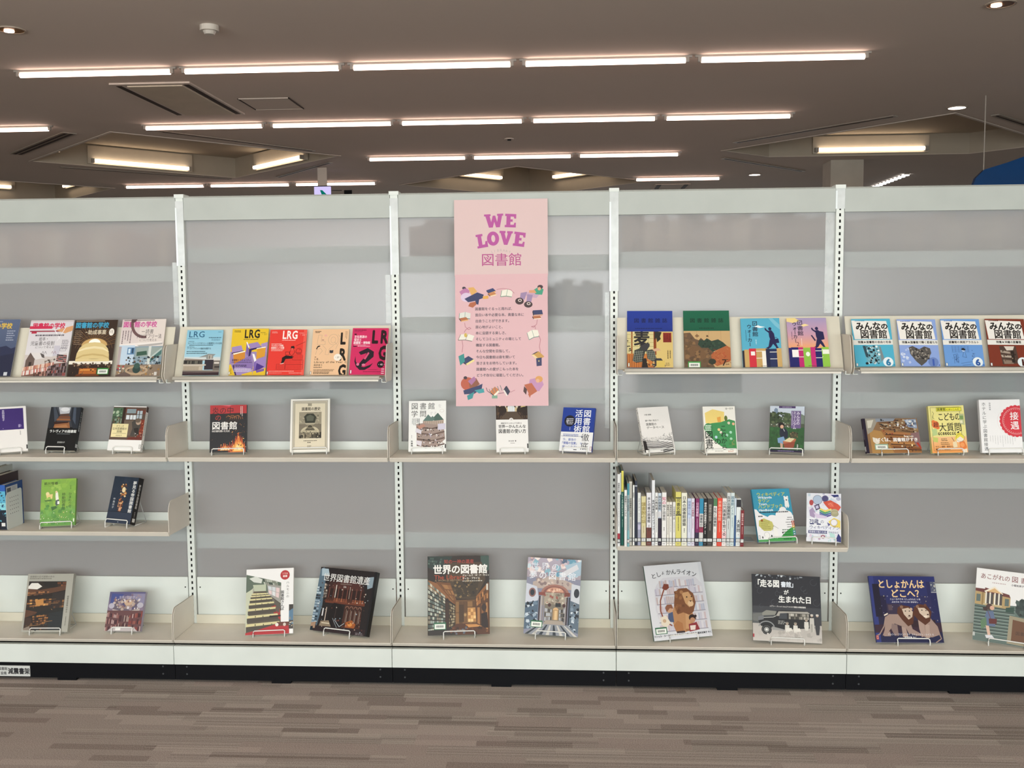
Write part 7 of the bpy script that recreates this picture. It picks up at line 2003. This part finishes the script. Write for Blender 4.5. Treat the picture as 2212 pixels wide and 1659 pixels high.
# x, width, top z, depth, sections [(y0, y1, colour)], text, text colour, text top, text size, look
K_, G_ = '2a2a2e', '5a5a60'
SP = [
    (1.8097, .0096, .8690, .20, 'e2e4e4', [(82, 90, 'a82c3c')], '図書館年鑑', K_, 12, 2.6, 'tall white spine with a small red tag, first'),
    (1.8172, .0050, .8710, .19, '2a5a60', [(0, 30, 'd8dcdc')], '', K_, 0, 0, 'very thin teal spine with white top, second'),
    (1.8249, .0090, .8790, .17, '14665a', [(0, 28, 'd8cf5c')], 'としょかんだいすき', 'd8ece4', 30, 3.4, 'green spine with a yellow top, third'),
    (1.8363, .0098, .8065, .16, 'e4e6e4', [(0, 5, 'f0f0ec')], '図書館のつくりかた', K_, 10, 4.0, 'white spine standing forward, fourth'),
    (1.8466, .0085, .8325, .16, '8aa6ac', [(0, 18, '3c8c9c'), (74, 100, '7ab0b8')], '地域と図書館', G_, 24, 3.2, 'grey blue spine, fifth'),
    (1.8567, .0113, .8363, .16, 'd4d0c6', [], '学校図書館の活用法', K_, 26, 3.2, 'tall cream spine, sixth'),
    (1.8688, .0066, .8222, .16, 'e8e8e6', [], '読書案内', G_, 12, 2.2, 'thin white spine, seventh'),
    (1.8781, .0094, .8396, .17, '262c3e', [(7, 9, 'b0b4bc')], '', K_, 0, 0, 'tall dark navy spine, eighth'),
    (1.8906, .0122, .7919, .14, '9a9cb0', [(0, 56, 'e0e2e0'), (60, 70, 'c0bcd4')], 'コミュニティ', G_, 10, 4, 'half white half lilac spine, ninth'),
    (1.9078, .0180, .7779, .13, 'd9cf9e', [(62, 100, 'd6ccac')], '図書館の話', 'a08c4a', 12, 8.5, 'beige patterned spine, tenth'),
    (1.9288, .0190, .7921, .14, 'e4e2e6', [(66, 100, '6e3c34')], '本と司書の図書館', K_, 8, 6, 'white spine with a brown foot'),
    (1.9459, .0114, .8419, .18, 'e4e6ea', [], '専門図書館ガイドブック', K_, 30, 4.2, 'tall white spine between shorter ones'),
    (1.9585, .0108, .7922, .14, 'eaeae8', [], '本の教科書', K_, 6, 5.2, 'narrow white spine right of the tallest white one'),
    (1.9711, .0120, .7911, .14, '2e2236', [(0, 48, 'c4d2e0'), (35, 46, 'e8e6ea')], '夜の図書館', K_, 5, 5.4, 'spine pale blue above and dark plum below'),
    (1.9881, .0178, .7934, .14, 'eae8e6', [], '知の輝き図書館', K_, 8, 7.5, 'broad white spine with a pink first character'),
    (2.0031, .0097, .7555, .12, 'e6e2d8', [], '図書館の仕事', K_, 6, 4.4, 'small white spine, left of three alike'),
    (2.0141, .0105, .7555, .12, 'ebe8e0', [], '図書館情報学', K_, 6, 4.6, 'small white spine, middle of three alike'),
    (2.0271, .0110, .7556, .12, 'e4e2dc', [], '公共図書館入門', K_, 10, 4.4, 'small white spine, right of three alike'),
    (2.0437, .0208, .7957, .15, 'd9d070', [(10, 12, K_), (42, 44, K_)], '司書名鑑', '3a381c', 12, 7.4, 'broad yellow spine with a framed title'),
    (2.0666, .0214, .7921, .15, 'e8e7d6', [], '日本の図書館建築', K_, 6, 7, 'broad ivory spine right of the yellow one'),
    (2.0864, .0145, .7702, .13, 'c4d2ea', [(42, 100, 'd6dae8')], '図書館と私', '7a86b0', 5, 6, 'pale blue spine'),
    (2.1006, .0124, .7703, .13, 'dcd6e6', [], '変わる図書館', '8c2c4a', 8, 5, 'pale lilac spine with dark red characters'),
    (2.1149, .0150, .7694, .13, '7c1f5c', [(72, 100, '2c2440')], '公共図書館', 'e0b8d4', 8, 6, 'magenta purple spine'),
    (2.1308, .0155, .7695, .13, 'd8d6d4', [(0, 32, '2a8ab0'), (60, 72, 'a03050'), (84, 100, '3a8cb0')], '図書館の女', '2a3a48', 34, 6, 'spine blue above and grey white below'),
    (2.1464, .0140, .7695, .13, '151316', [], '移民の町の図書館ガイド', 'e8e4e0', 8, 5, 'black spine with white characters'),
    (2.1649, .0206, .7696, .13, '3e3936', [], '図書館の哲学', 'a8a29a', 12, 6, 'broad charcoal spine'),
    (2.1844, .0140, .7697, .13, 'eceae6', [(0, 16, '4f8056')], '女性と図書館', K_, 18, 6.8, 'white spine with a green top'),
    (2.2018, .0184, .7716, .13, 'e2452f', [], '未来の図書館', 'f0b49c', 5, 7, 'orange red spine'),
    (2.2201, .0164, .7708, .13, 'efe6e4', [(70, 84, 'f0cdd0')], '公共図書館を育てる', K_, 6, 8, 'white spine with large spaced characters'),
    (2.2364, .0135, .7927, .15, 'ccd2d2', [], '生きる図書館員', K_, 6, 6, 'tall grey white spine'),
    (2.2511, .0142, .7928, .15, 'd0dede', [], '図書館ノート', '5a7a90', 6, 6, 'tall pale blue green spine'),
    (2.2623, .0066, .7718, .15, 'c8d6e4', [(36, 100, '34588c')], '', K_, 0, 0, 'thin blue spine beside the badge one'),
    (2.2749, .0168, .7701, .14, 'e4eaea', [(2, 18, '22222a'), (82, 90, 'b8d4e0')], '大質問', K_, 44, 9, 'white spine with a black badge on top'),
    (2.2889, .0125, .7253, .11, '7c1c26', [], '読書の赤い本', 'e8c8c4', 8, 5.4, 'short dark red spine, last'),
]
for i, (x, w, zt, dep, bg, secs, txt, tc, ty, ts, look) in enumerate(SP):
    h = zt - ZL4 - .0006
    fwd = {0: -.222, 3: -.232, 4: -.226, 33: -.212}.get(i, -.203)
    fwd = max(fwd, -.226)
    tilt = 0.0 if i < 22 else -.012
    M = Matrix.Translation((x + (.0012 if i >= 22 else 0), fwd, ZL4 + .0006 + (.0002 if i >= 22 else 0))) @ Matrix.Rotation(-tilt, 4, 'Y')
    if ', ' in look:
        look, rank = look.split(', ')
        look += ', %s in the spine row' % rank if rank == 'last' else ', %s from the left of the row' % rank
    else:
        look += ' in the spine row'
    o = thing('shelved_book', look, 'book', M=M, group=GS)
    ww = w - .0004
    mb = MB().box(-ww / 2, -ww / 2 + .0007, 0, dep, 0, h).box(ww / 2 - .0007, ww / 2, 0, dep, 0, h).box(-ww / 2 + .0007, ww / 2 - .0007, 0, .0008, 0, h)
    cv = mb.build('cover', cmat(bg), o)
    MB().box(-ww / 2 + .0007, ww / 2 - .0007, .0008, dep - .002, .002, h - .0025).build('page_block', PAGES, o)
    a = Art(ww, h, bg)
    for y0, y1, c in secs:
        a.rect(0, y0, 100, y1, c)
    if i == 9:
        a.blobs(8, 10, 92, 58, 60, 5, 14, ['b8a868', 'e6deb8', '8c7c4a'])
    if txt:
        if i == 14:
            a.text(txt[:2], 50, ty, ts, 'c85a7a', .02, v=True, sp=1.0).text(txt[2:], 50, ty + 2 * ts, ts * .8, tc, .01, v=True, sp=1.0)
        else:
            a.text(txt, 50, ty, ts, tc, .02, v=True, sx=min(1.0, ww * .9 / (ts / 100 * h)), sp=1.02)
        a.vlines(44, ty + len(txt) * ts * 1.02 + 4, max(2, 76 - (ty + len(txt) * ts * 1.02 + 4)), 1, 5, 14, tc)
    # library call label
    q0, q1 = 100 * (1 - .030 / h), 100 * (1 - .0145 / h)
    if i not in (1, 2, 3, 31):
        a.rect(0, q0, 100, q1, '2e2e32').rect(6, q0 + 1, 94, q1 - 1, 'e6e8e6').lines(24, q0 + 2, 50, 3, 1.8, .8, '8a8a8e', .1)
        if i > 9:
            a.lines(20, q1 + 3, 60, 1, 2, 1.2, '7a7a80', .1)
    PENDING.append((a, 'spine_print', cv, -.0003, None))

# thin wire bookend at the right end of the row
t = thing('wire_bookend', 'thin wire bookend behind the last red spine in the row', 'bookend', (2.3035, -.2, ZL4))
MB().tube([(0, 0.07, .0022), (0, .072, .15), (0, .085, .162), (0, .11, .166), (0, .14, .16), (0, .15, .14), (0, .15, .0022)], .0016, 6).build('wire_loop', CLEARW, t, True)
MB().box(-.001, .05, .07, .15, .0003, .001).build('base_plate', CLEARW, t)

# ------------------------------------------------------------------ left stack and bookend
t = thing('bookend', 'white perforated metal bookend holding the stack at the left frame edge', 'bookend', (-.69, -.2, ZL1))
pr = rounded([(0, .0003), (0, .138), (.012, .152), (.112, .157), (.119, .15), (.119, .0003)], .008, 3)
plate = MB().prism(pr, 0, .0012).build('plate', WHITE, t)
mb = MB()
for r in range(5):
    for c in range(5):
        mb.cyl((.0011, .03 + c * .0145, .062 + r * .0165), .0019, .0003, 8, 'x')
mb.build('perforations', DARK, plate)['kind'] = 'stuff'
MB().box(-.05, 0, .01, .11, 0.0003, .0009).build('base_tongue', WHITE, t)
for x, w, h, d, y, bg, nm_, secs in ((-.7045, .0265, .1855, .13, -.199, '1c4a8c', 'book with a cyan night photo spine next to the perforated bookend', [(0, 14, '2a5cb0'), (14, 40, '5ab0d0'), (40, 56, '8ed8e4'), (56, 100, '17202e')]),
                                     (-.736, .034, .2215, .15, -.199, '2b1418', 'tall dark maroon book behind the cyan spined one', []),
                                     (-.768, .028, .246, .17, -.199, 'b4b6b0', 'tallest grey white book at the left frame edge', [])):
    o = thing('shelved_book', nm_, 'book', (x, y, ZL1 + .0012), GS + ' at the left')
    cv = MB().box(-w / 2, -w / 2 + .001, 0, d, 0, h).box(w / 2 - .001, w / 2, 0, d, 0, h).box(-w / 2 + .001, w / 2 - .001, 0, .001, 0, h).build('cover', cmat(bg), o)
    MB().box(-w / 2 + .001, w / 2 - .001, .001, d - .002, .002, h - .003).build('page_block', PAGES, o)
    a = Art(w, h, bg)
    for y0, y1, c in secs:
        a.rect(0, y0, 100, y1, c)
    a.blobs(0, 16, 100, 98, 26, 6, 20, ['2c5a80', '16202c', '6ab8cc', '243c54'] if secs else [bg])
    a.rect(16, 84, 84, 93, 'e8e8e6').frame(16, 84, 84, 93, 5, '3a3a3a')
    PENDING.append((a, 'spine_print', cv, -.0003, None))
    if secs:
        a = Art(d, h, '244a86')
        a.rect(6, 6, 70, 24, 'c8cacc').rect(10, 9, 32, 18, '5a5c60').lines(38, 9, 26, 5, 3, 1.2, '8a8c90')
        PENDING.append((a, 'label_print', cv, 0.0, Matrix.Translation((w / 2 + .0003, d / 2, 0)) @ Matrix.Rotation(PI / 2, 4, 'Z')))

# ------------------------------------------------------------------ print everything
need = set()
for a in ARTS:
    need |= a.glyphs()
make_glyphs(need)
for art, nm_, parent, y, M in PENDING:
    o = art.realise(nm_, parent, y)
    if M is not None:
        o.matrix_local = M
for m in MATS.values():
    m.use_fake_user = False
